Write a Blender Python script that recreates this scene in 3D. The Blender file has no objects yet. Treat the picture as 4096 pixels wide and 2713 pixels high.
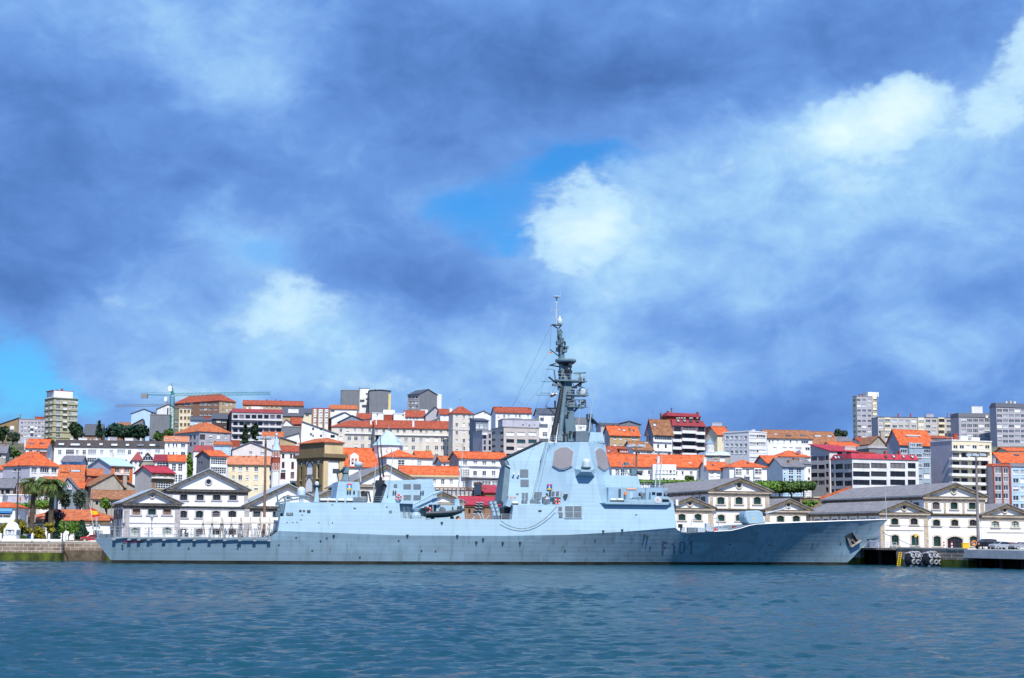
import bpy,bmesh,math,random
from mathutils import Vector,Matrix
random.seed(7)
C=bpy.context.scene.collection
SC=bpy.context.scene
R=math.radians
# ------------------------------------------------------------------ camera
F=6000.0
CAMH=5.5
PITCH=math.atan((2136-1356.5)/F)
ROLL=R(0.45)
CM=(Matrix.Rotation(math.pi/2+PITCH,3,'X')@Matrix.Rotation(ROLL,3,'Z'))
CAMPOS=Vector((0,0,CAMH))
cd=bpy.data.cameras.new('camera')
cam=bpy.data.objects.new('camera',cd)
C.objects.link(cam)
cd.sensor_width=36
cd.lens=F/4096*36
cd.clip_start=1
cd.clip_end=30000
cam.matrix_world=Matrix.Translation(CAMPOS)@CM.to_4x4()
SC.camera=cam
# photo crops: letter -> origin x, origin y, pixels per crop unit
CR={'A':(0,1500,.5102),'B':(500,1500,.5102),'C':(1000,1500,.5102),'D':(1500,1500,.5102),'E':(2000,1500,.5102),'F':(2500,1500,.5102),'G':(3000,1500,.5102),'H':(3496,1500,.5102),'I':(2050,1150,.4274),'J':(3480,1900,.26025),'K':(2680,1900,.26025),'L':(440,1850,.26025),'M':(1100,1850,.19426),'N':(1500,1900,.23649),'Q':(2000,1750,.22321),'S':(2350,1850,.19133),'T':(0,2000,.19426),'P':(0,0,1)}
def px(o,u,v):
 a=CR[o]
 return a[0]+u*a[2],a[1]+v*a[2]
def ray(o,u,v):
 x,y=px(o,u,v)
 return CM@Vector(((x-2048)/F,-(y-1356.5)/F,-1))
def at(o,u,v,Y):
 d=ray(o,u,v)
 return CAMPOS+d*(Y/d.y)
def onz(o,u,v,z):
 d=ray(o,u,v)
 return CAMPOS+d*((z-CAMH)/d.z)
MATS={}
def nd(nt,t,**kw):
 n=nt.nodes.new(t)
 for k,v in kw.items():
  setattr(n,k,v)
 return n
def mat(name,rgb,rough=.7,var=.12,scale=.6,streak=0.,metal=0.,bump=0.,bscale=8.,spec=.4,rgb2=None,stretch=None):
 if name in MATS:
  return MATS[name]
 m=bpy.data.materials.new(name)
 m.use_nodes=True
 nt=m.node_tree
 b=nt.nodes['Principled BSDF']
 b.inputs['Roughness'].default_value=rough
 b.inputs['Metallic'].default_value=metal
 b.inputs['Specular IOR Level'].default_value=spec
 tc=nd(nt,'ShaderNodeTexCoord')
 mp=nd(nt,'ShaderNodeMapping')
 nt.links.new(tc.outputs['Object'],mp.inputs['Vector'])
 if stretch:
  mp.inputs['Scale'].default_value=stretch
 n=nd(nt,'ShaderNodeTexNoise')
 n.inputs['Scale'].default_value=scale
 n.inputs['Detail'].default_value=6
 n.inputs['Roughness'].default_value=.65
 nt.links.new(mp.outputs[0],n.inputs['Vector'])
 mx=nd(nt,'ShaderNodeMix',data_type='RGBA')
 d=[max(0,c*(1-var*1.6)) for c in rgb]
 l=rgb2 or [min(1,c*(1+var)) for c in rgb]
 mx.inputs[6].default_value=(*d,1)
 mx.inputs[7].default_value=(*l,1)
 rp=nd(nt,'ShaderNodeMapRange')
 rp.inputs[1].default_value=.3
 rp.inputs[2].default_value=.7
 nt.links.new(n.outputs['Fac'],rp.inputs[0])
 nt.links.new(rp.outputs[0],mx.inputs[0])
 out=mx.outputs[2]
 if streak>0:
  mp2=nd(nt,'ShaderNodeMapping')
  mp2.inputs['Scale'].default_value=(1.6,1.6,.12)
  nt.links.new(tc.outputs['Object'],mp2.inputs['Vector'])
  n2=nd(nt,'ShaderNodeTexNoise')
  n2.inputs['Scale'].default_value=1.1
  n2.inputs['Detail'].default_value=5
  nt.links.new(mp2.outputs[0],n2.inputs['Vector'])
  r2=nd(nt,'ShaderNodeMapRange')
  r2.inputs[1].default_value=.48
  r2.inputs[2].default_value=.75
  r2.inputs[4].default_value=streak
  nt.links.new(n2.outputs['Fac'],r2.inputs[0])
  m2=nd(nt,'ShaderNodeMix',data_type='RGBA')
  m2.inputs[7].default_value=(rgb[0]*.35,rgb[1]*.35,rgb[2]*.33,1)
  nt.links.new(r2.outputs[0],m2.inputs[0])
  nt.links.new(out,m2.inputs[6])
  out=m2.outputs[2]
 nt.links.new(out,b.inputs['Base Color'])
 if bump>0:
  nb=nd(nt,'ShaderNodeTexNoise')
  nb.inputs['Scale'].default_value=bscale
  nb.inputs['Detail'].default_value=4
  nt.links.new(mp.outputs[0],nb.inputs['Vector'])
  bp=nd(nt,'ShaderNodeBump')
  bp.inputs['Strength'].default_value=bump
  bp.inputs['Distance'].default_value=.1
  nt.links.new(nb.outputs['Fac'],bp.inputs['Height'])
  nt.links.new(bp.outputs[0],b.inputs['Normal'])
 MATS[name]=m
 return m
def tile_mat(name,rgb,rgb2,period=.35):
 if name in MATS:
  return MATS[name]
 m=mat(name,rgb,rough=.85,var=.25,scale=.9,spec=.2,rgb2=rgb2)
 nt=m.node_tree
 b=nt.nodes['Principled BSDF']
 tc=[n for n in nt.nodes if n.type=='TEX_COORD'][0]
 src=b.inputs['Base Color'].links[0].from_socket
 w=nd(nt,'ShaderNodeTexNoise')
 w.inputs['Scale'].default_value=3.2
 w.inputs['Detail'].default_value=3
 nt.links.new(tc.outputs['Object'],w.inputs['Vector'])
 r=nd(nt,'ShaderNodeMapRange')
 r.inputs[1].default_value=.5
 r.inputs[2].default_value=.72
 r.inputs[4].default_value=.55
 nt.links.new(w.outputs['Fac'],r.inputs[0])
 mx=nd(nt,'ShaderNodeMix',data_type='RGBA')
 mx.inputs[7].default_value=(rgb[0]*.45,rgb[1]*.5,rgb[2]*.6,1)
 nt.links.new(r.outputs[0],mx.inputs[0])
 nt.links.new(src,mx.inputs[6])
 nt.links.new(mx.outputs[2],b.inputs['Base Color'])
 wv=nd(nt,'ShaderNodeTexWave')
 wv.bands_direction='X'
 wv.inputs['Scale'].default_value=.314/period
 nt.links.new(tc.outputs['Object'],wv.inputs['Vector'])
 bp=nd(nt,'ShaderNodeBump')
 bp.inputs['Strength'].default_value=.6
 bp.inputs['Distance'].default_value=.12
 nt.links.new(wv.outputs['Fac'],bp.inputs['Height'])
 nt.links.new(bp.outputs[0],b.inputs['Normal'])
 return m
def brick_mat(name,c1,c2,mortar,bw,bh,msize=.02,rough=.85,off=.5,streak=0):
 if name in MATS:
  return MATS[name]
 m=mat(name,c1,rough=rough,var=.2,scale=.8,streak=streak,bump=.4,bscale=3)
 nt=m.node_tree
 b=nt.nodes['Principled BSDF']
 tc=[n for n in nt.nodes if n.type=='TEX_COORD'][0]
 src=b.inputs['Base Color'].links[0].from_socket
 sp=nd(nt,'ShaderNodeSeparateXYZ')
 nt.links.new(tc.outputs['Object'],sp.inputs[0])
 ad=nd(nt,'ShaderNodeMath',operation='ADD')
 nt.links.new(sp.outputs[0],ad.inputs[0])
 nt.links.new(sp.outputs[1],ad.inputs[1])
 cb=nd(nt,'ShaderNodeCombineXYZ')
 nt.links.new(ad.outputs[0],cb.inputs[0])
 nt.links.new(sp.outputs[2],cb.inputs[1])
 br=nd(nt,'ShaderNodeTexBrick')
 br.offset=off
 br.inputs['Scale'].default_value=1
 br.inputs['Brick Width'].default_value=bw
 br.inputs['Row Height'].default_value=bh
 br.inputs['Mortar Size'].default_value=msize
 br.inputs['Color1'].default_value=(1,1,1,1)
 f=[c2[i]/max(c1[i],.001) for i in range(3)]
 br.inputs['Color2'].default_value=(*f,1)
 g=[mortar[i]/max(c1[i],.001) for i in range(3)]
 br.inputs['Mortar'].default_value=(*g,1)
 nt.links.new(cb.outputs[0],br.inputs['Vector'])
 mx=nd(nt,'ShaderNodeMix',data_type='RGBA',blend_type='MULTIPLY')
 mx.inputs[0].default_value=1
 nt.links.new(src,mx.inputs[6])
 nt.links.new(br.outputs['Color'],mx.inputs[7])
 nt.links.new(mx.outputs[2],b.inputs['Base Color'])
 return m
class MB:
 def __init__(s):
  s.v=[];s.f=[];s.mi=[];s.cur=0;s.sm=[]
 def add(s,vs,fs,smooth=False):
  n=len(s.v)
  s.v+=[tuple(p) for p in vs]
  for f in fs:
   s.f.append(tuple(n+i for i in f));s.mi.append(s.cur);s.sm.append(smooth)
 def quad(s,a,b,c,d):
  s.add([a,b,c,d],[(0,1,2,3)])
 def box(s,x0,x1,y0,y1,z0,z1):
  if x0>x1:x0,x1=x1,x0
  if y0>y1:y0,y1=y1,y0
  if z0>z1:z0,z1=z1,z0
  s.add([(x0,y0,z0),(x1,y0,z0),(x1,y1,z0),(x0,y1,z0),(x0,y0,z1),(x1,y0,z1),(x1,y1,z1),(x0,y1,z1)],[(0,3,2,1),(4,5,6,7),(0,1,5,4),(1,2,6,5),(2,3,7,6),(3,0,4,7)])
 def prism(s,a,b):
  n=len(a)
  s.add(list(a)+list(b),[tuple(range(n)),tuple(range(2*n-1,n-1,-1))]+[((i+1)%n,i,n+i,n+(i+1)%n) for i in range(n)])
 def rod(s,p,q,r,r2=None,n=6,caps=True):
  p=Vector(p);q=Vector(q)
  r2=r if r2 is None else r2
  d=q-p
  if d.length<1e-6:return
  d.normalize()
  a=d.orthogonal().normalized();b=d.cross(a)
  vs=[]
  for c,rr in ((p,r),(q,r2)):
   for i in range(n):
    t=2*math.pi*i/n
    vs.append(c+(a*math.cos(t)+b*math.sin(t))*rr)
  fs=[(i,(i+1)%n,n+(i+1)%n,n+i) for i in range(n)]
  s.add(vs,fs,smooth=n>6)
  if caps:
   s.add(vs,[tuple(range(n-1,-1,-1)),tuple(range(n,2*n))])
 def path(s,pts,r,n=6):
  for a,b in zip(pts,pts[1:]):
   s.rod(a,b,r,n=n)
 def lathe(s,c,prof,n=16,axis='z',smooth=True):
  vs=[];fs=[]
  for r,h in prof:
   for i in range(n):
    t=2*math.pi*i/n
    x,y=r*math.cos(t),r*math.sin(t)
    p=(x,y,h) if axis=='z' else ((h,x,y) if axis=='x' else (x,h,-y))
    vs.append((c[0]+p[0],c[1]+p[1],c[2]+p[2]))
  m=len(prof)
  for k in range(m-1):
   for i in range(n):
    fs.append((k*n+i,k*n+(i+1)%n,(k+1)*n+(i+1)%n,(k+1)*n+i))
  s.add(vs,fs,smooth)
  s.add(vs,[tuple(range(n-1,-1,-1)),tuple((m-1)*n+i for i in range(n))])
 def torus(s,c,R_,r,ax=None,n=18,m=8):
  ax=ax or Vector((0,-1,0))
  ax=Vector(ax).normalized();a=ax.orthogonal().normalized();b=ax.cross(a)
  vs=[];fs=[]
  for i in range(n):
   t=2*math.pi*i/n
   e=a*math.cos(t)+b*math.sin(t)
   for j in range(m):
    p=2*math.pi*j/m
    vs.append(Vector(c)+e*(R_+r*math.cos(p))+ax*r*math.sin(p))
  for i in range(n):
   for j in range(m):
    fs.append((i*m+j,i*m+(j+1)%m,((i+1)%n)*m+(j+1)%m,((i+1)%n)*m+j))
  s.add(vs,fs,True)
 def dome(s,c,rx,rz,n=16,m=6,lo=0.):
  prof=[]
  for k in range(m+1):
   a=lo+(math.pi/2-lo)*k/m
   prof.append((max(.001,rx*math.cos(a)),rz*math.sin(a)))
  s.lathe(c,prof,n)
 def mesh(s,name,mats):
  me=bpy.data.meshes.new(name)
  me.from_pydata(s.v,[],s.f)
  for m in (mats if isinstance(mats,(list,tuple)) else [mats]):
   me.materials.append(m)
  me.polygons.foreach_set('material_index',s.mi)
  me.polygons.foreach_set('use_smooth',s.sm)
  me.update()
  return me
 def build(s,name,mats,parent=None,loc=None,rz=0,fix=True):
  me=s.mesh(name,mats)
  if fix:
   bm=bmesh.new();bm.from_mesh(me)
   bmesh.ops.recalc_face_normals(bm,faces=bm.faces)
   bm.to_mesh(me);bm.free()
  return link(name,me,parent,loc,rz)
def link(name,me,parent=None,loc=None,rz=0):
 o=bpy.data.objects.new(name,me)
 C.objects.link(o)
 if parent:o.parent=parent
 if loc is not None:o.location=loc
 if rz:o.rotation_euler=(0,0,rz)
 return o
def tag(o,label,cat,group=None,kind=None):
 if label:o['label']=label
 if cat:o['category']=cat
 if group:o['group']=group
 if kind:o['kind']=kind
 return o
def thing(name,label,cat,loc=(0,0,0),rz=0,group=None):
 o=bpy.data.objects.new(name,None)
 C.objects.link(o)
 o.empty_display_size=.5
 o.location=loc
 o.rotation_euler=(0,0,rz)
 return tag(o,label,cat,group)
def copy_tree(o,parent=None):
 c=o.copy()
 C.objects.link(c)
 if parent:c.parent=parent
 for ch in o.children:
  copy_tree(ch,c)
 return c
def terr(Y,x=0):
 pts=[(0,3.6),(345,3.6),(385,4.2),(420,6),(450,9),(480,13),(550,23),(620,33),(700,44),(800,54),(950,60),(1300,62),(30000,40)]
 for (a,za),(b,zb) in zip(pts,pts[1:]):
  if Y<=b:
   return za+(zb-za)*(Y-a)/(b-a)
 return 40
SUN_AZ,SUN_EL=R(15),R(53)
sd=bpy.data.lights.new('sun','SUN')
sd.energy=4.5
sd.angle=R(.53)
sd.color=(1,.95,.86)
so=bpy.data.objects.new('sun',sd)
C.objects.link(so)
sdir=Vector((math.sin(SUN_AZ)*math.cos(SUN_EL),-math.cos(SUN_AZ)*math.cos(SUN_EL),math.sin(SUN_EL)))
so.rotation_euler=sdir.to_track_quat('Z','Y').to_euler()
so.location=sdir*500
W=bpy.data.worlds.new('World')
SC.world=W
W.use_nodes=True
nt=W.node_tree
nt.nodes.clear()
wo=nd(nt,'ShaderNodeOutputWorld')
bg=nd(nt,'ShaderNodeBackground')
bg.inputs['Strength'].default_value=.1
nt.links.new(bg.outputs[0],wo.inputs[0])
sky=nd(nt,'ShaderNodeTexSky',sky_type='NISHITA')
sky.sun_disc=False
sky.sun_elevation=SUN_EL
sky.sun_rotation=math.pi-SUN_AZ
sky.air_density=1.2
sky.dust_density=.4
sky.ozone_density=3
tc=nd(nt,'ShaderNodeTexCoord')
def M_(op,a,b=None,c=None,clamp=False):
 n=nd(nt,'ShaderNodeMath',operation=op)
 n.use_clamp=clamp
 for i,x in enumerate((a,b,c)):
  if x is None:continue
  if isinstance(x,(int,float)):n.inputs[i].default_value=x
  else :nt.links.new(x,n.inputs[i])
 return n.outputs[0]
sep=nd(nt,'ShaderNodeSeparateXYZ')
nt.links.new(tc.outputs['Generated'],sep.inputs[0])
az=M_('ARCTAN2',sep.outputs[0],sep.outputs[1])
el=M_('ARCSINE',sep.outputs[2])
# cloud layer coordinates: azimuth and elevation, clouds lie flatter towards the horizon
cmb=nd(nt,'ShaderNodeCombineXYZ')
nt.links.new(az,cmb.inputs[0])
nt.links.new(M_('MULTIPLY',el,1.45),cmb.inputs[1])
def noise(vec,scale,detail=6,rough=.55,dist=0.,off=(0,0,0),kind='FBM'):
 mp=nd(nt,'ShaderNodeMapping')
 mp.inputs['Location'].default_value=off
 nt.links.new(vec,mp.inputs['Vector'])
 n=nd(nt,'ShaderNodeTexNoise',noise_type=kind)
 n.inputs['Scale'].default_value=scale
 n.inputs['Detail'].default_value=detail
 n.inputs['Roughness'].default_value=rough
 n.inputs['Distortion'].default_value=dist
 nt.links.new(mp.outputs[0],n.inputs['Vector'])
 return n
wn=noise(cmb.outputs[0],6,5,.6,0,(3,1,0))
wn2=noise(cmb.outputs[0],24,4,.6,0,(7,2,0))
ws=nd(nt,'ShaderNodeSeparateColor');nt.links.new(wn.outputs['Color'],ws.inputs[0])
ws2=nd(nt,'ShaderNodeSeparateColor');nt.links.new(wn2.outputs['Color'],ws2.inputs[0])
def warp(base,i,a,b):
 t=M_('MULTIPLY',M_('SUBTRACT',ws.outputs[i],.5),a)
 t2=M_('MULTIPLY',M_('SUBTRACT',ws2.outputs[i],.5),b)
 return M_('ADD',base,M_('ADD',t,t2))
azw=warp(az,0,.11,.028)
elw=warp(el,1,.085,.026)
def px2ang(x,y):
 d=ray('P',x,y).normalized()
 return math.atan2(d.x,d.y),math.asin(d.z)
def blobs(lst):
 tot=None
 for (x,y,rx,ry,amp) in lst:
  a,e=px2ang(x,y)
  dx=M_('MULTIPLY',M_('SUBTRACT',azw,a),F/rx)
  dy=M_('MULTIPLY',M_('SUBTRACT',elw,e),F/ry)
  r2=M_('ADD',M_('MULTIPLY',dx,dx),M_('MULTIPLY',dy,dy))
  g=M_('MULTIPLY',M_('EXPONENT',M_('MULTIPLY',r2,-1)),amp)
  tot=g if tot is None else M_('ADD',tot,g)
 return tot
BRIGHT=[(3480,520,420,230,.10),(4060,330,220,360,.12),(3100,640,480,190,.12),(2750,780,460,230,.15),(3900,850,420,300,.14),(3300,980,900,420,.08),(2330,860,300,200,.1),(2500,1010,300,150,.16),(2400,1180,260,150,.2),(1150,1270,300,180,.14),(880,1360,420,150,.08),(420,1240,220,140,.14),(1450,1430,560,140,.1),(2100,1420,520,150,.16),(700,1580,650,130,.12),(1600,1620,900,120,.16),(2700,1500,420,110,.14),(1100,380,260,300,.10),(800,200,420,200,.14),(3600,1150,200,220,.08),(3780,1400,360,120,.14),(900,950,320,160,.2),(1900,330,620,300,-.26),(2700,300,700,190,-.2),(3400,120,700,190,-.18),(1500,120,300,220,-.12),(130,420,340,340,-.18),(560,350,170,110,-.16),(330,880,560,270,-.2),(820,690,380,130,-.14),(100,1180,300,120,-.26),(1500,1060,280,190,-.2),(1800,1150,260,100,-.14),(2950,1270,360,90,-.12),(3300,1650,620,100,-.17),(3900,1590,300,100,-.1),(2600,1350,200,80,-.12),(3600,1030,240,60,-.06),(3900,1200,260,70,-.06)]
GAPS=[(2230,690,230,95,1.25),(1960,830,220,110,1.05),(2060,950,170,60,.7),(60,1500,170,150,1.15),(330,1690,230,80,.75),(40,1660,260,110,.5),(980,1010,210,110,.6),(1250,950,240,80,.3),(2480,640,180,60,.45),(780,860,200,100,.3)]
CUMULUS=[(2310,850,190,130,1.0),(2230,930,150,80,.6),(2430,960,130,110,.45),(3490,510,240,140,1.35),(3560,400,90,90,.6),(3300,560,150,80,.55),(3730,450,140,80,.55),(4075,240,100,200,.9),(4010,500,80,140,.55),(3600,640,150,60,.4),(2900,760,220,70,.35),(1160,1230,190,130,.85),(960,1320,220,80,.35),(440,1240,130,90,.5),(330,1310,90,60,.35),(3500,900,60,130,.5),(3150,650,260,90,.35),(3760,1390,160,60,.3),(2420,1150,110,70,.4),(620,1570,280,55,.42),(1500,1610,420,50,.4),(2050,1430,200,60,.35),(2900,1440,200,50,.3)]
bb=blobs(BRIGHT)
gg=blobs(GAPS)
f1=noise(cmb.outputs[0],7,8,.56,.25,(1.3,4,0))
f2=noise(cmb.outputs[0],20,7,.58,.5,(5.1,2,0))
f5=noise(cmb.outputs[0],48,6,.6,.8,(3.1,9,0))
fb=M_('ADD',M_('ADD',M_('MULTIPLY',M_('SUBTRACT',f1.outputs['Fac'],.5),.50),M_('MULTIPLY',M_('SUBTRACT',f2.outputs['Fac'],.5),.42)),M_('MULTIPLY',M_('SUBTRACT',f5.outputs['Fac'],.5),.12))
bri=M_('ADD',M_('ADD',M_('MULTIPLY',bb,1.0),M_('MULTIPLY',fb,1.15)),.44)
ramp=nd(nt,'ShaderNodeValToRGB')
cr=ramp.color_ramp
stops=[(.0,(.088,.212,.57)),(.2,(.128,.298,.745)),(.38,(.185,.395,.905)),(.55,(.285,.55,1.05)),(.72,(.44,.77,1.15)),(.88,(.74,1.05,1.2)),(1.,(1.02,1.24,1.2))]
cr.elements[0].position,cr.elements[0].color=0,(*stops[0][1],1)
cr.elements[1].position,cr.elements[1].color=1,(*stops[-1][1],1)
for p,c in stops[1:-1]:
 e=cr.elements.new(p)
 e.color=(*c,1)
nt.links.new(M_('MULTIPLY',bri,1.0,clamp=True),ramp.inputs[0])
sc_=nd(nt,'ShaderNodeMix',data_type='RGBA',blend_type='MULTIPLY')
sc_.inputs[0].default_value=1
nt.links.new(ramp.outputs[0],sc_.inputs[6])
CLOUD_GAIN=6.6
sc_.inputs[7].default_value=(CLOUD_GAIN,CLOUD_GAIN,CLOUD_GAIN,1)
gp=nd(nt,'ShaderNodeMapRange',interpolation_type='SMOOTHSTEP')
gp.inputs[1].default_value=.25
gp.inputs[2].default_value=1.25
nt.links.new(M_('ADD',gg,M_('MULTIPLY',fb,.9)),gp.inputs[0])
clr=nd(nt,'ShaderNodeMix',data_type='RGBA',blend_type='MULTIPLY')
clr.inputs[0].default_value=1
nt.links.new(sky.outputs[0],clr.inputs[6])
clr.inputs[7].default_value=(.20,.66,1.14,1)
fin=nd(nt,'ShaderNodeMix',data_type='RGBA')
nt.links.new(gp.outputs[0],fin.inputs[0])
nt.links.new(sc_.outputs[2],fin.inputs[6])
nt.links.new(clr.outputs[2],fin.inputs[7])
# sharper sunlit heaps standing in front of the grey layer
cg=blobs(CUMULUS)
f3=noise(cmb.outputs[0],13,9,.6,.35,(2.2,6.1,0))
f4=noise(cmb.outputs[0],34,6,.62,.6,(8.2,1.1,0))
bil=M_('ADD',M_('MULTIPLY',M_('SUBTRACT',f3.outputs['Fac'],.5),1.9),M_('MULTIPLY',M_('SUBTRACT',f4.outputs['Fac'],.5),1.0))
cm_=nd(nt,'ShaderNodeMapRange',interpolation_type='SMOOTHSTEP')
cm_.inputs[1].default_value=.22
cm_.inputs[2].default_value=.72
nt.links.new(M_('ADD',cg,bil),cm_.inputs[0])
cm2=M_('MULTIPLY',M_('MULTIPLY',cm_.outputs[0],M_('MULTIPLY',cg,3.0,clamp=True)),.88)
cr2=nd(nt,'ShaderNodeValToRGB')
q=cr2.color_ramp
q.elements[0].position,q.elements[0].color=.12,(.38,.63,1.08,1)
q.elements[1].position,q.elements[1].color=.95,(1.0,1.22,1.22,1)
e=q.elements.new(.5);e.color=(.66,.98,1.2,1)
nt.links.new(M_('ADD',M_('MULTIPLY',cg,.52),M_('ADD',M_('MULTIPLY',bil,.55),.08),clamp=True),cr2.inputs[0])
cs2=nd(nt,'ShaderNodeMix',data_type='RGBA',blend_type='MULTIPLY')
cs2.inputs[0].default_value=1
nt.links.new(cr2.outputs[0],cs2.inputs[6]);cs2.inputs[7].default_value=(CLOUD_GAIN,)*3+(1,)
fin2=nd(nt,'ShaderNodeMix',data_type='RGBA')
nt.links.new(cm2,fin2.inputs[0]);nt.links.new(fin.outputs[2],fin2.inputs[6]);nt.links.new(cs2.outputs[2],fin2.inputs[7])
nt.links.new(fin2.outputs[2],bg.inputs[0])
SC.view_settings.view_transform='Standard'
SC.view_settings.look='None'
SC.view_settings.exposure=.35
SC.view_settings.gamma=1
SC.cycles.max_bounces=6
SC.cycles.use_denoising=True
# ------------------------------------------------------------------ water: one sheet, wave-shaped where it is near
def water_mat():
 m=bpy.data.materials.new('harbour_water')
 m.use_nodes=True
 n=m.node_tree
 b=n.nodes['Principled BSDF']
 b.inputs['Base Color'].default_value=(.006,.054,.084,1)
 b.inputs['Roughness'].default_value=.11
 b.inputs['IOR'].default_value=1.33
 b.inputs['Specular IOR Level'].default_value=.32
 tc=n.nodes.new('ShaderNodeTexCoord')
 prev=None
 for sc,det,dist,st,off in ((.45,3,.3,.45,0),(2.2,5,.20,.95,5),(8,4,.05,.9,9)):
  mp=n.nodes.new('ShaderNodeMapping')
  mp.inputs['Rotation'].default_value=(0,0,.3)
  mp.inputs['Scale'].default_value=(.7,1.35,1)
  mp.inputs['Location'].default_value=(off,off,0)
  n.links.new(tc.outputs['Object'],mp.inputs[0])
  t=n.nodes.new('ShaderNodeTexNoise')
  t.inputs['Scale'].default_value=sc
  t.inputs['Detail'].default_value=det
  t.inputs['Distortion'].default_value=.6
  n.links.new(mp.outputs[0],t.inputs[0])
  bp=n.nodes.new('ShaderNodeBump')
  bp.inputs['Strength'].default_value=st
  bp.inputs['Distance'].default_value=dist
  n.links.new(t.outputs['Fac'],bp.inputs['Height'])
  if prev:n.links.new(prev.outputs[0],bp.inputs['Normal'])
  prev=bp
 n.links.new(prev.outputs[0],b.inputs['Normal'])
 t=n.nodes.new('ShaderNodeTexNoise');t.inputs['Scale'].default_value=.035;t.inputs['Detail'].default_value=4
 n.links.new(tc.outputs['Object'],t.inputs[0])
 mr=n.nodes.new('ShaderNodeMapRange');mr.inputs[1].default_value=.35;mr.inputs[2].default_value=.7
 mr.inputs[3].default_value=.07;mr.inputs[4].default_value=.2
 n.links.new(t.outputs['Fac'],mr.inputs[0])
 n.links.new(mr.outputs[0],b.inputs['Roughness'])
 return m
def water():
 import numpy as np
 rng=np.random.RandomState(3)
 ys=[-400.,-100.,0.]
 y=12.
 while y<340:
  ys.append(y);y+=max(.3,y*.0042)
 ys+=[360.,420.]
 ys=np.array(ys)
 u=np.linspace(-1,1,420)
 X=np.empty((len(ys),len(u)))
 for i,yy in enumerate(ys):
  X[i]=u*max(60,.52*yy+45)
 X[:,0]=-4000;X[:,-1]=4000
 Y=np.repeat(ys[:,None],len(u),1)
 Z=np.zeros_like(X)
 for k in range(34):
  lam=.6*(3.2/.6)**rng.rand()
  th=rng.normal(-1.2,.55)
  a=.0085*lam**.9
  kx,ky=math.cos(th)*2*math.pi/lam,math.sin(th)*2*math.pi/lam
  ph=rng.rand()*6.28
  w=np.sin(kx*X+ky*Y+ph+.6*np.sin(.13*X+.11*Y+k))
  Z+=a*(w+.3*np.cos(2*(kx*X+ky*Y+ph)))
 env=.75+.35*np.sin(.05*X+.021*Y+1)*np.sin(.03*X-.06*Y)
 Z*=env
 Z[:,:2]=0;Z[:,-2:]=0
 Z[:3]=0;Z[-2:]=0
 nx=len(u)
 V=np.stack([X,Y,Z],-1).reshape(-1,3)
 ii=np.arange((len(ys)-1)*nx).reshape(len(ys)-1,nx)[:,:-1].ravel()
 Fc=np.stack([ii,ii+1,ii+nx+1,ii+nx],-1)
 me=bpy.data.meshes.new('water')
 me.vertices.add(len(V));me.vertices.foreach_set('co',V.ravel())
 me.loops.add(Fc.size);me.loops.foreach_set('vertex_index',Fc.ravel().astype(np.int32))
 me.polygons.add(len(Fc));me.polygons.foreach_set('loop_start',np.arange(0,Fc.size,4,dtype=np.int32))
 me.polygons.foreach_set('loop_total',np.full(len(Fc),4,dtype=np.int32))
 me.polygons.foreach_set('use_smooth',np.ones(len(Fc),dtype=bool))
 me.update(calc_edges=True)
 me.materials.append(water_mat())
 o=link('water',me)
 o['kind']='structure'
water()
# ------------------------------------------------------------------ hillside
def hill():
 mb=MB()
 ys=[300,345,385,420,450,480,520,550,585,620,660,700,750,800,870,950,1100,1300,2500,6000,12000]
 nx=60
 vs=[]
 for y in ys:
  for i in range(nx):
   x=(-1+2*i/(nx-1))*(300+y*1.2)
   z=terr(y)+(random.uniform(-.4,.4) if 400<y<1300 else 0)
   if y>=345:z-=.02
   vs.append((x,y,z))
 fs=[(j*nx+i,j*nx+i+1,(j+1)*nx+i+1,(j+1)*nx+i) for j in range(1,len(ys)-1) for i in range(nx-1)]
 mb.add(vs,fs)
 m=mat('hill_ground',(.10,.12,.055),rough=.95,var=.5,scale=.05,rgb2=(.2,.19,.13))
 o=mb.build('hill',m)
 o['kind']='structure'
hill()
# ------------------------------------------------------------------ palette of the town
def wallm(name,rgb,streak=.22):
 return mat('wall_'+name,rgb,rough=.85,var=.07,scale=.35,streak=streak,spec=.2)
WM={'white':wallm('white',(.80,.81,.82),.12),'white2':wallm('old_white',(.72,.73,.76),.35),'cream':wallm('cream',(.78,.70,.52)),'cream2':wallm('stone_cream',(.68,.63,.57)),'yellow':wallm('yellow',(.78,.62,.28)),'lav':wallm('lavender',(.50,.50,.60)),'pink':wallm('pale_pink',(.72,.66,.66)),'grey':wallm('grey',(.30,.31,.35)),'dgrey':wallm('dark_grey',(.19,.205,.24),.4),'mauve':wallm('grey_mauve',(.44,.43,.49),.3),'olive':wallm('olive',(.42,.40,.26)),'tan':wallm('tan',(.50,.36,.22)),'brick':wallm('brick_brown',(.30,.17,.11)),'orange':wallm('orange_brick',(.55,.17,.07)),'blue':wallm('pale_blue',(.45,.62,.80)),'sblue':wallm('strong_blue',(.05,.30,.75)),'conc':wallm('concrete',(.40,.37,.33),.5),'stone':wallm('stone',(.66,.52,.31),.4),'dstone':wallm('dark_stone',(.20,.15,.088),.45),'slate':wallm('slate',(.23,.27,.34),.3),'red':wallm('red_brown',(.34,.08,.05)),'dark':wallm('dark_brown',(.085,.06,.06),.3),'plum':wallm('plum',(.22,.14,.16),.3),'gblue':wallm('grey_blue',(.36,.45,.54),.5),'ochre':wallm('ochre',(.30,.22,.13),.4),'wgrey':wallm('warm_grey',(.55,.51,.50),.3),'stainpink':wallm('stained_pink',(.50,.36,.36),.7),}
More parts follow.
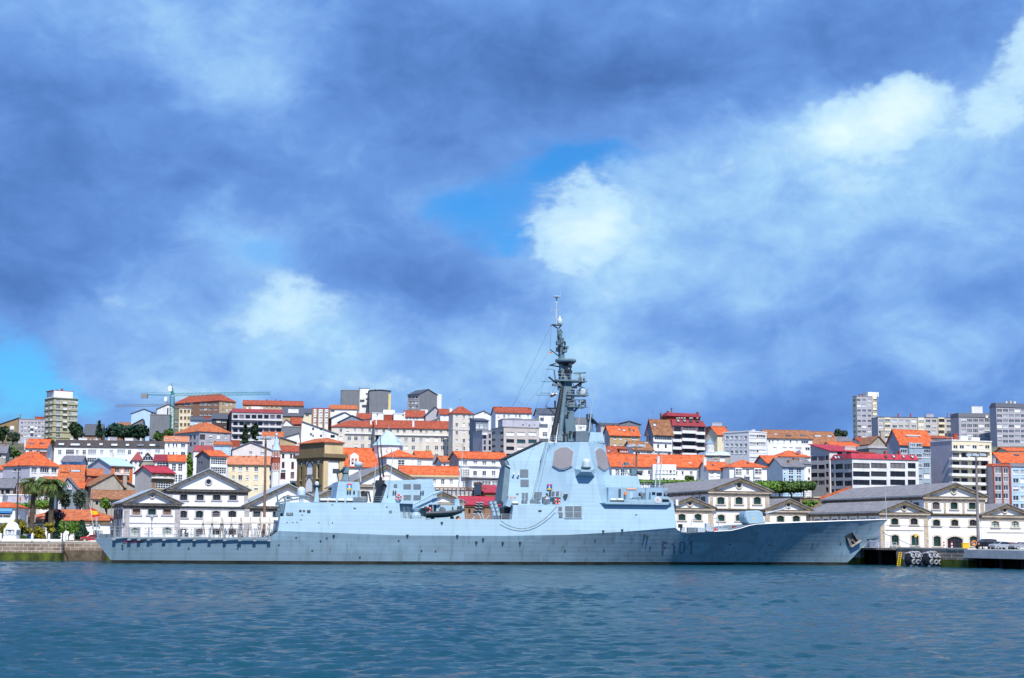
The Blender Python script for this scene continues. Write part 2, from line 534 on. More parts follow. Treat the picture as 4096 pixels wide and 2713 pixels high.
RM={'or':tile_mat('roof_bright_orange',(.66,.10,.03),(.74,.20,.08)),'or2':tile_mat('roof_orange',(.50,.105,.04),(.62,.22,.10)),'old':tile_mat('roof_old_tile',(.30,.12,.06),(.42,.21,.12)),'rb':tile_mat('roof_red_brown',(.36,.07,.04),(.46,.12,.07)),'red':mat('roof_red_sheet',(.40,.03,.05),rough=.6,var=.25,streak=.2),'wine':mat('roof_wine_sheet',(.25,.025,.035),rough=.6,var=.2),'grey':mat('roof_grey_sheet',(.17,.17,.20),rough=.8,var=.25,scale=1.2,streak=.25),'slate':mat('roof_slate',(.08,.09,.12),rough=.6,var=.25,scale=2),'pblue':mat('roof_pale_blue_sheet',(.42,.58,.70),rough=.5,var=.12),'flat':mat('roof_flat_grey',(.30,.29,.30),rough=.9,var=.2),'white':mat('roof_white_parapet',(.76,.77,.78),rough=.8,var=.08),'dark':mat('roof_dark_brown',(.065,.055,.06),rough=.8,var=.3,scale=1.5),'tan':tile_mat('roof_salmon',(.62,.22,.11),(.7,.32,.19)),}
GLASS=mat('window_glass',(.035,.06,.10),rough=.08,var=.3,scale=.3,spec=.8)
GLASSL=mat('window_curtain',(.45,.52,.60),rough=.4,var=.25,scale=1.4,spec=.5)
GLASSD=mat('window_dark',(.015,.018,.028),rough=.15,var=.3,spec=.5)
FRW=mat('window_frame_white',(.78,.79,.80),rough=.6,var=.05)
FRD=mat('window_frame_dark',(.06,.055,.06),rough=.6,var=.1)
FRR=mat('window_frame_red',(.22,.03,.03),rough=.6,var=.1)
FRY=mat('window_frame_ochre',(.62,.36,.08),rough=.6,var=.1)
FRG=mat('window_frame_green',(.02,.13,.11),rough=.6,var=.1)
SHUT=mat('shutter_white',(.74,.77,.82),rough=.7,var=.06)
SHUTB=mat('shutter_brown',(.16,.10,.08),rough=.7,var=.15)
RAILW=mat('balcony_white',(.76,.77,.79),rough=.7,var=.08,streak=.15)
CHIM=mat('chimney_clay',(.36,.10,.06),rough=.85,var=.2)
METAL=mat('grey_metal',(.30,.32,.35),rough=.5,var=.15,metal=.3)
def vary(m,c2,lo):
# some panes have curtains or blinds drawn: chosen per window
 n=m.node_tree;b=n.nodes['Principled BSDF'];oi=nd(n,'ShaderNodeObjectInfo');r=nd(n,'ShaderNodeMapRange')
 r.inputs[1].default_value=lo;r.inputs[2].default_value=1.;n.links.new(oi.outputs['Random'],r.inputs[0])
 x=nd(n,'ShaderNodeMix',data_type='RGBA');n.links.new(r.outputs[0],x.inputs[0]);n.links.new(b.inputs['Base Color'].links[0].from_socket,x.inputs[6]);x.inputs[7].default_value=(*c2,1)
 n.links.new(x.outputs[2],b.inputs['Base Color'])
vary(GLASS,(.42,.47,.53),.6);vary(GLASSD,(.20,.19,.20),.65)
WCACHE={}
def win_mesh(w,h,kind):
 """one window in local x-z, wall face at y = 0, glass set back into the wall"""
 w=round(w,1);h=round(h,1)
 key=(w,h,kind)
 if key in WCACHE:return WCACHE[key]
 mb=MB()
 fr={'d':FRD,'r':FRR,'y':FRY,'G':FRG,'dg':FRG}.get(kind,FRW)
 gl={'c':GLASSL,'s':SHUT,'d':GLASSD,'b':SHUTB,'r':GLASSD}.get(kind,GLASS)
 t=.09 if kind!='d' else .05
 x0,x1,z0,z1=-w/2,w/2,-h/2,h/2
 mb.cur=1
 mb.quad((x0,.2,z0),(x1,.2,z0),(x1,.2,z1),(x0,.2,z1))
 if kind=='h':
  mb.cur=0
  mb.box(x0+t,x1-t,.14,.17,z0+h*.45,z1-t)
 mb.cur=0
 y0,y1=.08,.19
 mb.box(x0,x1,y0,y1,z1-t,z1);mb.box(x0,x1,y0,y1,z0,z0+t)
 mb.box(x0,x0+t,y0,y1,z0+t,z1-t);mb.box(x1-t,x1,y0,y1,z0+t,z1-t)
 if kind in ('s','b'):
  nx=1 if w<1.6 else int(w/1.2)
  nz=1
 elif kind=='g':
  nx=max(2,int(round(w/.8)));nz=max(2,int(round(h/.75)))
 elif kind=='d':
  nx=max(1,int(round(w/1.6)));nz=1
 else :
  nx=max(2,int(round(w/.8))) if w>.7 else 1;nz=1 if h<1.7 else 2
 s=.045 if kind!='g' else .06
 for i in range(1,nx):
  x=x0+w*i/nx
  mb.box(x-s,x+s,y0+.01,y1-.01,z0+t,z1-t)
 for i in range(1,nz):
  z=z0+h*(i/nz if kind=='g' else .68)
  mb.box(x0+t,x1-t,y0+.02,y1-.02,z-s,z+s)
 if kind not in ('g','d'):
  mb.box(x0-.08,x1+.08,-.1,.02,z0-.1,z0-.005)
 me=mb.mesh('window',[fr,gl])
 WCACHE[key]=me
 return me
def grid_wall(mb,W,z0,z1,holes,org=(0,0),ax=(1,0),inn=(0,1),depth=.22):
 """rectangular wall with real openings; ax = wall direction, inn = into the building"""
 xs=sorted({0,W}|{max(0,min(W,a)) for h in holes for a in h[:2]})
 zs=sorted({z0,z1}|{max(z0,min(z1,a)) for h in holes for a in h[2:]})
 P=lambda x,z,d=0:(org[0]+ax[0]*x+inn[0]*d,org[1]+ax[1]*x+inn[1]*d,z)
 for i in range(len(xs)-1):
  xm=(xs[i]+xs[i+1])/2
  col=[h for h in holes if h[0]<xm<h[1]]
  zc=zs[0]
  runs=[]
  for j in range(len(zs)-1):
   zm=(zs[j]+zs[j+1])/2
   inside=any(h[2]<zm<h[3] for h in col)
   if inside:
    if zs[j]>zc:runs.append((zc,zs[j]))
    zc=zs[j+1]
  if zc<zs[-1]:runs.append((zc,zs[-1]))
  for a,b in runs:
   mb.quad(P(xs[i],a),P(xs[i+1],a),P(xs[i+1],b),P(xs[i],b))
 for (a,b,c,d) in holes:
  a,b,c,d=max(0,a),min(W,b),max(z0,c),min(z1,d)
  mb.quad(P(a,c),P(b,c),P(b,c,depth),P(a,c,depth))
  mb.quad(P(a,d),P(a,d,depth),P(b,d,depth),P(b,d))
  mb.quad(P(a,c),P(a,c,depth),P(a,d,depth),P(a,d))
  mb.quad(P(b,c),P(b,d),P(b,d,depth),P(b,c,depth))
TOWN=[]
class House:
 def __init__(s,o,u0,u1,ve,Y,yaw=14,side=None,d=11.):
  th=R(yaw)
  s.o=o;s.th=th
  s.ex=Vector((math.cos(th),math.sin(th),0));s.ey=Vector((-math.sin(th),math.cos(th),0))
  p=at(o,u0,ve,Y)
  s.P=Vector((p.x,p.y,0))
  s.W=s.front(u1,ve)[0]
  s.ze=s.front((u0+u1)/2,ve)[1]
  if side is not None:
   r=ray(o,side,ve)
   k=r.x/r.y
   den=s.ey.x-k*s.ey.y
   d=-(s.P.x-k*s.P.y)/den
   if d<2 or d>90:d=max(3,min(30,abs(d)))
  s.d=d
  s.z0=min(terr(Y),terr((s.P+s.ey*d).y),terr((s.P+s.ex*s.W).y),terr((s.P+s.ex*s.W+s.ey*d).y))-.4
 def plane(s,u,v,org,ax,nrm,o=None):
  r=ray(o or s.o,u,v)
  k=(org-CAMPOS).dot(nrm)/r.dot(nrm)
  p=CAMPOS+r*k
  return (p-org).dot(ax),p.z
 def front(s,u,v,off=0.,o=None):
  return s.plane(u,v,s.P+s.ey*off,s.ex,s.ey,o)
 def left(s,u,v):
  return s.plane(u,v,s.P,s.ey,s.ex)
def house(o,u0,u1,ve,Y,label,cat='house',name='town_house',wall='white',yaw=14,side=None,sw=None,d=11.,roof=None,win=(),swin=(),bal=(),chim=(),sky=(),band=(),extra=None,bandm=None,vb=None,balm=None,group=None,cornice=True):
 h=House(o,u0,u1,ve,Y,yaw,side,d)
 if vb is not None:h.z0=min(h.z0,h.front((u0+u1)/2,vb)[1])
 t=thing(name,label,cat,(h.P.x,h.P.y,0),h.th,group)
 W,D,z0,ze=h.W,h.d,h.z0,h.ze
 holes=[];wins=[]
 def addw(spec,pl,L,holes,wins):
  for (cols,rows,w,hh,kind) in spec:
   if isinstance(cols,tuple) and len(cols)==3 and cols[2]<30:cols=[cols[0]+(cols[1]-cols[0])*i/max(1,cols[2]-1) for i in range(cols[2])]
   if isinstance(rows,(int,float)):rows=[rows]
   for c in cols:
    for r_ in rows:
     xa,za=pl(c-w/2,r_)
     xb,_=pl(c+w/2,r_)
     _,zt=pl(c,r_-hh/2);_,zb=pl(c,r_+hh/2)
     ww,wh=round(abs(xb-xa),1),round(zt-zb,1)
     xc,zc=(xa+xb)/2,(zt+zb)/2
     ww=max(.4,ww);wh=max(.4,wh)
     if xc-ww/2<.1:xc=.1+ww/2
     if xc+ww/2>L-.1:xc=L-.1-ww/2
     if zc+wh/2>ze-.1 and pl==h.front and not gab:zc=ze-.1-wh/2
     if zc-wh/2<z0+.2:continue
     k=kind
     if kind=='w':k=random.choice('wwwchs') if random.random()<.5 else 'w'
     rect=(xc-ww/2,xc+ww/2,zc-wh/2,zc+wh/2)
     if zc+wh/2>ze-.05:
      wins.append((xc,zc,ww,wh,k,True));continue
     if any(rect[0]<q[1] and rect[1]>q[0] and rect[2]<q[3] and rect[3]>q[2] for q in holes):continue
     holes.append(rect)
     wins.append((xc,zc,ww,wh,k,False))
 gab=roof and roof[0]=='y'
 addw(win,h.front,W,holes,wins)
 sholes=[];swins=[]
 if swin:addw(swin,h.left,D,sholes,swins)
 wm,sm=WM[wall],WM[sw or wall]
 mb=MB()
 grid_wall(mb,W,z0,ze,holes)
 mb.cur=1
 grid_wall(mb,D,z0,ze,sholes,ax=(0,1),inn=(1,0))
 mb.quad((W,0,z0),(W,D,z0),(W,D,ze),(W,0,ze))
 mb.quad((0,D,z0),(W,D,z0),(W,D,ze),(0,D,ze))
 mb.quad((0,0,ze-.02),(W,0,ze-.02),(W,D,ze-.02),(0,D,ze-.02))
 roofz=None
 rk=roof[0] if roof else 'flat'
 rm=RM[roof[1]] if roof else RM['flat']
 if rk in ('x','hip','shed'):
  rz=h.front((u0+u1)/2,roof[2],D/2 if rk!='shed' else D)[1]
  rz=max(rz,ze+.5)
 if rk=='x':
  mb.add([(0,0,ze),(0,D,ze),(0,D/2,rz-.05)],[(0,1,2)])
  mb.add([(W,0,ze),(W,D,ze),(W,D/2,rz-.05)],[(0,1,2)])
 if rk=='shed':
  mb.add([(0,0,ze),(0,D,ze),(0,D,rz-.05)],[(0,1,2)])
  mb.add([(W,0,ze),(W,D,ze),(W,D,rz-.05)],[(0,1,2)])
  mb.quad((0,D,ze),(W,D,ze),(W,D,rz-.05),(0,D,rz-.05))
 if rk=='y':
  ax,az=h.front(roof[2],roof[3])
  mb.cur=0
  mb.add([(0,0,ze),(W,0,ze),(ax,0,az-.05)],[(0,1,2)])
  mb.cur=1
  mb.add([(0,D,ze),(W,D,ze),(ax,D,az-.05)],[(0,1,2)])
 mb.build('wall',[wm,sm],t,fix=False)
 rb=MB();e=.45;th=.22
 def slab(a,b,c,d_):
  n=(Vector(b)-Vector(a)).cross(Vector(d_)-Vector(a)).normalized()*th
  if n.z<0:n=-n
  A=[Vector(q) for q in (a,b,c,d_)]
  rb.prism(A,[q+n for q in A])
 if rk=='x':
  s1=(rz-ze)/(D/2)
  slab((-e,-e,ze-e*s1),(W+e,-e,ze-e*s1),(W+e,D/2,rz),(-e,D/2,rz))
  slab((-e,D+e,ze-e*s1),(W+e,D+e,ze-e*s1),(W+e,D/2+.001,rz),(-e,D/2+.001,rz))
  rb.box(-e-.02,W+e+.02,D/2-.18,D/2+.18,rz+.1,rz+th+.12)
 elif rk=='shed':
  s1=(rz-ze)/D
  slab((-e,-e,ze-e*s1),(W+e,-e,ze-e*s1),(W+e,D+e,rz+e*s1),(-e,D+e,rz+e*s1))
 elif rk=='hip':
  i=min(W,D)/2
  if W>=D:a,b=(i,D/2),(W-i,D/2)
  else :a,b=(W/2,i),(W/2,D-i)
  q=[(-e,-e,ze),(W+e,-e,ze),(W+e,D+e,ze),(-e,D+e,ze),(a[0],a[1],rz),(b[0],b[1],rz+.01)]
  fs=[(0,1,5,4),(1,2,5),(2,3,4,5),(3,0,4)] if W>=D else [(0,1,4),(1,2,5,4),(2,3,5),(3,0,4,5)]
  rb.add(q,fs)
  rb.prism([(-e,-e,ze-.18),(W+e,-e,ze-.18),(W+e,D+e,ze-.18),(-e,D+e,ze-.18)],[(-e,-e,ze-.005),(W+e,-e,ze-.005),(W+e,D+e,ze-.005),(-e,D+e,ze-.005)])
 elif rk=='y':
  sl=(az-ze)/max(.3,ax);sr=(az-ze)/max(.3,W-ax)
  slab((-e,-e,ze-e*sl),(-e,D+e,ze-e*sl),(ax,D+e,az),(ax,-e,az))
  slab((W+e,-e,ze-e*sr),(W+e,D+e,ze-e*sr),(ax+.001,D+e,az),(ax+.001,-e,az))
 elif rk=='flat':
  rb.box(-.15,W+.15,-.15,D+.15,ze,ze+.35)
  rb.box(.3,W-.3,.3,D-.3,ze+.345,ze+.36)
 elif rk=='mans':
  mz=h.front((u0+u1)/2,roof[2],1.2)[1]
  q0=[(-.3,-.3,ze),(W+.3,-.3,ze),(W+.3,D+.3,ze),(-.3,D+.3,ze)]
  q1=[(.4,1.2,mz),(W-.4,1.2,mz),(W-.4,D-1.2,mz),(.4,D-1.2,mz)]
  rb.prism(q0,q1)
 rb.build('roof',rm,t)
 for (su,sv,swd) in sky:
  if rk not in ('x','hip','shed','mans'):break
  if rk=='mans':sl_,base=(mz-ze)/1.5,-.3
  elif rk=='shed':sl_,base=(rz-ze)/D,0
  else :sl_,base=(rz-ze)/(D/2),0
  nrm=Vector((0,-sl_,1)).normalized()
  nw=s_n=h.ex*nrm.x+h.ey*nrm.y+Vector((0,0,nrm.z))
  org=h.P+h.ey*base+Vector((0,0,ze))
  r=ray(o,su,sv)
  kk=(org-CAMPOS).dot(nw)/r.dot(nw)
  p=CAMPOS+r*kk-h.P
  lx,ly,lz=p.dot(h.ex),p.dot(h.ey),p.z
  w2=swd*CR[o][2]*Y/F/2
  up=Vector((0,1,sl_)).normalized()
  sb=MB()
  a=Vector((lx,ly,lz));X=Vector((1,0,0))
  lo=nrm*.15;hi=nrm*.34
  q=[a-X*w2-up*.5,a+X*w2-up*.5,a+X*w2+up*.5,a-X*w2+up*.5]
  sb.prism([k_+lo for k_ in q],[k_+hi for k_ in q])
  sb.cur=1
  q=[a+(k_-a)*.82 for k_ in q]
  sb.add([k_+nrm*.346 for k_ in q],[(0,1,2,3)])
  sb.build('skylight',[FRD,GLASSL if random.random()<.6 else GLASS],t)
 for (x,z,ww,wh,k,proud) in wins:
  link('window',win_mesh(ww,wh,k),t,(x,-.22 if proud else 0,z))
 for (x,z,ww,wh,k,proud) in swins:
  wo_=link('window',win_mesh(ww,wh,k),t,(0,x,z),-math.pi/2)
 for v in band:
  z=h.front((u0+u1)/2,v)[1]
  b=MB()
  b.box(-.08,W+.08,-.1,D+.08,z-.18,z+.18)
  b.build('floor_band',bandm or FRW,t)
 for bl in bal:
  a,b_,va,vb_=bl[:4]
  pr=bl[4] if len(bl)>4 else 1.1
  xa,zt=h.front(a,va,-pr);xb,zb=h.front(b_,vb_,-pr)
  b=MB()
  b.box(xa,xb,-pr,-.005,zb-.02,zb+.16)
  b.cur=1
  b.box(xa,xb,-pr,-pr+.08,zb+.16,zt);b.box(xa,xa+.08,-pr+.08,-.005,zb+.16,zt);b.box(xb-.08,xb,-pr+.08,-.005,zb+.16,zt)
  b.build('balcony',[RAILW,balm or RAILW],t)
 for c in chim:
  fr=c[4] if len(c)>4 else .45
  x,zt=h.front(c[0],c[1],D*fr)
  hw=c[2]*CR[o][2]*Y/F/2
  b=MB()
  y=D*fr
  low=ze-.3
  b.box(x-hw,x+hw,y-.4,y+.4,low,zt-.2)
  b.box(x-hw-.08,x+hw+.08,y-.48,y+.48,zt-.2,zt)
  b.build('chimney' if hw<1 else 'roof_room',c[3] if not isinstance(c[3],str) else WM[c[3]],t)
 if cornice and rk in ('x','hip'):
  b=MB();b.box(-.2,W+.2,-.28,-.005,ze-.42,ze-.24)
  b.build('cornice',wm,t)
 if extra:extra(h,t)
 rr=random.Random(int(h.P.x*31+Y*7))
 for _ in range(rr.choice((0,1,1,2)) if Y>380 and W>5 else 0):
  b=MB();x,y=rr.uniform(.15,.85)*W,D*rr.uniform(.4,.6);zz=h.front((u0+u1)/2,roof[2],D/2)[1] if rk in ('x','hip') else ze+.3;q=rr.uniform(1.8,3.4)
  if rk in ('y','mans','shed'):break
  b.rod((x,y,zz-.4),(x,y,zz+q),.045,n=4)
  for k in range(3):b.rod((x-.6+.1*k,y,zz+q-.15-.3*k),(x+.6-.1*k,y,zz+q-.15-.3*k),.03,n=3)
  b.build('aerial',METAL,t)
 TOWN.append(t)
 return h,t
H=house
CL=CHIM
def cross_at(o,u,v0,v1,name='roof_cross'):
 def f(h,t):
  x,zt=h.front(u,v0,1.);_,zb=h.front(u,v1,1.)
  b=MB()
  b.box(x-.22,x+.22,.8,1.2,zb,zt)
  q=(zt-zb)
  b.box(x-q*.42,x+q*.42,.85,1.15,zb+q*.55,zb+q*.55+.4)
  b.build(name,METAL,t)
 return f
def several(*fs):
 def f(h,t):
  for g in fs:g(h,t)
 return f
def boxpart(o,u0,u1,v0,v1,name,m,pr=1.,back=0.,rows=None,kind='g'):
 """projecting block on the front wall, with its own windows as sub-parts"""
 def f(h,t):
  xa,zt=h.front(u0,v0,-pr,o);xb,zb=h.front(u1,v1,-pr,o)
  zb=max(zb,h.z0)
  b=MB();b.box(xa,xb,-pr,back if back else -.004,zb,zt)
  p=b.build(name,m,t)
  for (cols,rws,w,hh,k) in (rows or []):
   if isinstance(cols,tuple) and len(cols)==3 and cols[2]<30:cols=[cols[0]+(cols[1]-cols[0])*i/max(1,cols[2]-1) for i in range(cols[2])]
   if isinstance(rws,(int,float)):rws=[rws]
   for c in cols:
    for r_ in rws:
     x1,z1=h.front(c-w/2,r_-hh/2,-pr,o);x2,z2=h.front(c+w/2,r_+hh/2,-pr,o)
     link('window',win_mesh(max(.4,x2-x1),max(.4,z1-z2),k),p,((x1+x2)/2,-pr-.2,(z1+z2)/2))
 return f
def canopy_dormer(o,u0,u1,v0,v1,name='dormer',m=None,rm=None,rows=None):
 def f(h,t):
  xa,zt=h.front(u0,v0,1.6,o);xb,zb=h.front(u1,v1,1.6,o)
  b=MB();b.box(xa,xb,1.6,5.,zb-.6,zt)
  p=b.build(name,m or WM['white'],t)
  w,hh=(xb-xa)*.82,(zt-zb)*.7
  link('window',win_mesh(w,hh,'w' if not rows else rows),p,((xa+xb)/2,1.42,(zt+zb)/2))
  if rm:
   b=MB();b.box(xa-.25,xb+.25,1.3,5.1,zt+.004,zt+.3);b.build('roof',rm,p)
 return f
def cornice_strip(h,t):
 b=MB();b.box(-.4,h.W+.4,-.5,-.004,h.ze-.55,h.ze+.02);b.build('stone_cornice',WM['stone'],t)
H('A',-40,183,402,775,'brown gabled church behind the grey block, a cross on its peak','church','church',wall='ochre',roof=('y','dark',152,336),yaw=8,win=[((95,),425,30,50,'w'),((20,),425,24,40,'w')],extra=cross_at('A',160,306,338))
H('A',150,352,350,745,'long grey block of flats just left of the olive tower','flats','apartment_block',wall='mauve',yaw=20,roof=('flat','flat'),win=[((172,335,7),[378,412,446,478],19,18,'w')],bal=[(238,262,400,418),(238,262,440,456)],chim=[(310,328,70,'red',.5)])
def olive_tower(h,t):
 zt=h.front(500,130,2.5)[1];x0,x1=-.3,h.W-1.8
 b=MB();b.box(.5,x1-.5,1.5,h.d-1,h.ze+.35,zt)
 p=b.build('penthouse',WM['white'],t)
 b=MB();b.box(x0,x1,2.,h.d-1.5,zt+.003,zt+.35);b.build('roof',RM['wine'],p)
 b=MB()
 for i in range(14):
  x=.2+(h.W-.4)*i/13
  b.rod((x,.1,h.ze+.35),(x,.1,h.ze+1.5),.04,n=4)
 b.box(.1,h.W-.1,.06,.14,h.ze+1.45,h.ze+1.52)
 b.build('railing',RAILW,t)
H('A',422,612,186,760,'tall olive green tower block with dark floor bands on the left skyline','tower','tower_block',wall='olive',sw='olive',yaw=36,side=352,roof=('flat','flat'),band=[193,236,280,323,367,411,455,498],bandm=mat('olive_band',(.04,.06,.03),.8),win=[((457,),[205,250,297,340,386,430,474],34,32,'w'),((548,575,600),[208,252,300,344,388,432],17,27,'w')],swin=[((368,402,2),[208,254,300,345,390,436,480],17,27,'w')],bal=[(495,527,210,226),(495,527,260,276),(495,527,310,320),(495,527,358,372),(495,527,402,416)],chim=[(448,116,10,CHIM,.6),(488,108,14,CHIM,.6)],extra=olive_tower)
H('A',655,792,470,770,'dark slate roofed building among the hilltop trees','house','slate_house',wall='brick',yaw=5,roof=('x','slate',392),win=[((680,770,4),500,12,18,'w')])
H('A',920,1030,398,800,'low brick house with rusty roof peeping over the dark tree','house',wall='brick',yaw=8,roof=('x','old',376))
H('A',204,366,574,530,'white house with steep orange roof and two rooflights above the big hipped house','house',wall='white',yaw=6,roof=('x','or',508),sky=[(250,543,32),(324,543,30)],win=[((240,300,2),604,24,28,'w')],chim=[(200,500,10,'white2',.5)])
H('A',236,462,712,450,'big white house with bright orange hipped roof, left of the palms','house',wall='white',sw='lav',yaw=50,side=26,roof=('hip','or',606),win=[((268,),[744],44,48,'w'),((350,),744,72,48,'w'),((425,),744,42,48,'w'),((266,),820,40,40,'w'),((342,),818,74,34,'w'),((428,),818,40,34,'w')],swin=[((115,),744,24,34,'w'),((150,),744,24,34,'w'),((110,),820,22,36,'w'),((148,),818,24,40,'w')],chim=[(287,598,20,CHIM,.4),(322,600,20,CHIM,.45),(352,602,22,CHIM,.5)],sky=[(296,664,34),(384,667,34)])  # left wall is white too; lavender puts its shade into the colour
H('A',425,1285,570,575,'long white block with dark attic storey and boxes along its roof','flats','long_apartment_block',wall='white',yaw=6,d=12,roof=('mans','dark',513),win=[([468,660,797,872,1015],606,28,34,'w'),([548,722,950],604,66,36,'w'),([605,690],606,22,32,'w'),([1100,1160,1235],604,40,34,'w'),([652,985],678,26,26,'w'),([720,800],668,76,34,'w'),([500,575],672,40,34,'w')],sky=[(482,546,50),(590,549,84),(697,550,28),(793,547,30),(897,551,56),(1000,552,28),(1103,553,56),(1195,553,50),(1240,555,30)],chim=[(650,494,66,'white',.5),(563,496,24,'white',.5),(758,499,12,'white',.5),(856,493,16,'white',.5),(890,488,60,'mauve',.6),(1013,495,66,'white',.5),(1106,496,10,'white',.5)],bal=[(1140,1176,590,620)])
H('A',484,634,684,500,'strong blue house under a grey roof','house',wall='sblue',yaw=10,side=425,sw='blue',roof=('x','grey',640),win=[((535,),700,24,24,'s'),((588,),712,26,28,'w')],chim=[(497,622,40,'white',.5)])
H('A',462,650,800,452,'low house with worn orange roof and a white dormer, right of the big hipped house','house',wall='white2',yaw=12,roof=('x','or2',712),extra=canopy_dormer('A',476,532,764,790,rm=RM['or2']),sky=[(592,760,80)])
H('A',640,802,790,466,'dark red walled house with small orange roof below the lavender gable','house',wall='red',yaw=18,roof=('x','or2',742),win=[((700,),796,20,16,'w')],chim=[(735,772,24,'white',.3)])
H('A',872,1042,716,486,'brick house with pale blue roof and lavender white end wall','house',wall='orange',sw='lav',yaw=42,side=690,roof=('x','pblue',662),win=[((918,),745,36,40,'w'),((958,),748,24,36,'s'),((998,),745,38,40,'w')],bal=[(905,1015,770,786)])
H('A',1040,1116,668,515,'small white house with wine red roof behind the pale blue roof','house',wall='white',yaw=16,side=960,roof=('hip','wine',615),win=[((1064,),687,20,28,'w'),((1098,),687,18,28,'w'),((1055,),740,16,30,'w')])
H('A',715,966,872,436,'bare concrete gable house with old tiled roof behind the low orange roofs','house',wall='conc',yaw=28,side=636,roof=('y','old',888,778),swin=[((660,690,2),895,20,34,'d')],chim=[(980,782,30,'conc',.1)])
H('A',962,1056,875,442,'crumbling rubble walled annex beside the concrete gable','house','ruined_house',wall='conc',yaw=28,roof=('y','dark',985,838))
H('A',730,1052,975,400,'low building with old brown tiles behind the warehouse corner','house',wall='conc',yaw=16,roof=('x','old',912),win=[((760,880,4),1005,20,26,'d')],chim=[(945,915,20,'conc',.4)])
H('A',338,650,850,440,'low house with patchy orange roofs behind the palms','house',wall='white2',yaw=14,roof=('x','or2',806),chim=[(352,820,16,'white',.4)])
H('A',486,600,888,418,'small slate gabled house right of the palm crowns','house',wall='slate',yaw=12,roof=('y','grey',530,808),win=[((545,),878,34,34,'w')])
H('A',325,420,930,410,'white house with red doors hidden behind the palms','house',wall='white',yaw=10,roof=('x','or',876),win=[((358,),985,30,60,'r')])
H('A',590,650,890,428,'tiny orange roofed house between slate gable and concrete gable','house',wall='white',yaw=12,roof=('x','or',850),win=[((625,),905,30,22,'d')])
H('A',-40,46,612,500,'old stone house with grey roof at the left edge','house',wall='conc',yaw=12,roof=('x','grey',548),win=[((5,38,2),634,18,34,'w')],chim=[(38,528,16,'brick',.4)])
H('A',-40,24,745,470,'house with sliver of orange roof at the left edge','house',wall='lav',yaw=10,roof=('x','or',715))
H('A',-40,104,886,430,'weathered house with grey roof and dark doors at the left edge','house',wall='conc',yaw=10,roof=('x','grey',820),win=[((20,),916,20,50,'d'),((60,),916,34,46,'d')])
H('A',106,224,850,434,'roofless brick house between the grey roof and the palm','house','brick_house',wall='brick',yaw=10,roof=('flat','flat'),win=[((140,),890,20,30,'b')])
H('A',48,222,945,402,'low lavender wall house below the brick house','house',wall='lav',yaw=6,roof=('flat','white'),win=[((240,),960,1,1,'d')])
H('A',-60,20,946,396,'white flat roofed house at the left edge above the bar','house',wall='white',yaw=6,roof=('flat','white'))
# ---- above the left warehouses
H('B',50,250,305,780,'pale gabled apartment house left of the tower crane','flats',wall='blue',yaw=10,roof=('y','grey',150,267),win=[((212,236,2),[300,345],12,22,'d'),((165,),[410,450],20,26,'w')])
H('B',42,150,398,752,'dark grey lean-to gable below the pale apartment house','house',wall='dgrey',yaw=10,roof=('y','slate',140,345))
H('B',197,358,314,705,'blank dark grey party wall block behind the tower crane','flats',wall='dgrey',yaw=10,roof=('flat','flat'),win=[])
H('B',252,424,268,740,'white gabled block with one tall dark slit left of the ochre flats','flats',wall='white2',yaw=12,roof=('y','grey',338,230),win=[((335,),285,10,50,'d')])
H('B',426,518,264,722,'cream flats with ochre window surrounds right of the crane mast','flats',wall='cream',sw='olive',yaw=40,side=386,roof=('flat','flat'),win=[([441,472,499],[286,338,390,438],19,24,'y')],swin=[((405,),[362,412],26,24,'w')])
H('B',740,866,206,800,'large brown brick block with shallow red roof behind the crane jib','flats','brick_apartment_block',wall='tan',sw='brick',yaw=52,side=386,roof=('hip','rb',174),win=[([772,800,830],[232,278,322],15,24,'w')],swin=[([432,482,520,600,632,668,715],[230,268,310],26,18,'w')],chim=[(508,168,9,CHIM,.9),(575,163,9,CHIM,.8),(640,161,9,CHIM,.6),(683,165,9,CHIM,.5),(741,176,9,CHIM,.3)])  # tan right face: sunlight put into the brick colour
H('B',585,828,447,620,'stone coloured building with bright orange hipped roof and rooflights below the brick block','flats','stone_block',wall='mauve',yaw=38,side=392,roof=('hip','or2',380),win=[((607,),487,42,42,'d'),((672,733,790),483,24,32,'w'),((607,672,733,790),548,28,40,'w')],swin=[((515,545,2),[490,545],18,34,'d'),((440,480,2),500,14,34,'d')],chim=[(520,396,16,'conc',.8),(550,390,16,'conc',.7),(598,382,14,'conc',.6),(628,380,14,'conc',.5)],sky=[(685,413,18),(736,418,26),(784,415,16)])
H('B',838,1238,296,665,'grey flats with full width white balconies and red roof','flats','balcony_block',wall='mauve',sw='dark',yaw=14,side=800,roof=('mans','wine',268),win=[((866,1205,8),[328,382,434,488],36,30,'d')],bal=[(838,1236,342,360),(838,1236,396,414),(838,1236,450,470),(838,1236,506,522)],chim=[(1025,248,76,'white',.4),(850,258,10,CHIM,.5)])
H('B',313,492,524,515,'tall white house with salmon orange roof above the wine red roofs','house',wall='white',yaw=12,roof=('x','tan',487),win=[([343,380,404],[553,620,690],15,28,'w'),([455],[555,620,685],36,32,'w'),([455],750,30,34,'w')],sky=[(330,508,24),(400,508,22)])
H('B',345,472,680,460,'pale house with small orange roof and tall glazed bays','house',wall='white',yaw=14,roof=('x','or',634),win=[([383,433],727,34,58,'g'),([395,433],812,32,58,'g')])
H('B',232,346,676,470,'house with white glazed gallery under a wine red roof','house',wall='white2',yaw=10,roof=('x','wine',632),win=[((294,),702,88,42,'g')],chim=[(296,640,14,CHIM,.4)])
H('B',122,244,696,476,'grey gabled house with a triple attic window','house',wall='conc',yaw=12,roof=('y','slate',178,612),win=[((180,),655,78,32,'w'),((195,),716,70,22,'w')])
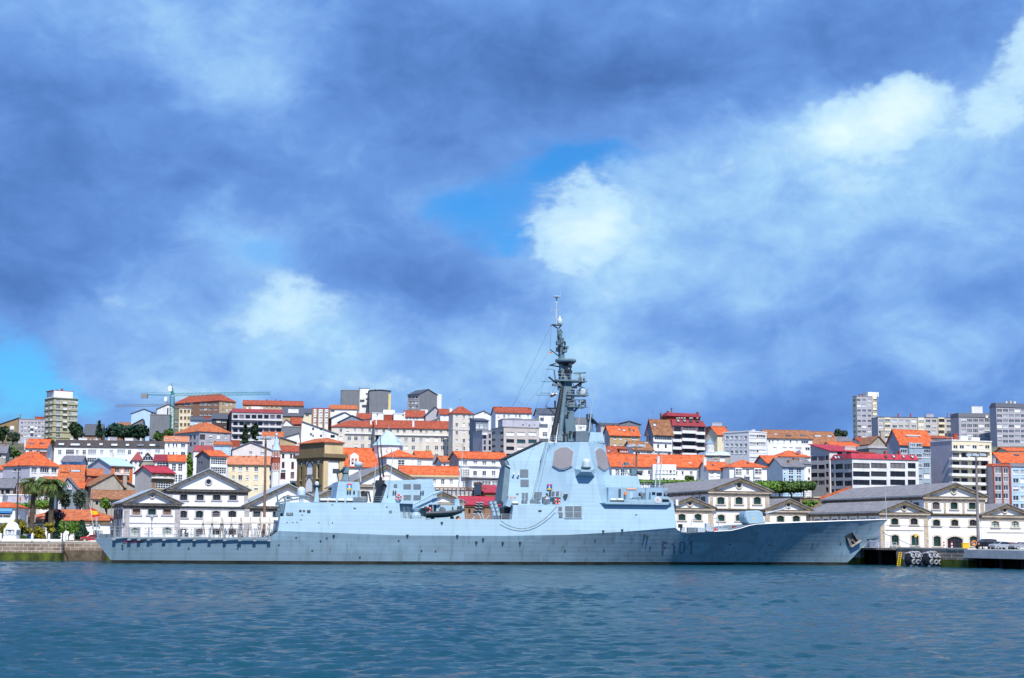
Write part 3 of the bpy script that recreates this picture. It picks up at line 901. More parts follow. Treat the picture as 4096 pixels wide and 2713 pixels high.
H('B',212,386,770,425,'house with bright red sheet roof and blank pale end wall behind the warehouses','house','red_roofed_house',wall='ochre',sw='wgrey',yaw=40,side=80,roof=('x','red',724),win=[((300,),866,120,54,'g'),((252,290,343),790,28,20,'w')],bal=[(212,388,800,815,.8)])
H('B',668,800,638,448,'dark sided house with two white glazed galleries and ragged orange roof','house','gallery_house',wall='white',sw='dgrey',yaw=42,side=562,roof=('x','or',600),win=[((735,),678,122,50,'g'),((735,),750,122,50,'g')],swin=[((580,600,2),690,10,24,'d')])
H('B',806,1180,704,455,'long cream building with salmon roof and many windows behind the lamp post','flats','cream_block',wall='cream',yaw=8,roof=('x','tan',645),win=[([850,957,1098],[738,806],22,32,'w'),([903,1028,1146],[738,806,885],32,38,'w'),([1075],882,14,30,'w'),([850,957],885,20,30,'w')],band=[],chim=[(930,638,8,CHIM,.45),(968,638,8,CHIM,.45),(1030,632,10,CHIM,.45)])
H('B',842,1152,588,520,'wide pale pink gable with three small windows','house',wall='pink',yaw=10,roof=('y','grey',985,528),win=[((985,),612,26,24,'w'),((1078,),620,32,28,'w')],chim=[(845,520,12,CHIM,.3)])
H('B',700,838,549,528,'pale blue white house with thin orange roof left of the pink gable','house',wall='blue',yaw=8,roof=('x','or2',530),win=[((760,822,2),563,14,16,'w'),((820,),612,16,24,'w')],chim=[(705,518,12,CHIM,.5),(868,512,70,'red',.5)])
H('B',538,696,600,512,'white house with wine red mansard and white chimney stack','house',wall='white',yaw=10,roof=('mans','wine',552),win=[((655,),592,20,20,'w')],chim=[(560,552,26,'white',.2)])
H('B',515,690,357,690,'pale blue house with grey roof and red dormer below the brick block','house',wall='blue',yaw=10,roof=('x','slate',332),win=[((560,640,4),376,20,22,'w')],chim=[(642,325,46,'red',.3)])
H('B',690,800,345,685,'dark roofed house with two white windows left of the balcony block','house',wall='dark',yaw=10,roof=('x','slate',306),win=[((735,778,2),352,34,26,'w')])
H('B',926,1395,238,830,'tan flats under a long red roof on the hilltop','flats',wall='tan',yaw=8,roof=('x','rb',206),win=[((960,1380,12),256,16,18,'w')],chim=[(1043,200,9,CHIM,.5),(1113,192,12,CHIM,.5),(1180,192,9,CHIM,.5),(1222,198,9,CHIM,.5),(1275,205,9,CHIM,.5)])
# ---- between crane and mast
H('C',258,418,322,720,'low tan house with white dormer below the hilltop flats','house',wall='tan',yaw=10,roof=('x','slate',258),extra=canopy_dormer('C',300,380,268,300),chim=[(365,318,10,'white',.1)])
H('C',256,336,390,685,'small white gable right of the balcony block','house',wall='white',yaw=12,roof=('y','grey',285,350))
H('C',332,402,386,690,'small house with dark red roof beside a white gable','house',wall='red',yaw=12,roof=('x','rb',338))
H('C',412,484,300,760,'cream house with dark grey roof left of the striped flats','house',wall='cream',yaw=8,roof=('x','slate',270),win=[((448,),318,30,16,'w')])
def stripes(h,t):
 for u in (490,530,578,622):
  xa,_=h.front(u-8,300);xb,_=h.front(u+8,300)
  b=MB();b.box(max(.02,xa),min(h.W,xb),-.25,-.004,h.z0,h.ze-.02);b.build('brick_pilaster',WM['brick'],t)
H('C',485,628,265,735,'white flats with vertical brick stripes','flats','striped_block',wall='white',yaw=8,roof=('flat','red'),win=[([510,555,600],[290,330,370],24,24,'h')],extra=stripes)
H('C',630,838,268,742,'white house with red roof joined to the striped flats','house',wall='white',yaw=8,roof=('x','or2',241),win=[((648,),284,30,14,'d')],chim=[(700,240,8,CHIM,.5),(735,242,8,CHIM,.5)])
H('C',640,845,344,690,'dark house with a broad white gable end','house',wall='white',sw='red',yaw=24,side=615,roof=('y','slate',742,294))
H('C',705,915,366,672,'house with dark slate gable above the long hotel','house',wall='slate',yaw=12,roof=('y','slate',800,318))
H('C',845,956,346,700,'house with red brown roof beside white roof boxes','house',wall='white',yaw=8,roof=('x','rb',306),chim=[(860,290,20,'white',.6)])
H('C',958,1048,302,690,'white cube house with one window above the hotel roof','house','cube_house',wall='white',yaw=8,roof=('flat','white'),win=[((998,),312,12,14,'w')])
H('C',1050,1126,312,694,'brick red house with white parapet between white cubes','house',wall='red',yaw=8,roof=('flat','white'),chim=[(1090,275,90,'white',.8)])
H('C',1127,1216,306,690,'white house with dish aerial left of the grey gable','house',wall='white',yaw=8,roof=('flat','white'),win=[((1200,),318,12,12,'d')])
H('C',400,686,462,590,'plain white gable wall with six small windows above the church gatehouse','house','white_gable_house',wall='white',yaw=8,roof=('y','grey',408,366),win=[((495,558,2),422,14,18,'d'),((557,),478,16,18,'d'),((648,),482,34,22,'d'),((495,),478,12,14,'d')],chim=[(480,455,14,METAL,.0)])
H('C',250,396,408,630,'dark grey flat roofed house below small white gable','house',wall='dgrey',yaw=8,roof=('flat','flat'))
H('C',236,392,500,560,'white lean-to wall sloping up to the big white gable','house',wall='white',yaw=8,roof=('y','grey',385,455))
H('C',232,356,527,535,'tan gable wall behind the spired house','house',wall='tan',yaw=8,roof=('y','grey',240,490))
H('C',100,256,486,600,'orange roof low behind the poplars','house',wall='white2',yaw=8,roof=('x','or2',452))
def bay_tower(h,t):
 x0,zt=h.front(172,592,-1.4);x1,_=h.front(238,592,-1.4)
 r=(x1-x0)/2*1.02;cx=(x0+x1)/2
 b=MB();b.lathe((cx,-.4,0),[(r,h.front(200,750,-1)[1]),(r,zt)],8,smooth=False)
 p=b.build('bay_tower',WM['red'],t)
 for v in (615,720):
  for k in (-1,0,1):
   a=k*math.pi/4
   z=h.front(205,v,-1.4)[1]
   o=link('window',win_mesh(r*.5,2.1,'w'),p,(cx+math.sin(a)*(r*.924+.2),-.4-math.cos(a)*(r*.924+.2),z));o.rotation_euler=(0,0,a)
 b=MB();b.lathe((cx,-.4,0),[(r,h.z0),(r*.999,h.front(200,750,-1)[1]-.01)],8,smooth=False);b.build('bay_base',WM['white'],t)
 za=h.front(210,470,-.4)[1]
 b=MB();b.lathe((cx,-.4,0),[(r*1.18,zt+.01),(r*.8,zt+(za-zt)*.25),(r*.4,zt+(za-zt)*.6),(.12,za)],8,smooth=False)
 b.dome((cx,-.4,za),.45,.6,8,4,-1.2);b.build('spire',RM['pblue'],t)
H('C',182,392,603,455,'white house with red bay tower and pale spire left of the stone gatehouse','house','spired_house',wall='white',yaw=8,roof=('x','rb',562),win=[([260],634,18,30,'r'),([322,346],634,16,30,'r'),([260,334],708,22,52,'r'),([258],790,40,46,'r'),([332],786,30,50,'r')],bal=[(316,380,812,830,.7),(246,280,732,745,.5)],extra=bay_tower)
H('C',640,1178,408,640,'left wing of the long cream hotel with red brown roof','hotel','hotel_wing',wall='cream2',yaw=8,d=14,roof=('hip','rb',360),win=[([712,765,822,880,938,1000,1050,1105,1155],436,20,28,'w'),([712,778,830,882,942],498,30,32,'w'),([830,882,940],562,28,34,'w'),([1000,1050,1105,1155],[500,562],26,32,'w')],bal=[(745,1176,452,468,.6)],chim=[(948,356,12,'white',.2)])
H('D',0,610,420,632,'right wing of the long cream hotel below its square tower','hotel','hotel_wing',wall='cream2',yaw=8,d=14,roof=('x','rb',364),win=[([12,68,122,178,230,296,360,405,462,518,575],441,20,28,'w'),([190,242,300,360,413,482,530,580],510,28,34,'w'),([245,300,412,482,530,580],572,28,32,'w'),([482,578],630,28,20,'w')],bal=[(0,612,464,480,.6)],chim=[(300,358,16,'white',.1),(10,352,8,'white',.2)])
H('D',612,766,302,622,'square cream hotel tower with pointed red roof','tower','hotel_tower',wall='cream2',sw='cream2',yaw=18,side=578,roof=('hip','rb',248),win=[([641,697,742],[330,392,455,517,578],20,30,'w')],band=[432],bandm=WM['mauve'])
def church_dome(h,t):
 c=h.front(1085,560,5)
 cx=c[0];ra=(h.front(1200,560,5)[0]-h.front(970,560,5)[0])/2
 z1=h.front(1085,556,5)[1];za=h.front(1085,440,5)[1];zf=h.front(1085,395,5)[1]
 b=MB();b.lathe((cx,5,0),[(ra*.98,z1-6),(ra*.98,z1-.01)],8,smooth=False);p=b.build('drum',WM['white'],t)
 for k in (-1,0,1):
  a=k*math.pi/4
  w=MB();w.torus((0,0,0),.75,.16,n=14,m=6);w.cur=1;w.lathe((0,.02,0),[(.74,0),(.74,.05)],14,'y')
  o=w.build('round_window',[WM['stone'],GLASS],p,(cx+math.sin(a)*ra*.92,5-math.cos(a)*ra*.92,z1-1.6));o.rotation_euler=(0,0,a)
 b=MB();b.lathe((cx,5,0),[(ra*1.1,z1),(ra*1.02,z1+.4),(ra*.62,z1+(za-z1)*.55),(ra*.3,z1+(za-z1)*.86),(.25,za)],8,smooth=False)
 p=b.build('dome_roof',RM['pblue'],t)
 b=MB();b.rod((cx,5,za-.2),(cx,5,zf),.12);b.dome((cx,5,za+.9),.3,.3,8,4,-1.2);b.build('finial',METAL,p)
def bell_gable(h,t):
 x0,zt=h.front(785,636,-.2);x1,zb=h.front(850,716,-.2)
 b=MB()
 w=x1-x0
 b.box(x0,x0+w*.18,-.3,.9,zb,zt);b.box(x1-w*.18,x1,-.3,.9,zb,zt);b.box(x0+w*.42,x1-w*.42,-.3,.9,zb,zt)
 for a,c in ((x0+w*.18,x0+w*.42),(x1-w*.42,x1-w*.18)):
  b.box(a,c,-.3,.9,zb,zb+.5);b.box(a,c,-.3,.9,zt-.7,zt)
 xm=(x0+x1)/2
 b.prism([(x0-.2,-.32,zt+.004),(x1+.2,-.32,zt+.004),(xm,-.32,zt+1.1)],[(x0-.2,.92,zt+.004),(x1+.2,.92,zt+.004),(xm,.92,zt+1.1)])
 p=b.build('bell_gable',WM['white'],t)
 for a in (x0+w*.3,x1-w*.3):
  b=MB();b.lathe((a,.3,zb+1.2),[(.42,0),(.34,.2),(.24,.6),(.08,.8)],10);b.build('bell',METAL,p)
H('C',737,1190,720,455,'white church nave with bright orange roof, bell gable and pale blue dome','church','church',wall='white',yaw=8,d=13,roof=('x','or',582),extra=several(church_dome,bell_gable))
H('D',92,332,642,440,'white church transept with orange roof and gridded window, right of the dome','church','church_transept',wall='white',sw='lav',yaw=16,side=32,roof=('hip','or',588),win=[((206,),694,52,52,'g')])
H('D',334,452,652,452,'white church annex with low orange roof and one window','church','church_annex',wall='white',yaw=12,roof=('x','or',606),win=[((348,),694,28,36,'g')])
H('D',205,656,784,405,'white building with broad orange roof and stone cornice below the transept','house','cloister_house',wall='white',yaw=8,roof=('x','or',722),win=[([390,465,531,597],838,30,44,'w')],extra=lambda h,t:cornice_strip(h,t))
# ---- skyline behind the hangar
H('C',716,861,122,860,'dark grey blank tower wall on the skyline, left of the white stair wall','flats',wall='dgrey',yaw=8,roof=('flat','flat'),win=[],chim=[(858,100,8,'dgrey',.5)])
H('C',861,937,108,868,'narrow white stair tower between two dark grey walls on the skyline','flats',wall='white',yaw=8,roof=('flat','flat'),win=[((915,),[150,190,230],14,12,'d')],bal=[(865,900,182,194),(880,920,226,236)])
H('C',937,1102,124,858,'dark grey blank block with yellow right edge on the skyline','flats',wall='dgrey',yaw=8,roof=('y','slate',1020,117),chim=[(980,112,8,CHIM,.2)],extra=boxpart('C',1086,1102,148,300,'yellow_side_wall',WM['yellow'],.3),cornice=False)
H('D',350,488,152,860,'dark slate gabled tower block with red striped left side on the skyline','flats',wall='dgrey',sw='wgrey',yaw=38,side=257,roof=('y','slate',416,113),swin=[((275,325,3),[176,216,252],20,22,'w')],band=[],extra=boxpart('D',488,520,150,290,'white_side_wall',WM['white'],.2,6.))
H('D',235,392,330,720,'white house with long red brown roof below the skyline blocks','house',wall='white',yaw=8,roof=('x','rb',284),win=[((250,330,4),346,14,14,'w')],chim=[(385,272,60,'white',.7),(230,290,12,'white',.2)])
H('D',396,548,322,690,'dark grey gable beside the pointed hotel tower','house',wall='mauve',yaw=18,sw='red',side=385,roof=('y','slate',472,252))
H('D',414,512,372,660,'small white gable with two windows at the hotel roof','house',wall='white',yaw=10,roof=('y','grey',500,342),win=[((485,),362,26,14,'w')])
H('D',512,582,310,670,'white house with small orange roof left of the hotel tower','house',wall='white',yaw=10,roof=('x','rb',272),win=[((548,),330,12,20,'w')],chim=[(594,260,20,'white',.4)])
H('D',775,908,312,720,'white gabled house right of the hotel tower','house',wall='white',yaw=10,roof=('y','grey',850,282),win=[((862,),296,12,10,'w')])
H('D',790,890,360,575,'dark glass fronted modern block in the gap right of the hotel tower','flats','glass_block',wall='slate',yaw=14,roof=('shed','slate',345),win=[((805,870,3),[400,450,500,550],24,36,'w')])
H('D',842,945,440,560,'grey block with stepped balconies beside the dark glass block','flats',wall='mauve',yaw=20,roof=('flat','flat'),win=[((860,900,2),[480,530,575],18,34,'d')],bal=[(842,880,455,470)])
H('D',946,1226,298,660,'white block with red brown roof left of the mast','flats',wall='white',yaw=10,roof=('x','rb',258),win=[([968,1013,1050,1105,1135,1200],325,16,24,'w')],chim=[(988,250,12,CHIM,.4),(940,252,12,CHIM,.4),(1216,260,22,CHIM,.3)])
H('D',1000,1288,352,600,'stained lavender block with blank wall above the slotted flats','flats',wall='lav',yaw=10,roof=('flat','flat'),win=[((1160,),392,12,10,'d'),((1210,1250,2),400,18,22,'w')],chim=[(1095,338,110,'lav',.4)])
H('D',1010,1286,416,535,'slotted modern flats with white shutters and dark bands left of the bridge','flats','shuttered_flats',wall='wgrey',yaw=20,side=915,roof=('flat','flat'),win=[([1060,1146,1235],462,62,26,'s'),([1060],[518,576,632],62,28,'d'),([1146,1235],519,66,26,'G'),([1146],576,62,24,'s'),([1235],[576,632],62,26,'d'),([1146],630,62,26,'s')],swin=[((930,995,2),[455,510,560,605],26,20,'d')])
H('E',306,526,308,620,'white block with mixed balconies behind the mast legs','flats',wall='white',yaw=10,roof=('x','slate',270),win=[([330,350],[350],30,30,'w'),([352],[466],38,34,'w'),([415,480],[350,410,465],22,34,'w')],bal=[(312,380,372,386),(312,385,488,500)])
H('E',590,696,385,640,'white block with dark attic between the mast and the dish director','flats',wall='white',yaw=10,roof=('mans','slate',334),win=[((632,656,2),418,22,26,'w')])
H('E',862,1094,472,575,'tan house with orange roof and rooflights right of the bridge tower','house',wall='tan',sw='mauve',yaw=20,side=808,roof=('x','or',408),win=[([903,945],[495,551],20,24,'w'),([990],518,16,22,'w'),([1052],494,36,28,'w')],sky=[(932,432,14),(970,440,24),(1046,440,14)],chim=[(900,385,14,'ochre',.6),(1018,420,12,'ochre',.2)])
H('E',915,1102,388,690,'low dark slate gable on the skyline right of the bridge','house',wall='dgrey',yaw=8,roof=('y','slate',1012,362),chim=[(785,362,6,METAL,.3)])
H('E',790,930,395,680,'grey roofed house peeping out right of the bridge director','house',wall='mauve',yaw=8,roof=('x','slate',383))
H('E',850,1002,640,500,'glazed gallery house with small red roof right of the radar face','house',wall='white',yaw=10,roof=('x','rb',566),win=[([875],660,34,34,'g'),([930,980],655,40,46,'g')],extra=canopy_dormer('E',936,1008,584,608,m=WM['red'],rm=RM['rb']),sky=[(850,602,20)])
H('F',66,218,590,510,'low house with old brown roof and white gallery below the tan house','house',wall='white',yaw=16,roof=('x','old',528),win=[([145],572,44,26,'w'),([100,190],610,40,20,'g')],sky=[(165,540,36)])
# ---- right of the bridge
def res_gallery(h,t):
 boxpart('F',218,402,700,830,'glazed_gallery',WM['white'],2.2,rows=[((248,385,6),758,20,26,'w'),((248,385,6),815,20,20,'w')])(h,t)
 boxpart('F',572,660,738,818,'bay_window',WM['white'],1.0,rows=[((598,640,2),775,36,56,'g')])(h,t)
H('E',876,1632,722,415,'long white residence with bright orange roof behind the bridge wing','house','residence',wall='white',yaw=6,d=12,roof=('x','or',632),win=[((1116,1169,2),765,20,32,'w'),((1384,1432,2),770,18,32,'w'),((1499,),770,22,32,'w'),((920,960,2),765,32,50,'g')],chim=[(1240,640,16,'white',.15)],extra=lambda h,t:(res_gallery(h,t),canopy_dormer('F',500,522,686,704)(h,t)))
H('F',655,818,748,408,'lower white wing with orange roof and three windows left of the end pavilion','house','residence_wing',wall='white',yaw=8,roof=('x','or',690),win=[([680,733,788],775,24,32,'w')],chim=[(624,648,22,'white',.3)],sky=[(690,714,14)])
H('F',818,1112,722,402,'white end pavilion with hipped orange roof and hanging galleries','house','residence_pavilion',wall='white',yaw=8,roof=('hip','or',666),win=[([962],762,24,50,'w'),([962],830,24,30,'w')],extra=several(boxpart('F',864,918,730,800,'gallery',WM['white'],.9,rows=[((891,),758,50,44,'g')]),boxpart('F',1014,1074,732,804,'gallery',WM['white'],.9,rows=[((1044,),756,54,40,'g')]),boxpart('F',1012,1080,815,850,'gallery',WM['white'],.7,rows=[((1046,),832,60,26,'g')])),bal=[(942,986,782,798,.8)],sky=[(960,698,14)])
def red_penthouse(h,t):
 xa,zt=h.front(330,322,3);xb,zb=h.front(590,352,3)
 b=MB();b.box(xa,xb,3,h.d-1,h.ze+1.5,zt);p=b.build('penthouse',WM['red'],t)
 z2=h.front(450,297,3)[1]
 b=MB();b.prism([(xa-.3,2.2,zt+.004),(xb+.3,2.2,zt+.004),(xb+.3,h.d-.6,zt+.004),(xa-.3,h.d-.6,zt+.004)],[(xa+.5,4.2,z2),(xb-.5,4.2,z2),(xb-.5,h.d-3,z2),(xa+.5,h.d-3,z2)]);b.build('roof',RM['wine'],p)
 for u in (410,428,448,470,513,527,570):
  x,z=h.front(u,340,1.2)
  b=MB();b.dome((x,1.4,z),.42,.22,10,4);o=b.build('satellite_dish',RAILW,t)
H('F',372,630,402,535,'dark brown flats with white balcony walls and red roof, above the residence','flats','red_roofed_flats',wall='plum',sw='dgrey',yaw=22,side=285,roof=('mans','wine',356),win=[([412,598],[426,486,545,605],52,34,'d'),([504],[420,482,540,600],90,40,'d')],bal=[(376,446,442,465,.9),(558,628,446,470,.9),(450,562,434,460,1.5),(376,446,502,526,.9),(558,628,505,530,.9),(450,562,494,520,1.5),(376,446,562,586,.9),(558,628,566,590,.9),(450,562,552,580,1.5),(450,562,610,635,1.5)],chim=[(338,284,14,CHIM,.5),(570,292,14,CHIM,.5),(282,302,10,CHIM,.9),(366,258,6,METAL,.6)],sky=[(414,363,24),(465,363,24),(513,364,24),(565,366,24)],extra=red_penthouse)
H('F',222,370,457,515,'old white gallery house with mossy brown roof left of the red roofed flats','house',wall='white',sw='slate',yaw=28,side=165,roof=('x','old',358),win=[([300],491,136,42,'g'),([260,320],560,16,30,'d'),([262,346],625,18,30,'d')],bal=[(228,370,515,530,.5),(235,370,590,602,.5)],sky=[(228,396,30)],swin=[((178,192,2),500,8,40,'d')])
H('F',724,822,470,580,'cream house with small orange roof right of the red roofed flats','house',wall='cream',sw='cream',yaw=28,side=632,roof=('x','or',414),win=[((772,796,2),510,16,30,'w')])
def turret(h,t):
 cx,z0=h.front(679,625,-.6);_,zt=h.front(679,540,-.6);za=h.front(679,487,-.6)[1]
 r=(h.front(712,600,-.6)[0]-h.front(648,600,-.6)[0])/2
 b=MB();b.lathe((cx,1.5,0),[(r,z0),(r,zt)],8,smooth=False);p=b.build('turret',WM['white'],t)
 for k in (-1,0,1):
  a=k*math.pi/4
  o=link('window',win_mesh(r*.6,2.,'w'),p,(cx+math.sin(a)*(r*.924+.2),1.5-math.cos(a)*(r*.924+.2),zt-1.5));o.rotation_euler=(0,0,a)
 b=MB();b.lathe((cx,1.5,0),[(r*1.12,zt+.01),(r*.6,zt+(za-zt)*.35),(r*.25,zt+(za-zt)*.7),(.08,za)],8,smooth=False);b.build('spire',mat('spire_blue_slate',(.20,.30,.42),.5),p)
H('F',634,825,632,482,'grey house with blue spired turret beside the white ribbon block','house','turret_house',wall='conc',yaw=8,roof=('mans','pblue',602),win=[([665,765],668,42,44,'w'),([712],680,26,40,'w')],bal=[(634,825,616,632,.5)],extra=turret)
H('F',972,1110,450,500,'white modern block with brown ribbon windows','flats','ribbon_block',wall='white',sw='white2',yaw=40,side=772,roof=('flat','white'),win=[((1003,1078,2),[482,540,598,655],54,24,'w'),((1041,),[482,540,598,655],20,24,'b')],swin=[((800,945,5),[492,552,606],22,26,'w')],chim=[(1006,430,14,'white',.4)])
H('F',678,802,405,670,'dark brick penthouse block on the skyline above the cream house','flats',wall='plum',yaw=8,roof=('flat','flat'),chim=[(720,375,80,'mauve',.5)])
H('F',800,884,446,650,'low cluttered grey house between cream house and ribbon block','house',wall='mauve',yaw=8,roof=('flat','flat'))
H('G',134,488,498,560,'long white house with weathered red brown roof right of the ribbon block','house',wall='white',yaw=8,roof=('x','old',438),win=[([152,178,218,268,318,368],522,14,20,'w'),([430],528,56,20,'w'),([195,272,320],580,30,26,'s'),([380],580,50,24,'w'),([452],580,36,24,'w')],sky=[(200,472,30),(300,480,50),(410,480,40)],chim=[(165,432,10,CHIM,.5)])
H('G',490,682,548,572,'cream house under the right half of the weathered roof','house',wall='cream',yaw=8,roof=('x','old',450),win=[((515,560,2),570,20,24,'w')],sky=[(530,484,60),(622,486,40)])
H('G',682,802,522,605,'yellow house with grey roof beside the hilltop tree','house',wall='yellow',yaw=8,roof=('x','grey',490))
H('G',134,226,655,520,'small white house with dark balcony at the foot of the ribbon block','house',wall='white',yaw=8,roof=('flat','flat'),win=[((165,),635,44,16,'d')])
H('G',256,424,722,440,'pale blue house with grey roof and glazed bays above the hedge','house',wall='blue',sw='white',yaw=14,roof=('x','grey',660),win=[([322,384],756,38,50,'g'),([272],765,14,34,'w'),([322,384],812,38,46,'g'),([272],820,14,30,'w')],chim=[(303,668,14,'brick',.2),(352,650,30,'brick',.4),(392,655,24,'conc',.4)])
H('G',137,254,694,455,'corner house with grey glazed gallery under an orange roof','house',wall='mauve',yaw=12,roof=('x','or',640),win=[([195],730,108,50,'g'),([195],800,108,50,'g')])
H('G',240,470,640,480,'house with orange hipped roof and white dormer behind the pale blue house','house',wall='white',yaw=12,roof=('hip','or',592),extra=canopy_dormer('G',396,414,590,608),sky=[(368,626,30)])
H('G',424,478,700,448,'narrow stone and white house against the dark office block','house',wall='white',yaw=14,roof=('x','grey',655),win=[([465],752,14,34,'w'),([462],815,14,24,'d')])
H('G',645,852,562,548,'white house with orange roof behind the dark office block','house',wall='white',yaw=8,roof=('x','or',532),win=[((830,),575,30,24,'w')],chim=[(692,535,14,CHIM,.4),(722,540,14,CHIM,.4),(815,530,10,CHIM,.4)])
H('G',622,838,600,452,'upper part of the dark office block with pinkish front and red roof','office','office_block',wall='pink',sw='wgrey',yaw=28,side=474,roof=('shed','red',560),win=[([703,775],585,38,30,'d')],swin=[((500,560,2),[655,722,785,845],50,34,'d'),((605,),[650,715,778,840,900],22,36,'d')],chim=[(780,560,110,'wgrey',.2)])
H('G',800,1320,662,432,'wide dark office block with white bands and sloped red roof above the arsenal roof','office','office_block',wall='white2',sw='wgrey',yaw=20,side=632,roof=('mans','red',622),d=14,win=[((873,),[712,777,843],132,42,'d'),((1010,),[712,777,843],124,42,'d'),((1158,),[712,777,843],118,42,'d'),((1268,),[712,777,843],62,42,'d'),((880,1240,4),905,80,30,'d')],swin=[((645,),[720,785,850,915],22,38,'d'),((700,770,2),[718,785,850,915],58,40,'d')],sky=[(668,652,18),(692,651,18),(718,650,18),(1062,646,16),(1124,646,20),(1200,646,20),(1270,648,20)],chim=[(910,606,160,'red',.5),(1060,598,14,CHIM,.5),(1170,598,14,CHIM,.5)])
H('G',836,962,170,835,'tall grey tower block on the right skyline','tower','tower_block',wall='mauve',sw='cream',yaw=16,side=803,roof=('flat','flat'),win=[([853,895,938],[198,239,281,322,363,404,446,487],30,20,'w')],swin=[((818,),[200,241,283,324,365,406,448,489],18,20,'w')],extra=several(boxpart('G',960,1002,168,560,'balcony_bay',WM['cream'],1.0,rows=[((981,),[196,240,282,323,364,405,447,488],34,18,'w')]),boxpart('G',924,1010,134,172,'penthouse',WM['white'],-1.5,6.),boxpart('G',1002,1012,150,560,'white_edge_wall',WM['white'],.5)),chim=[(858,152,10,CHIM,.5),(882,151,12,CHIM,.5)])
H('H',30,666,336,815,'long brick and grey block with cream balcony stacks on the right skyline','flats','long_apartment_block',wall='wgrey',sw='mauve',yaw=3,d=12,roof=('flat','slate'),win=[([55,162,212,262,312,425,472,586,637],[362,405,448],36,22,'w')],extra=several(*[boxpart('H',u-26,u+26,334,480,'balcony_stack',WM['cream'],.8,rows=[((u,),[356,400,446],44,24,k)]) for u,k in ((107,'w'),(370,'h'),(530,'d'))]),chim=[(190,304,10,CHIM,.5),(288,304,10,CHIM,.5),(435,306,60,'mauve',.5),(605,305,10,CHIM,.5),(578,298,6,METAL,.5)])
H('H',664,958,332,800,'grey blue block with regular windows and dark attic on the right skyline','flats','grid_apartment_block',wall='mauve',yaw=6,roof=('mans','slate',300),win=[((704,934,6),[357,398,438,479,520],40,25,'w')],chim=[(805,247,90,'white2',.5),(882,316,20,'white',.0)])
H('H',958,1290,258,785,'highest grey block at the right edge of the skyline','flats','grid_apartment_block',wall='mauve',sw='mauve',yaw=16,side=905,roof=('mans','slate',224),win=[((985,1265,7),[280,321,361,402,443,483,523,563],40,24,'w')],chim=[(1035,208,14,'white',.5),(1068,204,14,'yellow',.5),(1100,208,20,'white',.5)])
H('H',202,460,545,480,'blue grey stained flats with white framed windows and orange roof','flats',wall='gblue',sw='mauve',yaw=24,side=100,roof=('x','or',440),win=[([235,418],600,50,26,'w'),([350,415],632,58,34,'w'),([300],628,40,32,'w'),([356,416],710,46,36,'w'),([356,416],792,46,40,'w'),([356,416],862,46,24,'w'),([300],[710,790],30,36,'w')],extra=several(canopy_dormer('H',252,356,476,528,rm=RM['white']),boxpart('H',275,384,530,880,'bay',WM['gblue'],.9,rows=[((300,352,2),[552,632,712,794],46,32,'w')])))
H('H',610,920,522,440,'white flats with six rows of balconies beside the tall lamp post','flats','balcony_flats',wall='cream',sw='mauve',yaw=24,side=440,roof=('flat','white'),d=14,win=[([633,710,795,865],[628,695,760,826,892,950],50,36,'d'),((640,890,6),566,36,30,'w')],bal=[(610,918,v-18,v+12,1.3) for v in (662,722,788,855,920,984)]+[(610,920,590,604,.8)],chim=[(700,482,70,'white',.2),(790,492,80,'white',.3),(638,462,36,'red',.6)])
def redframe(h,t):
 for u,w in ((936,14),(1006,8),(1066,14)):
  xa,_=h.front(u-w/2,850);xb,_=h.front(u+w/2,850)
  b=MB();b.box(max(0.01,xa),min(h.W-.01,xb),-.3,-.004,h.z0,h.ze);b.build('red_pier',WM['red'],t)
H('H',930,1072,716,440,'narrow flats with dark red piers and white windows','flats','pier_flats',wall='mauve',yaw=8,roof=('mans','rb',696),win=[([974],[752,820,885,950],50,40,'w'),([1034],[752,820,885,950],38,40,'w')],extra=redframe)
H('H',1073,1290,720,446,'pale blue grey flats at the right edge','flats',wall='blue',sw='sblue',yaw=8,roof=('mans','grey',694),win=[((1113,1230,3),[763,830,894,966,1030],46,36,'w')],extra=boxpart('H',1074,1084,722,1060,'blue_edge_wall',WM['sblue'],.15))
H('H',1000,1290,690,490,'house with broad orange roof and rooflight at the right edge','house',wall='white',yaw=8,roof=('x','or',617),sky=[(1115,634,46)],chim=[(945,655,40,'mauve',.3)])
H('H',1050,1290,600,560,'strip of orange roof above the right edge houses','house',wall='cream',yaw=8,roof=('x','or',578))
H('G',942,1062,540,570,'old concrete gable with rusty chimney left of the orange roofed flats','house',wall='conc',yaw=12,roof=('y','old',1005,480),chim=[(1036,440,34,'conc',.2)])
H('G',862,952,525,640,'pale pink low house at the foot of the right tower block','house',wall='pink',yaw=8,roof=('x','rb',497),win=[((880,930,4),530,8,18,'w')])
H('G',932,1116,576,520,'dark flat roofed house carrying a big dish aerial','house',wall='dgrey',yaw=10,roof=('mans','flat',555))
H('H',425,610,498,545,'low red roofed houses behind the balcony flats','house',wall='mauve',yaw=8,roof=('x','rb',484),chim=[(570,490,100,'white',.2)])
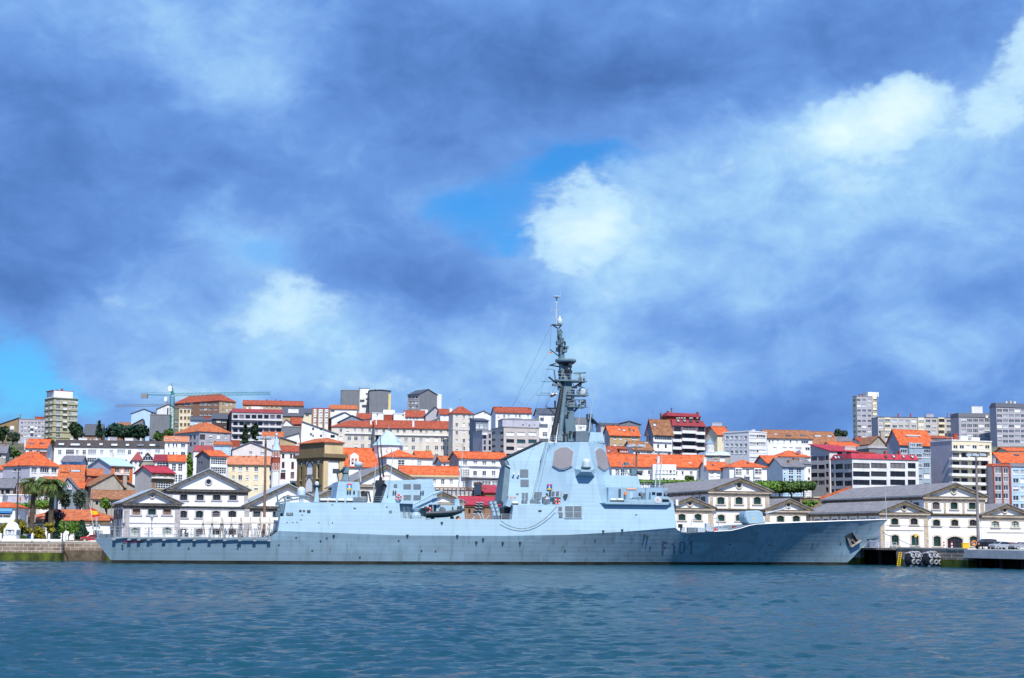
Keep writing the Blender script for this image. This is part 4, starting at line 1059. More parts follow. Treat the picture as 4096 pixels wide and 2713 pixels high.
# ---- behind the funnel: pink walled gallery house and its terrace
def conservatory(h,t):
 boxpart('D',760,1040,818,905,'conservatory',WM['white'],3.2,rows=[((780,812),858,40,50,'g'),((872,952,2),856,72,52,'g')])(h,t)
 xa,z=h.front(740,812,-3.6);xb,_=h.front(1045,812,-3.6)
 b=MB();b.box(xa,xb,-3.7,-.01,z,z+.35);b.build('conservatory_roof',RM['grey'],t)
H('D',658,1044,658,425,'white gallery house with orange roof and stained pink end wall','house','gallery_house',wall='white',sw='stainpink',yaw=20,side=583,roof=('x','or',612),win=[([706,787,858,930],692,34,32,'w'),([1000],692,34,32,'w'),([785,857,930],772,32,40,'w'),([702],862,32,46,'w')],extra=several(boxpart('D',682,744,735,802,'gallery',WM['white'],.9,rows=[((713,),766,54,54,'g')]),boxpart('D',984,1040,740,806,'gallery',WM['white'],.9,rows=[((1012,),772,50,52,'g')]),conservatory),bal=[(660,1040,712,722,.5)])
H('D',520,584,682,460,'small white house with orange roof left of the stained pink wall','house',wall='white2',yaw=12,roof=('x','or2',643),win=[((545,),706,18,30,'w')])
H('D',452,526,690,475,'white house half hidden behind the church annex','house',wall='white',yaw=12,roof=('x','grey',640),win=[((478,),712,12,20,'w')],chim=[(420,585,40,'stone',.4)])
# ------------------------------------------------------------------ the arsenal warehouses with stone trim
AW=mat('limewash_white',(.82,.83,.84),rough=.85,var=.05,scale=.25,streak=.10,spec=.2)
STA=brick_mat('trim_stone_tan',(.54,.46,.37),(.45,.38,.30),(.28,.23,.18),1.3,.62,.025)
STG=brick_mat('trim_stone_grey',(.44,.42,.44),(.39,.375,.40),(.26,.25,.26),1.6,.9,.025)
MOS=mat('weathered_cornice',(.22,.18,.12),rough=.95,var=.45,scale=1.6,streak=.3,rgb2=(.25,.21,.15))
MOSG=mat('weathered_grey_cornice',(.11,.105,.10),rough=.95,var=.4,scale=1.6,streak=.3,rgb2=(.19,.18,.17))
SHR=mat('shed_roof',(.20,.195,.215),rough=.85,var=.22,scale=.9,bump=.6,bscale=5,rgb2=(.28,.27,.29))
SUR=mat('window_surround',(.58,.52,.44),rough=.85,var=.14,scale=1.2)
SURG=mat('window_surround_grey',(.48,.47,.50),rough=.85,var=.12,scale=1.2)
GRN=mat('green_window_bars',(.012,.062,.045),rough=.5,var=.2)
BRN=mat('brown_window_bars',(.10,.045,.03),rough=.6,var=.2)
GTEAL=mat('dusty_green_glass',(.02,.05,.05),rough=.15,var=.5,scale=1.5,spec=.7)
BLIND=mat('lowered_blind',(.36,.42,.40),rough=.6,var=.2,scale=1.5)
BLINDB=mat('brown_shutter',(.20,.13,.11),rough=.7,var=.2,scale=2)
def arch_pts(w,h,n=8,rise=None):
 rise=rise if rise is not None else w*.16
 pts=[(-w/2,-h/2)]
 z1=h/2-rise
 for i in range(n+1):
  a=i/n
  x=-w/2+w*a
  pts.append((x,z1+rise*(1-(2*a-1)**2)))
 pts.append((w/2,-h/2))
 return pts
ACACHE={}
def arch_window(t,x,z,w,h,y=0,sm=None,kind='g',rise=None,sill=True):
 sm=sm or SUR
 w=round(w,1);h=round(h,1)
 key=(w,h,sm.name,kind,rise,sill)
 if key not in ACACHE:
  s=.3
  inn=arch_pts(w,h,rise=rise);out=[(a*(w+2*s)/w,b if i in (0,len(inn)-1) else b+s) for i,(a,b) in enumerate(inn)]
  mb=MB()
  n=len(inn)
  for i in range(n-1):
   q=[out[i],out[i+1],inn[i+1],inn[i]]
   mb.prism([(a,-.09,b) for a,b in q],[(a,.2,b) for a,b in q])
  sur=mb.mesh('window',sm)
  pb=MB()
  pb.cur=1
  pb.add([(a,.21,b) for a,b in inn],[tuple(range(n))])
  pb.cur=0
  nx,nz=(4,5) if h>w*1.2 else (4,4)
  if kind in ('s','b'):nx,nz=2,2
  for i in range(1,nx):
   xx=-w/2+w*i/nx
   k=1.6 if i*2==nx else 1
   top=h/2-(rise if rise is not None else w*.16)*(2*i/nx-1)**2
   pb.box(xx-.035*k,xx+.035*k,.13,.2,-h/2,top-.02)
  for i in range(1,nz):
   zz=-h/2+h*i/nz*.95
   pb.box(-w/2,w/2,.14,.19,zz-.03,zz+.03)
  gm={'g':GTEAL,'d':GLASSD,'s':BLIND,'b':BLINDB,'c':GLASSD}[kind]
  pane=pb.mesh('pane',[BRN if kind=='b' else (FRD if kind=='c' else GRN),gm])
  sb=MB();sb.box(-w/2-.45,w/2+.45,-.22,.1,-h/2-.22,-h/2-.004)
  ACACHE[key]=(sur,pane,sb.mesh('sill',sm))
 a=ACACHE[key]
 o=link('window',a[0],t,(x,y,z))
 link('pane',a[1],o)
 if sill:link('sill',a[2],o)
 return o
def oculus(t,x,z,r,y,sm):
 mb=MB();mb.torus((0,-.02,0),r+.16,.2,n=20,m=6)
 o=mb.build('round_window',sm,t,(x,y,z))
 pb=MB();pb.cur=1;pb.lathe((0,-.05,0),[(r+.05,0),(r+.05,.03)],20,'y');pb.cur=0
 pb.box(-.04,.04,-.08,-.06,-r,r);pb.box(-r,r,-.075,-.055,-.04,.04)
 pb.build('pane',[GRN,GLASSD],o)
def hall(h,t,face,eave,ve,ap,rows=(),off=0.,L=40.,pil=(),string=(),bands=(),ocu=None,o=None,grey=False,door=None,side_win=0,vb=None,roofm=None,verge=False):
 """one gabled hall: white wall, stone trim, pediment and long roof. Pixels are read on the front plane moved back by off."""
 o=o or h.o
 fr=lambda u,v,d=off:h.front(u,v,d,o)
 sm,cm,wm=(STG,MOSG,SURG) if grey else (STA,MOS,SUR)
 um=(eave[0]+eave[1])/2
 ze=fr(um,ve)[1]
 x0,x1=fr(face[0],ve)[0],fr(face[1],ve)[0]
 e0,e1=fr(eave[0],ve)[0],fr(eave[1],ve)[0]
 xa,za=fr(ap[0],ap[1])
 xm=(x0+x1)/2
 z0=h.z0
 holes=[];wl=[]
 for (us,v,w,hh,kind) in rows:
  for i,u in enumerate(us):
   xa_,z_=fr(u,v)
   ww=fr(u+w/2,v)[0]-fr(u-w/2,v)[0];wh=fr(u,v-hh/2)[1]-fr(u,v+hh/2)[1]
   k=kind[i%len(kind)]
   ww=round(ww,1);wh=round(wh,1)
   if z_-wh/2<z0+.3:continue
   wl.append((xa_,z_,ww,wh,k))
   holes.append((xa_-x0-ww/2,xa_-x0+ww/2,z_-wh/2,z_+wh/2))
 if door:
  u,v,w,hh=door
  xd,zd=fr(u,v);dw=fr(u+w/2,v)[0]-fr(u-w/2,v)[0];dh=fr(u,v-hh/2)[1]-fr(u,v+hh/2)[1]
  holes.append((xd-x0-dw/2,xd-x0+dw/2,max(z0+.01,zd-dh/2),zd+dh/2))
 mb=MB()
 grid_wall(mb,x1-x0,z0,ze,holes,org=(x0,off),depth=.25)
 mb.add([(e0+.4,off,ze),(e1-.4,off,ze),(xa,off,za-.25)],[(0,1,2)])
 for x in (x0,x1):
  mb.quad((x,off,z0),(x,off+L,z0),(x,off+L,ze),(x,off,ze))
 mb.add([(x0,off+L,z0),(x1,off+L,z0),(x1,off+L,ze),(xa,off+L,za-.25),(x0,off+L,ze)],[(0,1,2,3,4)])
 mb.quad((x0,off,ze-.01),(x1,off,ze-.01),(x1,off+L,ze-.01),(x0,off+L,ze-.01))
 hl=mb.build('gabled_hall',AW,t,fix=False)
 b=MB()
 b.box(x0-.05,x1+.05,off-.14,off-.003,ze-1.15,ze-.5)
 b.box(e0+.25,e1-.25,off-.55,off-.003,ze-.5,ze-.15)
 b.cur=0
 b.build('entablature',cm if grey else STA,t)
 b=MB()
 b.box(e0+.15,e1-.15,off-.62,off+.2,ze-.148,ze+.02)
 th=.55
 for xe in (e0,e1):
  q=[(xe,ze+.025),(xa,za-.05),(xa,za-.05-th*1.25),(xe+(1.5 if xe==e0 else -1.5),ze+.025)]
  y_=0 if xe==e0 else .004
  b.prism([(a,off-.62+y_,c) for a,c in q],[(a,off-.004+y_,c) for a,c in q])
 b.build('cornice',cm,t)
 b=MB()
 for xe in (e0-.1,e1+.1):
  sl=(za-ze)/(xa-xe)
  A=[Vector((xe,off-.75,ze)),Vector((xa,off-.75,za)),Vector((xa,off+L+.3,za)),Vector((xe,off+L+.3,ze))]
  if xe>xa:A=[v+Vector((.002,0,0)) for v in A]
  b.prism(A,[v+Vector((0,0,.2)) for v in A])
 b.build('roof',roofm or SHR,t)
 if verge:
  b=MB();y=off+L
  b.prism([(e0-.2,y-.5,ze+.21),(xa,y-.5,za+.21),(xa,y+.4,za+.21),(e0-.2,y+.4,ze+.21)],[(e0-.2,y-.5,ze+.6),(xa,y-.5,za+.6),(xa,y+.4,za+.6),(e0-.2,y+.4,ze+.6)]);b.build('tiled_verge',RM['or'],t)
 gb=MB()
 for xe in (e0-.2,e1+.2):
  gb.rod((xe,off-.6,ze-.02),(xe,off+L,ze-.02),.12)
 gb.build('gutter',METAL,t)
 for p in pil:
  xa_,zt=fr(p[0],p[2]);xb_,zb=fr(p[1],p[3])
  b=MB();b.box(xa_,xb_,off-.1,off-.002,max(zb,z0+.01),min(zt,ze-1.16) if len(p)<5 else zt)
  b.build('pilaster',sm,t)
 for (ua,ub,va,vb_) in string:
  xa_,zt=fr(ua,va);xb_,zb=fr(ub,vb_)
  b=MB();b.box(xa_,xb_,off-.13,off-.004,zb,zt);b.build('string_course',wm,t)
 for (ua,ub,va,vb_) in bands:
  xa_,zt=fr(ua,va);xb_,zb=fr(ub,vb_)
  b=MB();b.box(xa_,xb_,off-.16,off-.005,zb,zt-(zt-zb)*.45);b.box(xa_,xb_,off-.5,off-.005,zt-(zt-zb)*.449,zt)
  b.build('mid_cornice',cm,t)
 if ocu:
  x,z=fr(ocu[0],ocu[1]);r=fr(ocu[0]+ocu[2],ocu[1])[0]-x
  oculus(t,x,z,r,off-.02,wm)
 for (x,z,w,hh,k) in wl:
  arch_window(t,x,z,w,hh,off,wm,k)
 if door:
  o_=arch_window(t,xd,zd,dw,dh,off,wm,'c',sill=False)
  o_.name='gateway'
 for i in range(side_win):
  y=off+3+i*4.2
  if y>off+L-2:break
  link('window',win_mesh(2.0,1.9,'d'),t,(x0-.215,y,ze-2.2),-math.pi/2)
  bb=MB();bb.box(x0-.16,x0-.003,y+1.75,y+2.45,z0,ze-.02);bb.build('pilaster',sm,t)
 bb=MB();bb.box(x0-.3,x0-.004,off+.05,off+L,ze-.7,ze-.3);bb.build('cornice',cm,t)
 return x0,x1,ze
YAWA=15
# --- right hand warehouse
h=House('J',150,820,575,310,YAWA,d=45);h.z0=3.3
t=thing('warehouse','white arsenal warehouse right of the bow, three gables and an arched gateway','warehouse',(h.P.x,h.P.y,0),h.th,'gabled arsenal warehouses')
BOTR=1170
hall(h,t,(150,862),(110,930),578,(515,405),[((378,675),715,105,98,'dc'),((385,690),1003,108,155,'gg')],L=34,pil=[(150,230,600,BOTR),(822,903,600,BOTR)],string=[(235,818,836,856)],ocu=(523,503,28),side_win=8)
hall(h,t,(826,1762),(780,1800),335,(1295,130),[((1012,1290,1570),470,105,108,'cgg'),((1020,1300,1580),735,105,98,'dcc'),((1030,1590),1018,108,155,'gg')],L=46,off=.25,pil=[(838,895,360,575),(1128,1168,360,590),(1415,1455,360,598),(1690,1755,360,605),(1700,1782,640,BOTR)],bands=[(905,1700,590,640)],ocu=(1285,240,36),door=(1308,1060,234,225),side_win=9,verge=True)
hall(h,t,(1705,2470),(1685,2500),618,(2080,450),[((1925,2230),757,105,98,'ss'),((1940,2240),1035,108,155,'gg')],L=34,string=[(1790,2400,872,892)],ocu=(2068,542,28),pil=[(2385,2468,640,BOTR)])
# --- warehouse behind the gun
h=House('K',-60,590,505,332,YAWA,d=45);h.z0=3.3
t=thing('warehouse','white arsenal warehouse behind the naval gun, green barred windows under three gables','warehouse',(h.P.x,h.P.y,0),h.th,'gabled arsenal warehouses')
hall(h,t,(-50,628),(-90,700),508,(305,340),[((182,430),648,106,98,'gg'),((182,430),940,106,150,'gg')],L=30,pil=[(-50,30,540,1100),(585,670,540,1100)],ocu=(303,440,28),side_win=0)
hall(h,t,(592,1522),(555,1570),252,(1075,50),[((780,1060,1340),395,106,108,'ggg'),((785,1065,1345),660,106,98,'ggg'),((785,1345),950,106,150,'gg')],L=46,off=.25,pil=[(607,665,290,500),(895,937,290,515),(1185,1228,290,520),(1458,1518,290,520)],bands=[(672,1460,515,560)],ocu=(1060,160,36),side_win=9)
hall(h,t,(1462,2158),(1440,2195),540,(1820,370),[((1697,1940),675,106,98,'gg'),((1697,1940),965,106,150,'gg')],L=30,pil=[(1462,1540,580,1100),(2095,2156,580,1100)],ocu=(1818,465,26))
# --- left hand warehouses
h=House('L',205,1075,620,300,19,d=26);h.z0=3.3
t=thing('warehouse','small white gabled warehouse with brown shuttered windows, leftmost behind the stern','warehouse',(h.P.x,h.P.y,0),h.th,'gabled arsenal warehouses')
hall(h,t,(208,1075),(165,1122),628,(655,412),[((405,645,877),750,116,106,'bgb'),((385,880),1065,116,120,'ss')],L=24,pil=[(215,290,640,1150),(1000,1070,640,1150)],string=[(290,998,920,942)],ocu=(650,520,20),grey=True,side_win=6,roofm=mat('shed_roof_pale',(.34,.40,.46),.6,.15))
h=House('L',870,2120,415,330,YAWA,d=46);h.z0=3.3
t=thing('warehouse','largest white gabled warehouse with two rows of dark windows, behind the white awnings','warehouse',(h.P.x,h.P.y,0),h.th,'gabled arsenal warehouses')
hall(h,t,(880,2122),(850,2165),418,(1520,105),[((1132,1385,1640,1890),530,110,98,'cccc'),((1128,1375,1630,1880),795,110,104,'cdcc'),((1128,1375,1630,1880),1080,110,120,'cccc')],L=44,pil=[(885,940,455,1100),(2066,2120,455,660),(2066,2132,712,1150)],bands=[(1075,2066,670,715)],string=[(1075,2066,938,952)],ocu=(1515,300,36),grey=True,roofm=MATS['shed_roof_pale'])
hall(h,t,(2066,3400),(2028,3440),678,(2735,331),[((2257,2560,2900,3200),790,110,104,'dgdg')],L=30,off=.3,grey=True,ocu=(2735,540,30),roofm=MATS['shed_roof_pale'])
# --- warehouse behind the funnel
h=House('P',1400,1700,1945,350,YAWA,d=40);h.z0=3.3
t=thing('warehouse','white gabled warehouse with tan stone trim, mostly hidden behind the aft funnel','warehouse',(h.P.x,h.P.y,0),h.th,'gabled arsenal warehouses')
hall(h,t,(1405,1696),(1392,1705),1940,(1547,1860),[((1453,1512,1575,1640),1976,22,24,'cccc'),((1547,),1912,20,16,'d')],L=38)
hall(h,t,(1245,1402),(1236,1412),2003,(1316,1964),[((1290,1350),2030,22,22,'gg')],L=26,off=.2)
hall(h,t,(1698,1850),(1688,1862),2010,(1772,1970),[((1735,1810),2035,22,22,'gg')],L=26,off=.2)
# --- low arsenal building with the long orange roof, left
def long_low(h,t):
 x,z=h.front(350,335+60,0,'T')
 for (u,v,w,hh,k) in ((833,545,100,80,'d'),(1985,530,96,60,'d')):
  x,z=h.front(u,v,0,'T');ww=h.front(u+w/2,v,0,'T')[0]-h.front(u-w/2,v,0,'T')[0]
  arch_window(t,x,z,ww,ww*hh/w,-.2,SURG,'d',sill=False)
 for (u,v,w,hh) in ((1800,478,100,48),(1980,690,130,150),(560,720,90,160),(2330,690,90,140)):
  x,z=h.front(u,v,0,'T');x2,z2=h.front(u+w/2,v+hh/2,0,'T')
  link('window',win_mesh(2*(x2-x),2*(z-z2),'b'),t,(x,-.225,z))
 b=MB();b.box(-.2,h.W+.2,-.3,-.004,h.ze-.9,h.ze-.02);b.build('cornice',MOS,t)
house('A',168,892,1136,322,'long low white arsenal building with bright orange tiles behind the garden','house','long_low_house',wall='white',yaw=4,d=12,roof=('hip','or2',1054),extra=long_low)
def bar_front(h,t):
 xa,zt=h.front(-60,175,-.1,'T');xb,zb=h.front(280,240,-.1,'T')
 b=MB();b.box(xa,xb-.2,-.5,-.02,zb,zt);b.build('blue_awning',mat('blue_awning_cloth',(.16,.42,.72),.7,.1),t)
 b=MB();zt2=h.front(0,250,0,'T')[1];zb2=h.front(0,268,0,'T')[1]
 b.box(xa,xb-.4,-.6,-.03,zb2,zt2);b.build('awning_valance',WM['sblue'],t)
 zt3=h.front(0,268,0,'T')[1];zb3=h.front(0,350,0,'T')[1]
 link('window',win_mesh(xb-xa-.8,zt3-zb3-.1,'d'),t,((xa+xb)/2-.2,-.23,(zt3+zb3)/2))
 z4=h.front(0,455,0,'T')[1]
 b=MB();b.box(xa,h.W+.2,-1.2,-.02,z4-.2,z4);b.box(xa,h.W+.2,-1.2,-1.12,z4+.004,zb3-.3);b.build('terrace',RAILW,t)
 b=MB()
 for i in range(8):b.rod((xa+1.5+i*1.6,-1.16,z4),(xa+1.5+i*1.6,-1.16,zb3+.4),.05,n=5)
 b.box(xa,h.W+.2,-1.2,-1.12,zb3+.36,zb3+.44);b.build('railing',RAILW,t)
 b=MB();b.box(xa,h.W-1.2,-.03,-.005,h.z0,z4-.21);b.build('grey_base',WM['mauve'],t)
house('A',-120,120,1034,306,'white bar with blue awning and orange roof at the left edge','house','terrace_bar',wall='white',yaw=4,roof=('hip','or',996),extra=bar_front)
house('A',124,162,1072,318,'narrow white house with one green window beside the bar','house','narrow_house',wall='white',yaw=4,d=8,roof=('flat','white'),win=[([138],1108,20,44,'G')])
house('D',700,1012,1022,372,'brick shed with striped red sheet roof behind the torpedo tubes','shed','brick_shed',wall='brick',yaw=12,d=16,roof=('x','red',962),win=[((850,),1070,20,40,'d'),((740,950,3),1070,16,40,'d')])
house('D',865,1012,925,392,'brick shed with a red roof rising behind the striped red roof','shed','brick_shed',wall='brick',yaw=12,d=14,roof=('shed','red',872))
# terrace with brown posts below the gallery house
t=thing('viewing_terrace','brown timber terrace with glass panels below the white gallery house','terrace',(0,0,0))
pa=at('D',470,945,398);pb_=at('D',870,945,398);zt=at('D',670,892,398).z
b=MB();b.box(pa.x,pb_.x,398,406,terr(400)-1,pa.z);b.build('base_wall',WM['stone'],t)
b=MB()
n=12
for i in range(n+1):
 x=pa.x+(pb_.x-pa.x)*i/n
 b.box(x-.12,x+.12,398.1,398.35,pa.z+.004,zt)
b.box(pa.x-.2,pb_.x+.2,398.05,398.4,zt+.004,zt+.35)
b.build('timber_frame',mat('brown_timber',(.20,.10,.05),.7),t)
b=MB();b.box(pa.x,pb_.x,398.5,398.56,pa.z+.05,zt-.2);b.build('glass_panels',GLASSL,t)
x0,z1=at('D',782,858,396).x,at('D',800,858,396).z;x1,z0_=at('D',832,858,396).x,at('D',800,940,396).z
t=thing('glass_lift','dark framed glass lift box standing on the timber terrace','lift',(0,0,0))
b=MB();b.box(x0,x1,395.3,397.6,z0_,z1);b.build('cabin',GLASS,t)
b=MB()
for x in (x0,x1):
 for y in (395.3,397.6):b.box(x-.15,x+.15,y-.15,y+.15,terr(398)-1,z1+.1)
b.box(x0-.3,x1+.3,395.,397.9,z1+.11,z1+.5);b.build('frame',FRD,t)
# --- stone gatehouse of the old church
def gatehouse(h,t):
 for nm,v0,v1,pr,m in (('cornice',620,650,1.0,MATS['wall_dark_stone']),('cornice',650,672,.5,MATS['wall_dark_stone'])):
  zt=h.front(650,v0,0)[1];zb=h.front(650,v1,0)[1]
  b=MB();b.box(-pr,h.W+pr,-pr,h.d+pr,zb,zt-.003);b.build(nm,m,t)
 x0,zt=h.front(610,676);x1,_=h.front(690,676)
 b=MB();b.box(x0,x1,-.12,-.003,h.z0,zt);b.build('white_panel',AW,t)
 b=MB();b.box(h.W-1.2,h.W+.12,-.35,-.004,h.z0,zt);b.box(-.35,x0-.05,-.35,-.004,h.z0,zt);b.build('corner_pier',WM['stone'],t)
 L=lambda u,v:h.left(u,v)
 z6=L(480,676)[1]
 for u in (392,432,518,568):
  y,_=L(u,700);b=MB();b.box(-.5,-.004,y-.7,y+.7,h.z0,z6);b.build('pilaster',wallm('sooty_stone',(.22,.165,.095),.5),t)
 for (ua,ub,va,vb_) in ((446,506,682,1000),(398,424,690,720),(530,556,672,700)):
  y0,zt=L(ua,va);y1,zb=L(ub,vb_)
  b=MB();b.box(-.2,-.003,min(y0,y1),max(y0,y1),max(zb,h.z0),zt);b.build('white_panel',AW,t)
 for (u,v,w,hh) in ((475,735,44,90),(470,860,54,110),(408,770,16,110),(542,750,16,120)):
  y,z=L(u,v);y2,z2=L(u+w/2,v+hh/2)
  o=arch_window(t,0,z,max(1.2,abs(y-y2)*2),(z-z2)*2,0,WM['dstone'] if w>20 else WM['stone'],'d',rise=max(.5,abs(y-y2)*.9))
  o.name='niche';o.location=(-.22,y,z);o.rotation_euler=(0,0,-math.pi/2)
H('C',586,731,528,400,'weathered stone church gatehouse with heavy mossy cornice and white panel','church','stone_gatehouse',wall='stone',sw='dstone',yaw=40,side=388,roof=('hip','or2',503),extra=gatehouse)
# --- retaining wall with hedge on top behind the middle warehouse
t=thing('retaining_wall','long brown stone retaining wall under the clipped hedge, behind the warehouses','wall',(0,0,0))
a=at('F',0,952,392);b1=at('G',605,952,392)
b=MB();b.box(a.x,b1.x,392,394,3,a.z);b.build('masonry',brick_mat('rubble_wall',(.27,.20,.14),(.2,.15,.11),(.12,.10,.08),1.1,.5,.03),t)
b=MB();b.box(a.x,b1.x,391.8,394.2,a.z+.004,a.z+.3);b.build('coping',SUR,t)
b=MB();z=a.z+.3
for i in range(46):
 x=a.x+1+(b1.x-a.x-2)*i/45;b.rod((x,392.4,z),(x,392.4,z+1.1),.05,n=4)
b.box(a.x+1,b1.x-1,392.36,392.44,z+1.05,z+1.12);b.box(a.x+1,b1.x-1,392.37,392.43,z+.5,z+.55);b.build('railing',METAL,t)
# ------------------------------------------------------------------ the frigate
STH=R(12)
es=Vector((math.cos(STH),math.sin(STH),0));et=Vector((-math.sin(STH),math.cos(STH),0))
p0=at('P',1950,2200,270);p0.z=0
SO=p0-es*69+et*9.2
ship=thing('warship','long pale blue grey frigate moored along the quay, hull number F101','warship',SO,STH)
def loc(p):
 d=p-SO
 return Vector((d.dot(es),d.dot(et),d.z))
CL_=loc(CAMPOS)
def sray(o,u,v):
 d=ray(o,u,v)
 return Vector((d.dot(es),d.dot(et),d.z))
def sp(o,u,v,pl=(0,0,0)):
 """point of the ray on the ship plane t = t0 + k (z - z0)"""
 t0,k,z0=pl
 d=sray(o,u,v)
 lam=(t0+k*(CL_.z-z0)-CL_.y)/(d.y-k*d.z)
 return CL_+d*lam
def spn(o,u,v,org,nrm):
 d=sray(o,u,v)
 return CL_+d*((org-CL_).dot(nrm)/d.dot(nrm))
def ship_paint(name,rgb,patch=.10,rust=.25,dirt=.2):
 m=bpy.data.materials.new(name);m.use_nodes=True
 n=m.node_tree;b=n.nodes['Principled BSDF']
 b.inputs['Roughness'].default_value=.5
 b.inputs['Specular IOR Level'].default_value=.35
 tc=nd(n,'ShaderNodeTexCoord')
 sx=nd(n,'ShaderNodeSeparateXYZ');n.links.new(tc.outputs['Object'],sx.inputs[0])
 cb=nd(n,'ShaderNodeCombineXYZ');n.links.new(sx.outputs[0],cb.inputs[0]);n.links.new(sx.outputs[2],cb.inputs[1])
 def mixc(fac,a,bcol,blend='MIX'):
  x=nd(n,'ShaderNodeMix',data_type='RGBA',blend_type=blend)
  for s_,v in ((0,fac),(6,a),(7,bcol)):
   if isinstance(v,(int,float)):x.inputs[s_].default_value=v
   elif isinstance(v,tuple):x.inputs[s_].default_value=(*v,1)
   else :n.links.new(v,x.inputs[s_])
  return x.outputs[2]
 def tex(scale,det=5,st=(1,1,1),off=0):
  mp=nd(n,'ShaderNodeMapping');mp.inputs['Scale'].default_value=st;mp.inputs['Location'].default_value=(off,off,off)
  n.links.new(tc.outputs['Object'],mp.inputs[0])
  t=nd(n,'ShaderNodeTexNoise');t.inputs['Scale'].default_value=scale;t.inputs['Detail'].default_value=det
  n.links.new(mp.outputs[0],t.inputs[0]);return t.outputs['Fac']
 def rng(f,a,b_,lo,hi):
  r=nd(n,'ShaderNodeMapRange');r.inputs[1].default_value=a;r.inputs[2].default_value=b_;r.inputs[3].default_value=lo;r.inputs[4].default_value=hi
  n.links.new(f,r.inputs[0]);return r.outputs[0]
 br=nd(n,'ShaderNodeTexBrick');br.inputs['Scale'].default_value=1;br.inputs['Brick Width'].default_value=14;br.inputs['Row Height'].default_value=2.1
 br.inputs['Mortar Size'].default_value=.004;br.offset=.37
 br.inputs['Color1'].default_value=(1-patch,1-patch,1-patch*.9,1);br.inputs['Color2'].default_value=(1+patch*.3,1+patch*.55,1+patch*.7,1)
 br.inputs['Mortar'].default_value=(1,1,1,1)
 n.links.new(cb.outputs[0],br.inputs[0])
 c=mixc(1.,rgb,br.outputs['Color'],'MULTIPLY')
 d2=tuple(x*.72 for x in rgb)
 c=mixc(rng(tex(.22,6,(1,1,2.2)),.42,.72,0,dirt),c,d2)
 c=mixc(rng(tex(1.2,5,(.9,.9,.07),4),.52,.74,0,dirt*1.3),c,tuple(x*.62 for x in rgb))
 c=mixc(rng(tex(.9,4,(1.6,1.6,.13),11),.67,.76,0,rust),c,(.26,.14,.07))
 n.links.new(c,b.inputs['Base Color'])
 wv=nd(n,'ShaderNodeTexWave');wv.bands_direction='Z';wv.inputs['Scale'].default_value=.42;wv.inputs['Distortion'].default_value=.6;wv.inputs['Detail Scale'].default_value=.2
 n.links.new(tc.outputs['Object'],wv.inputs[0])
 bp=nd(n,'ShaderNodeBump');bp.inputs['Strength'].default_value=.10;bp.inputs['Distance'].default_value=.05
 n.links.new(wv.outputs['Fac'],bp.inputs['Height']);n.links.new(bp.outputs[0],b.inputs['Normal'])
 MATS[name]=m
 return m
PAINT=ship_paint('ship_paint',(.35,.51,.625),.08,.5,.24)
HULLP=ship_paint('hull_paint_shaded',(.25,.375,.47),.19,.9,.75)  # ship paint darkened for shade on the flared plating, plus real rust and dirt
DECK=mat('deck_grey',(.16,.19,.22),rough=.9,var=.15)
BOOT=mat('boot_topping',(.012,.014,.018),rough=.5,var=.3,rgb2=(.05,.045,.03),scale=.4)
SDARK=mat('ship_dark_recess',(.045,.06,.075),rough=.7,var=.3,scale=2)
LOUV=mat('louvre_grey',(.12,.16,.20),rough=.6,var=.12,scale=3)
LIGHTG=mat('ship_light_trim',(.42,.50,.57),rough=.6,var=.08)
MASTM=mat('mast_grey',(.125,.20,.25),rough=.55,var=.15,scale=1)
MASTD=mat('mast_dark',(.02,.03,.042),rough=.6,var=.2)
ARRAY=mat('radar_face_grey',(.29,.27,.29),rough=.75,var=.06,scale=.4)
RADOME=mat('radome_white',(.50,.60,.66),rough=.45,var=.04)
SRED=mat('marking_red',(.62,.035,.03),rough=.6,var=.08)
SBLUE=mat('marking_blue',(.02,.10,.42),rough=.6,var=.08)
SBLUE2=mat('marking_light_blue',(.02,.27,.58),rough=.6,var=.08)
SYEL=mat('marking_yellow',(.80,.52,.02),rough=.6,var=.06)
SWHT=mat('marking_white',(.82,.83,.84),rough=.6,var=.05)
SORG=mat('marking_orange',(.75,.22,.04),rough=.6,var=.08)
BLACK=mat('black_rubber',(.02,.02,.023),rough=.6,var=.3,scale=3)
STEELR=mat('rusty_steel',(.20,.12,.09),rough=.8,var=.5,scale=3,rgb2=(.5,.47,.45))
ROPE=mat('rope_tan',(.22,.17,.10),rough=.9,var=.2)
# ---- hull lines
def interp(pts,x):
 if x<=pts[0][0]:return pts[0][1]
 for (a,ya),(b,yb) in zip(pts,pts[1:]):
  if x<=b:return ya+(yb-ya)*(x-a)/(b-a)
 return pts[-1][1]
S_TR=sp('P',452,2250,(-7.6,0,0)).x
S_TRT=sp('P',376,2153,(-7.9,0,0)).x
S_BOW=sp('P',3553,2078,(0,0,0)).x
S_STEM=sp('P',3378,2268,(0,0,0)).x
def bk_s(s):
 L=S_BOW
 pts=[(S_TRT,7.9),(10,8.6),(25,9.2),(60,9.3),(98,9.25),(110,8.9),(120,8.0),(130,6.6),(138,4.9),(144,2.85),(L,.08)]
 return interp(pts,s)
def bw_s(s):
 pts=[(S_TR,7.2),(12,7.9),(30,8.4),(60,8.45),(74,8.0),(86,7.0),(97,5.6),(108,4.2),(118,2.6),(126,1.1),(S_STEM-2,.2),(S_STEM,.05)]
 return interp(pts,s)
def hullpt(o,u,v,b=bk_s):
 t=-9.
 for _ in range(8):
  p=sp(o,u,v,(t,0,0));t=-b(p.x)
 return p
KN=[('P',376,2153),('P',700,2152),('P',1070,2149),('P',1090,2143),('P',1112,2124),('P',1300,2131),('P',1600,2142),('P',2000,2144),('P',2270,2140),('P',2500,2127),('P',2709,2111)]
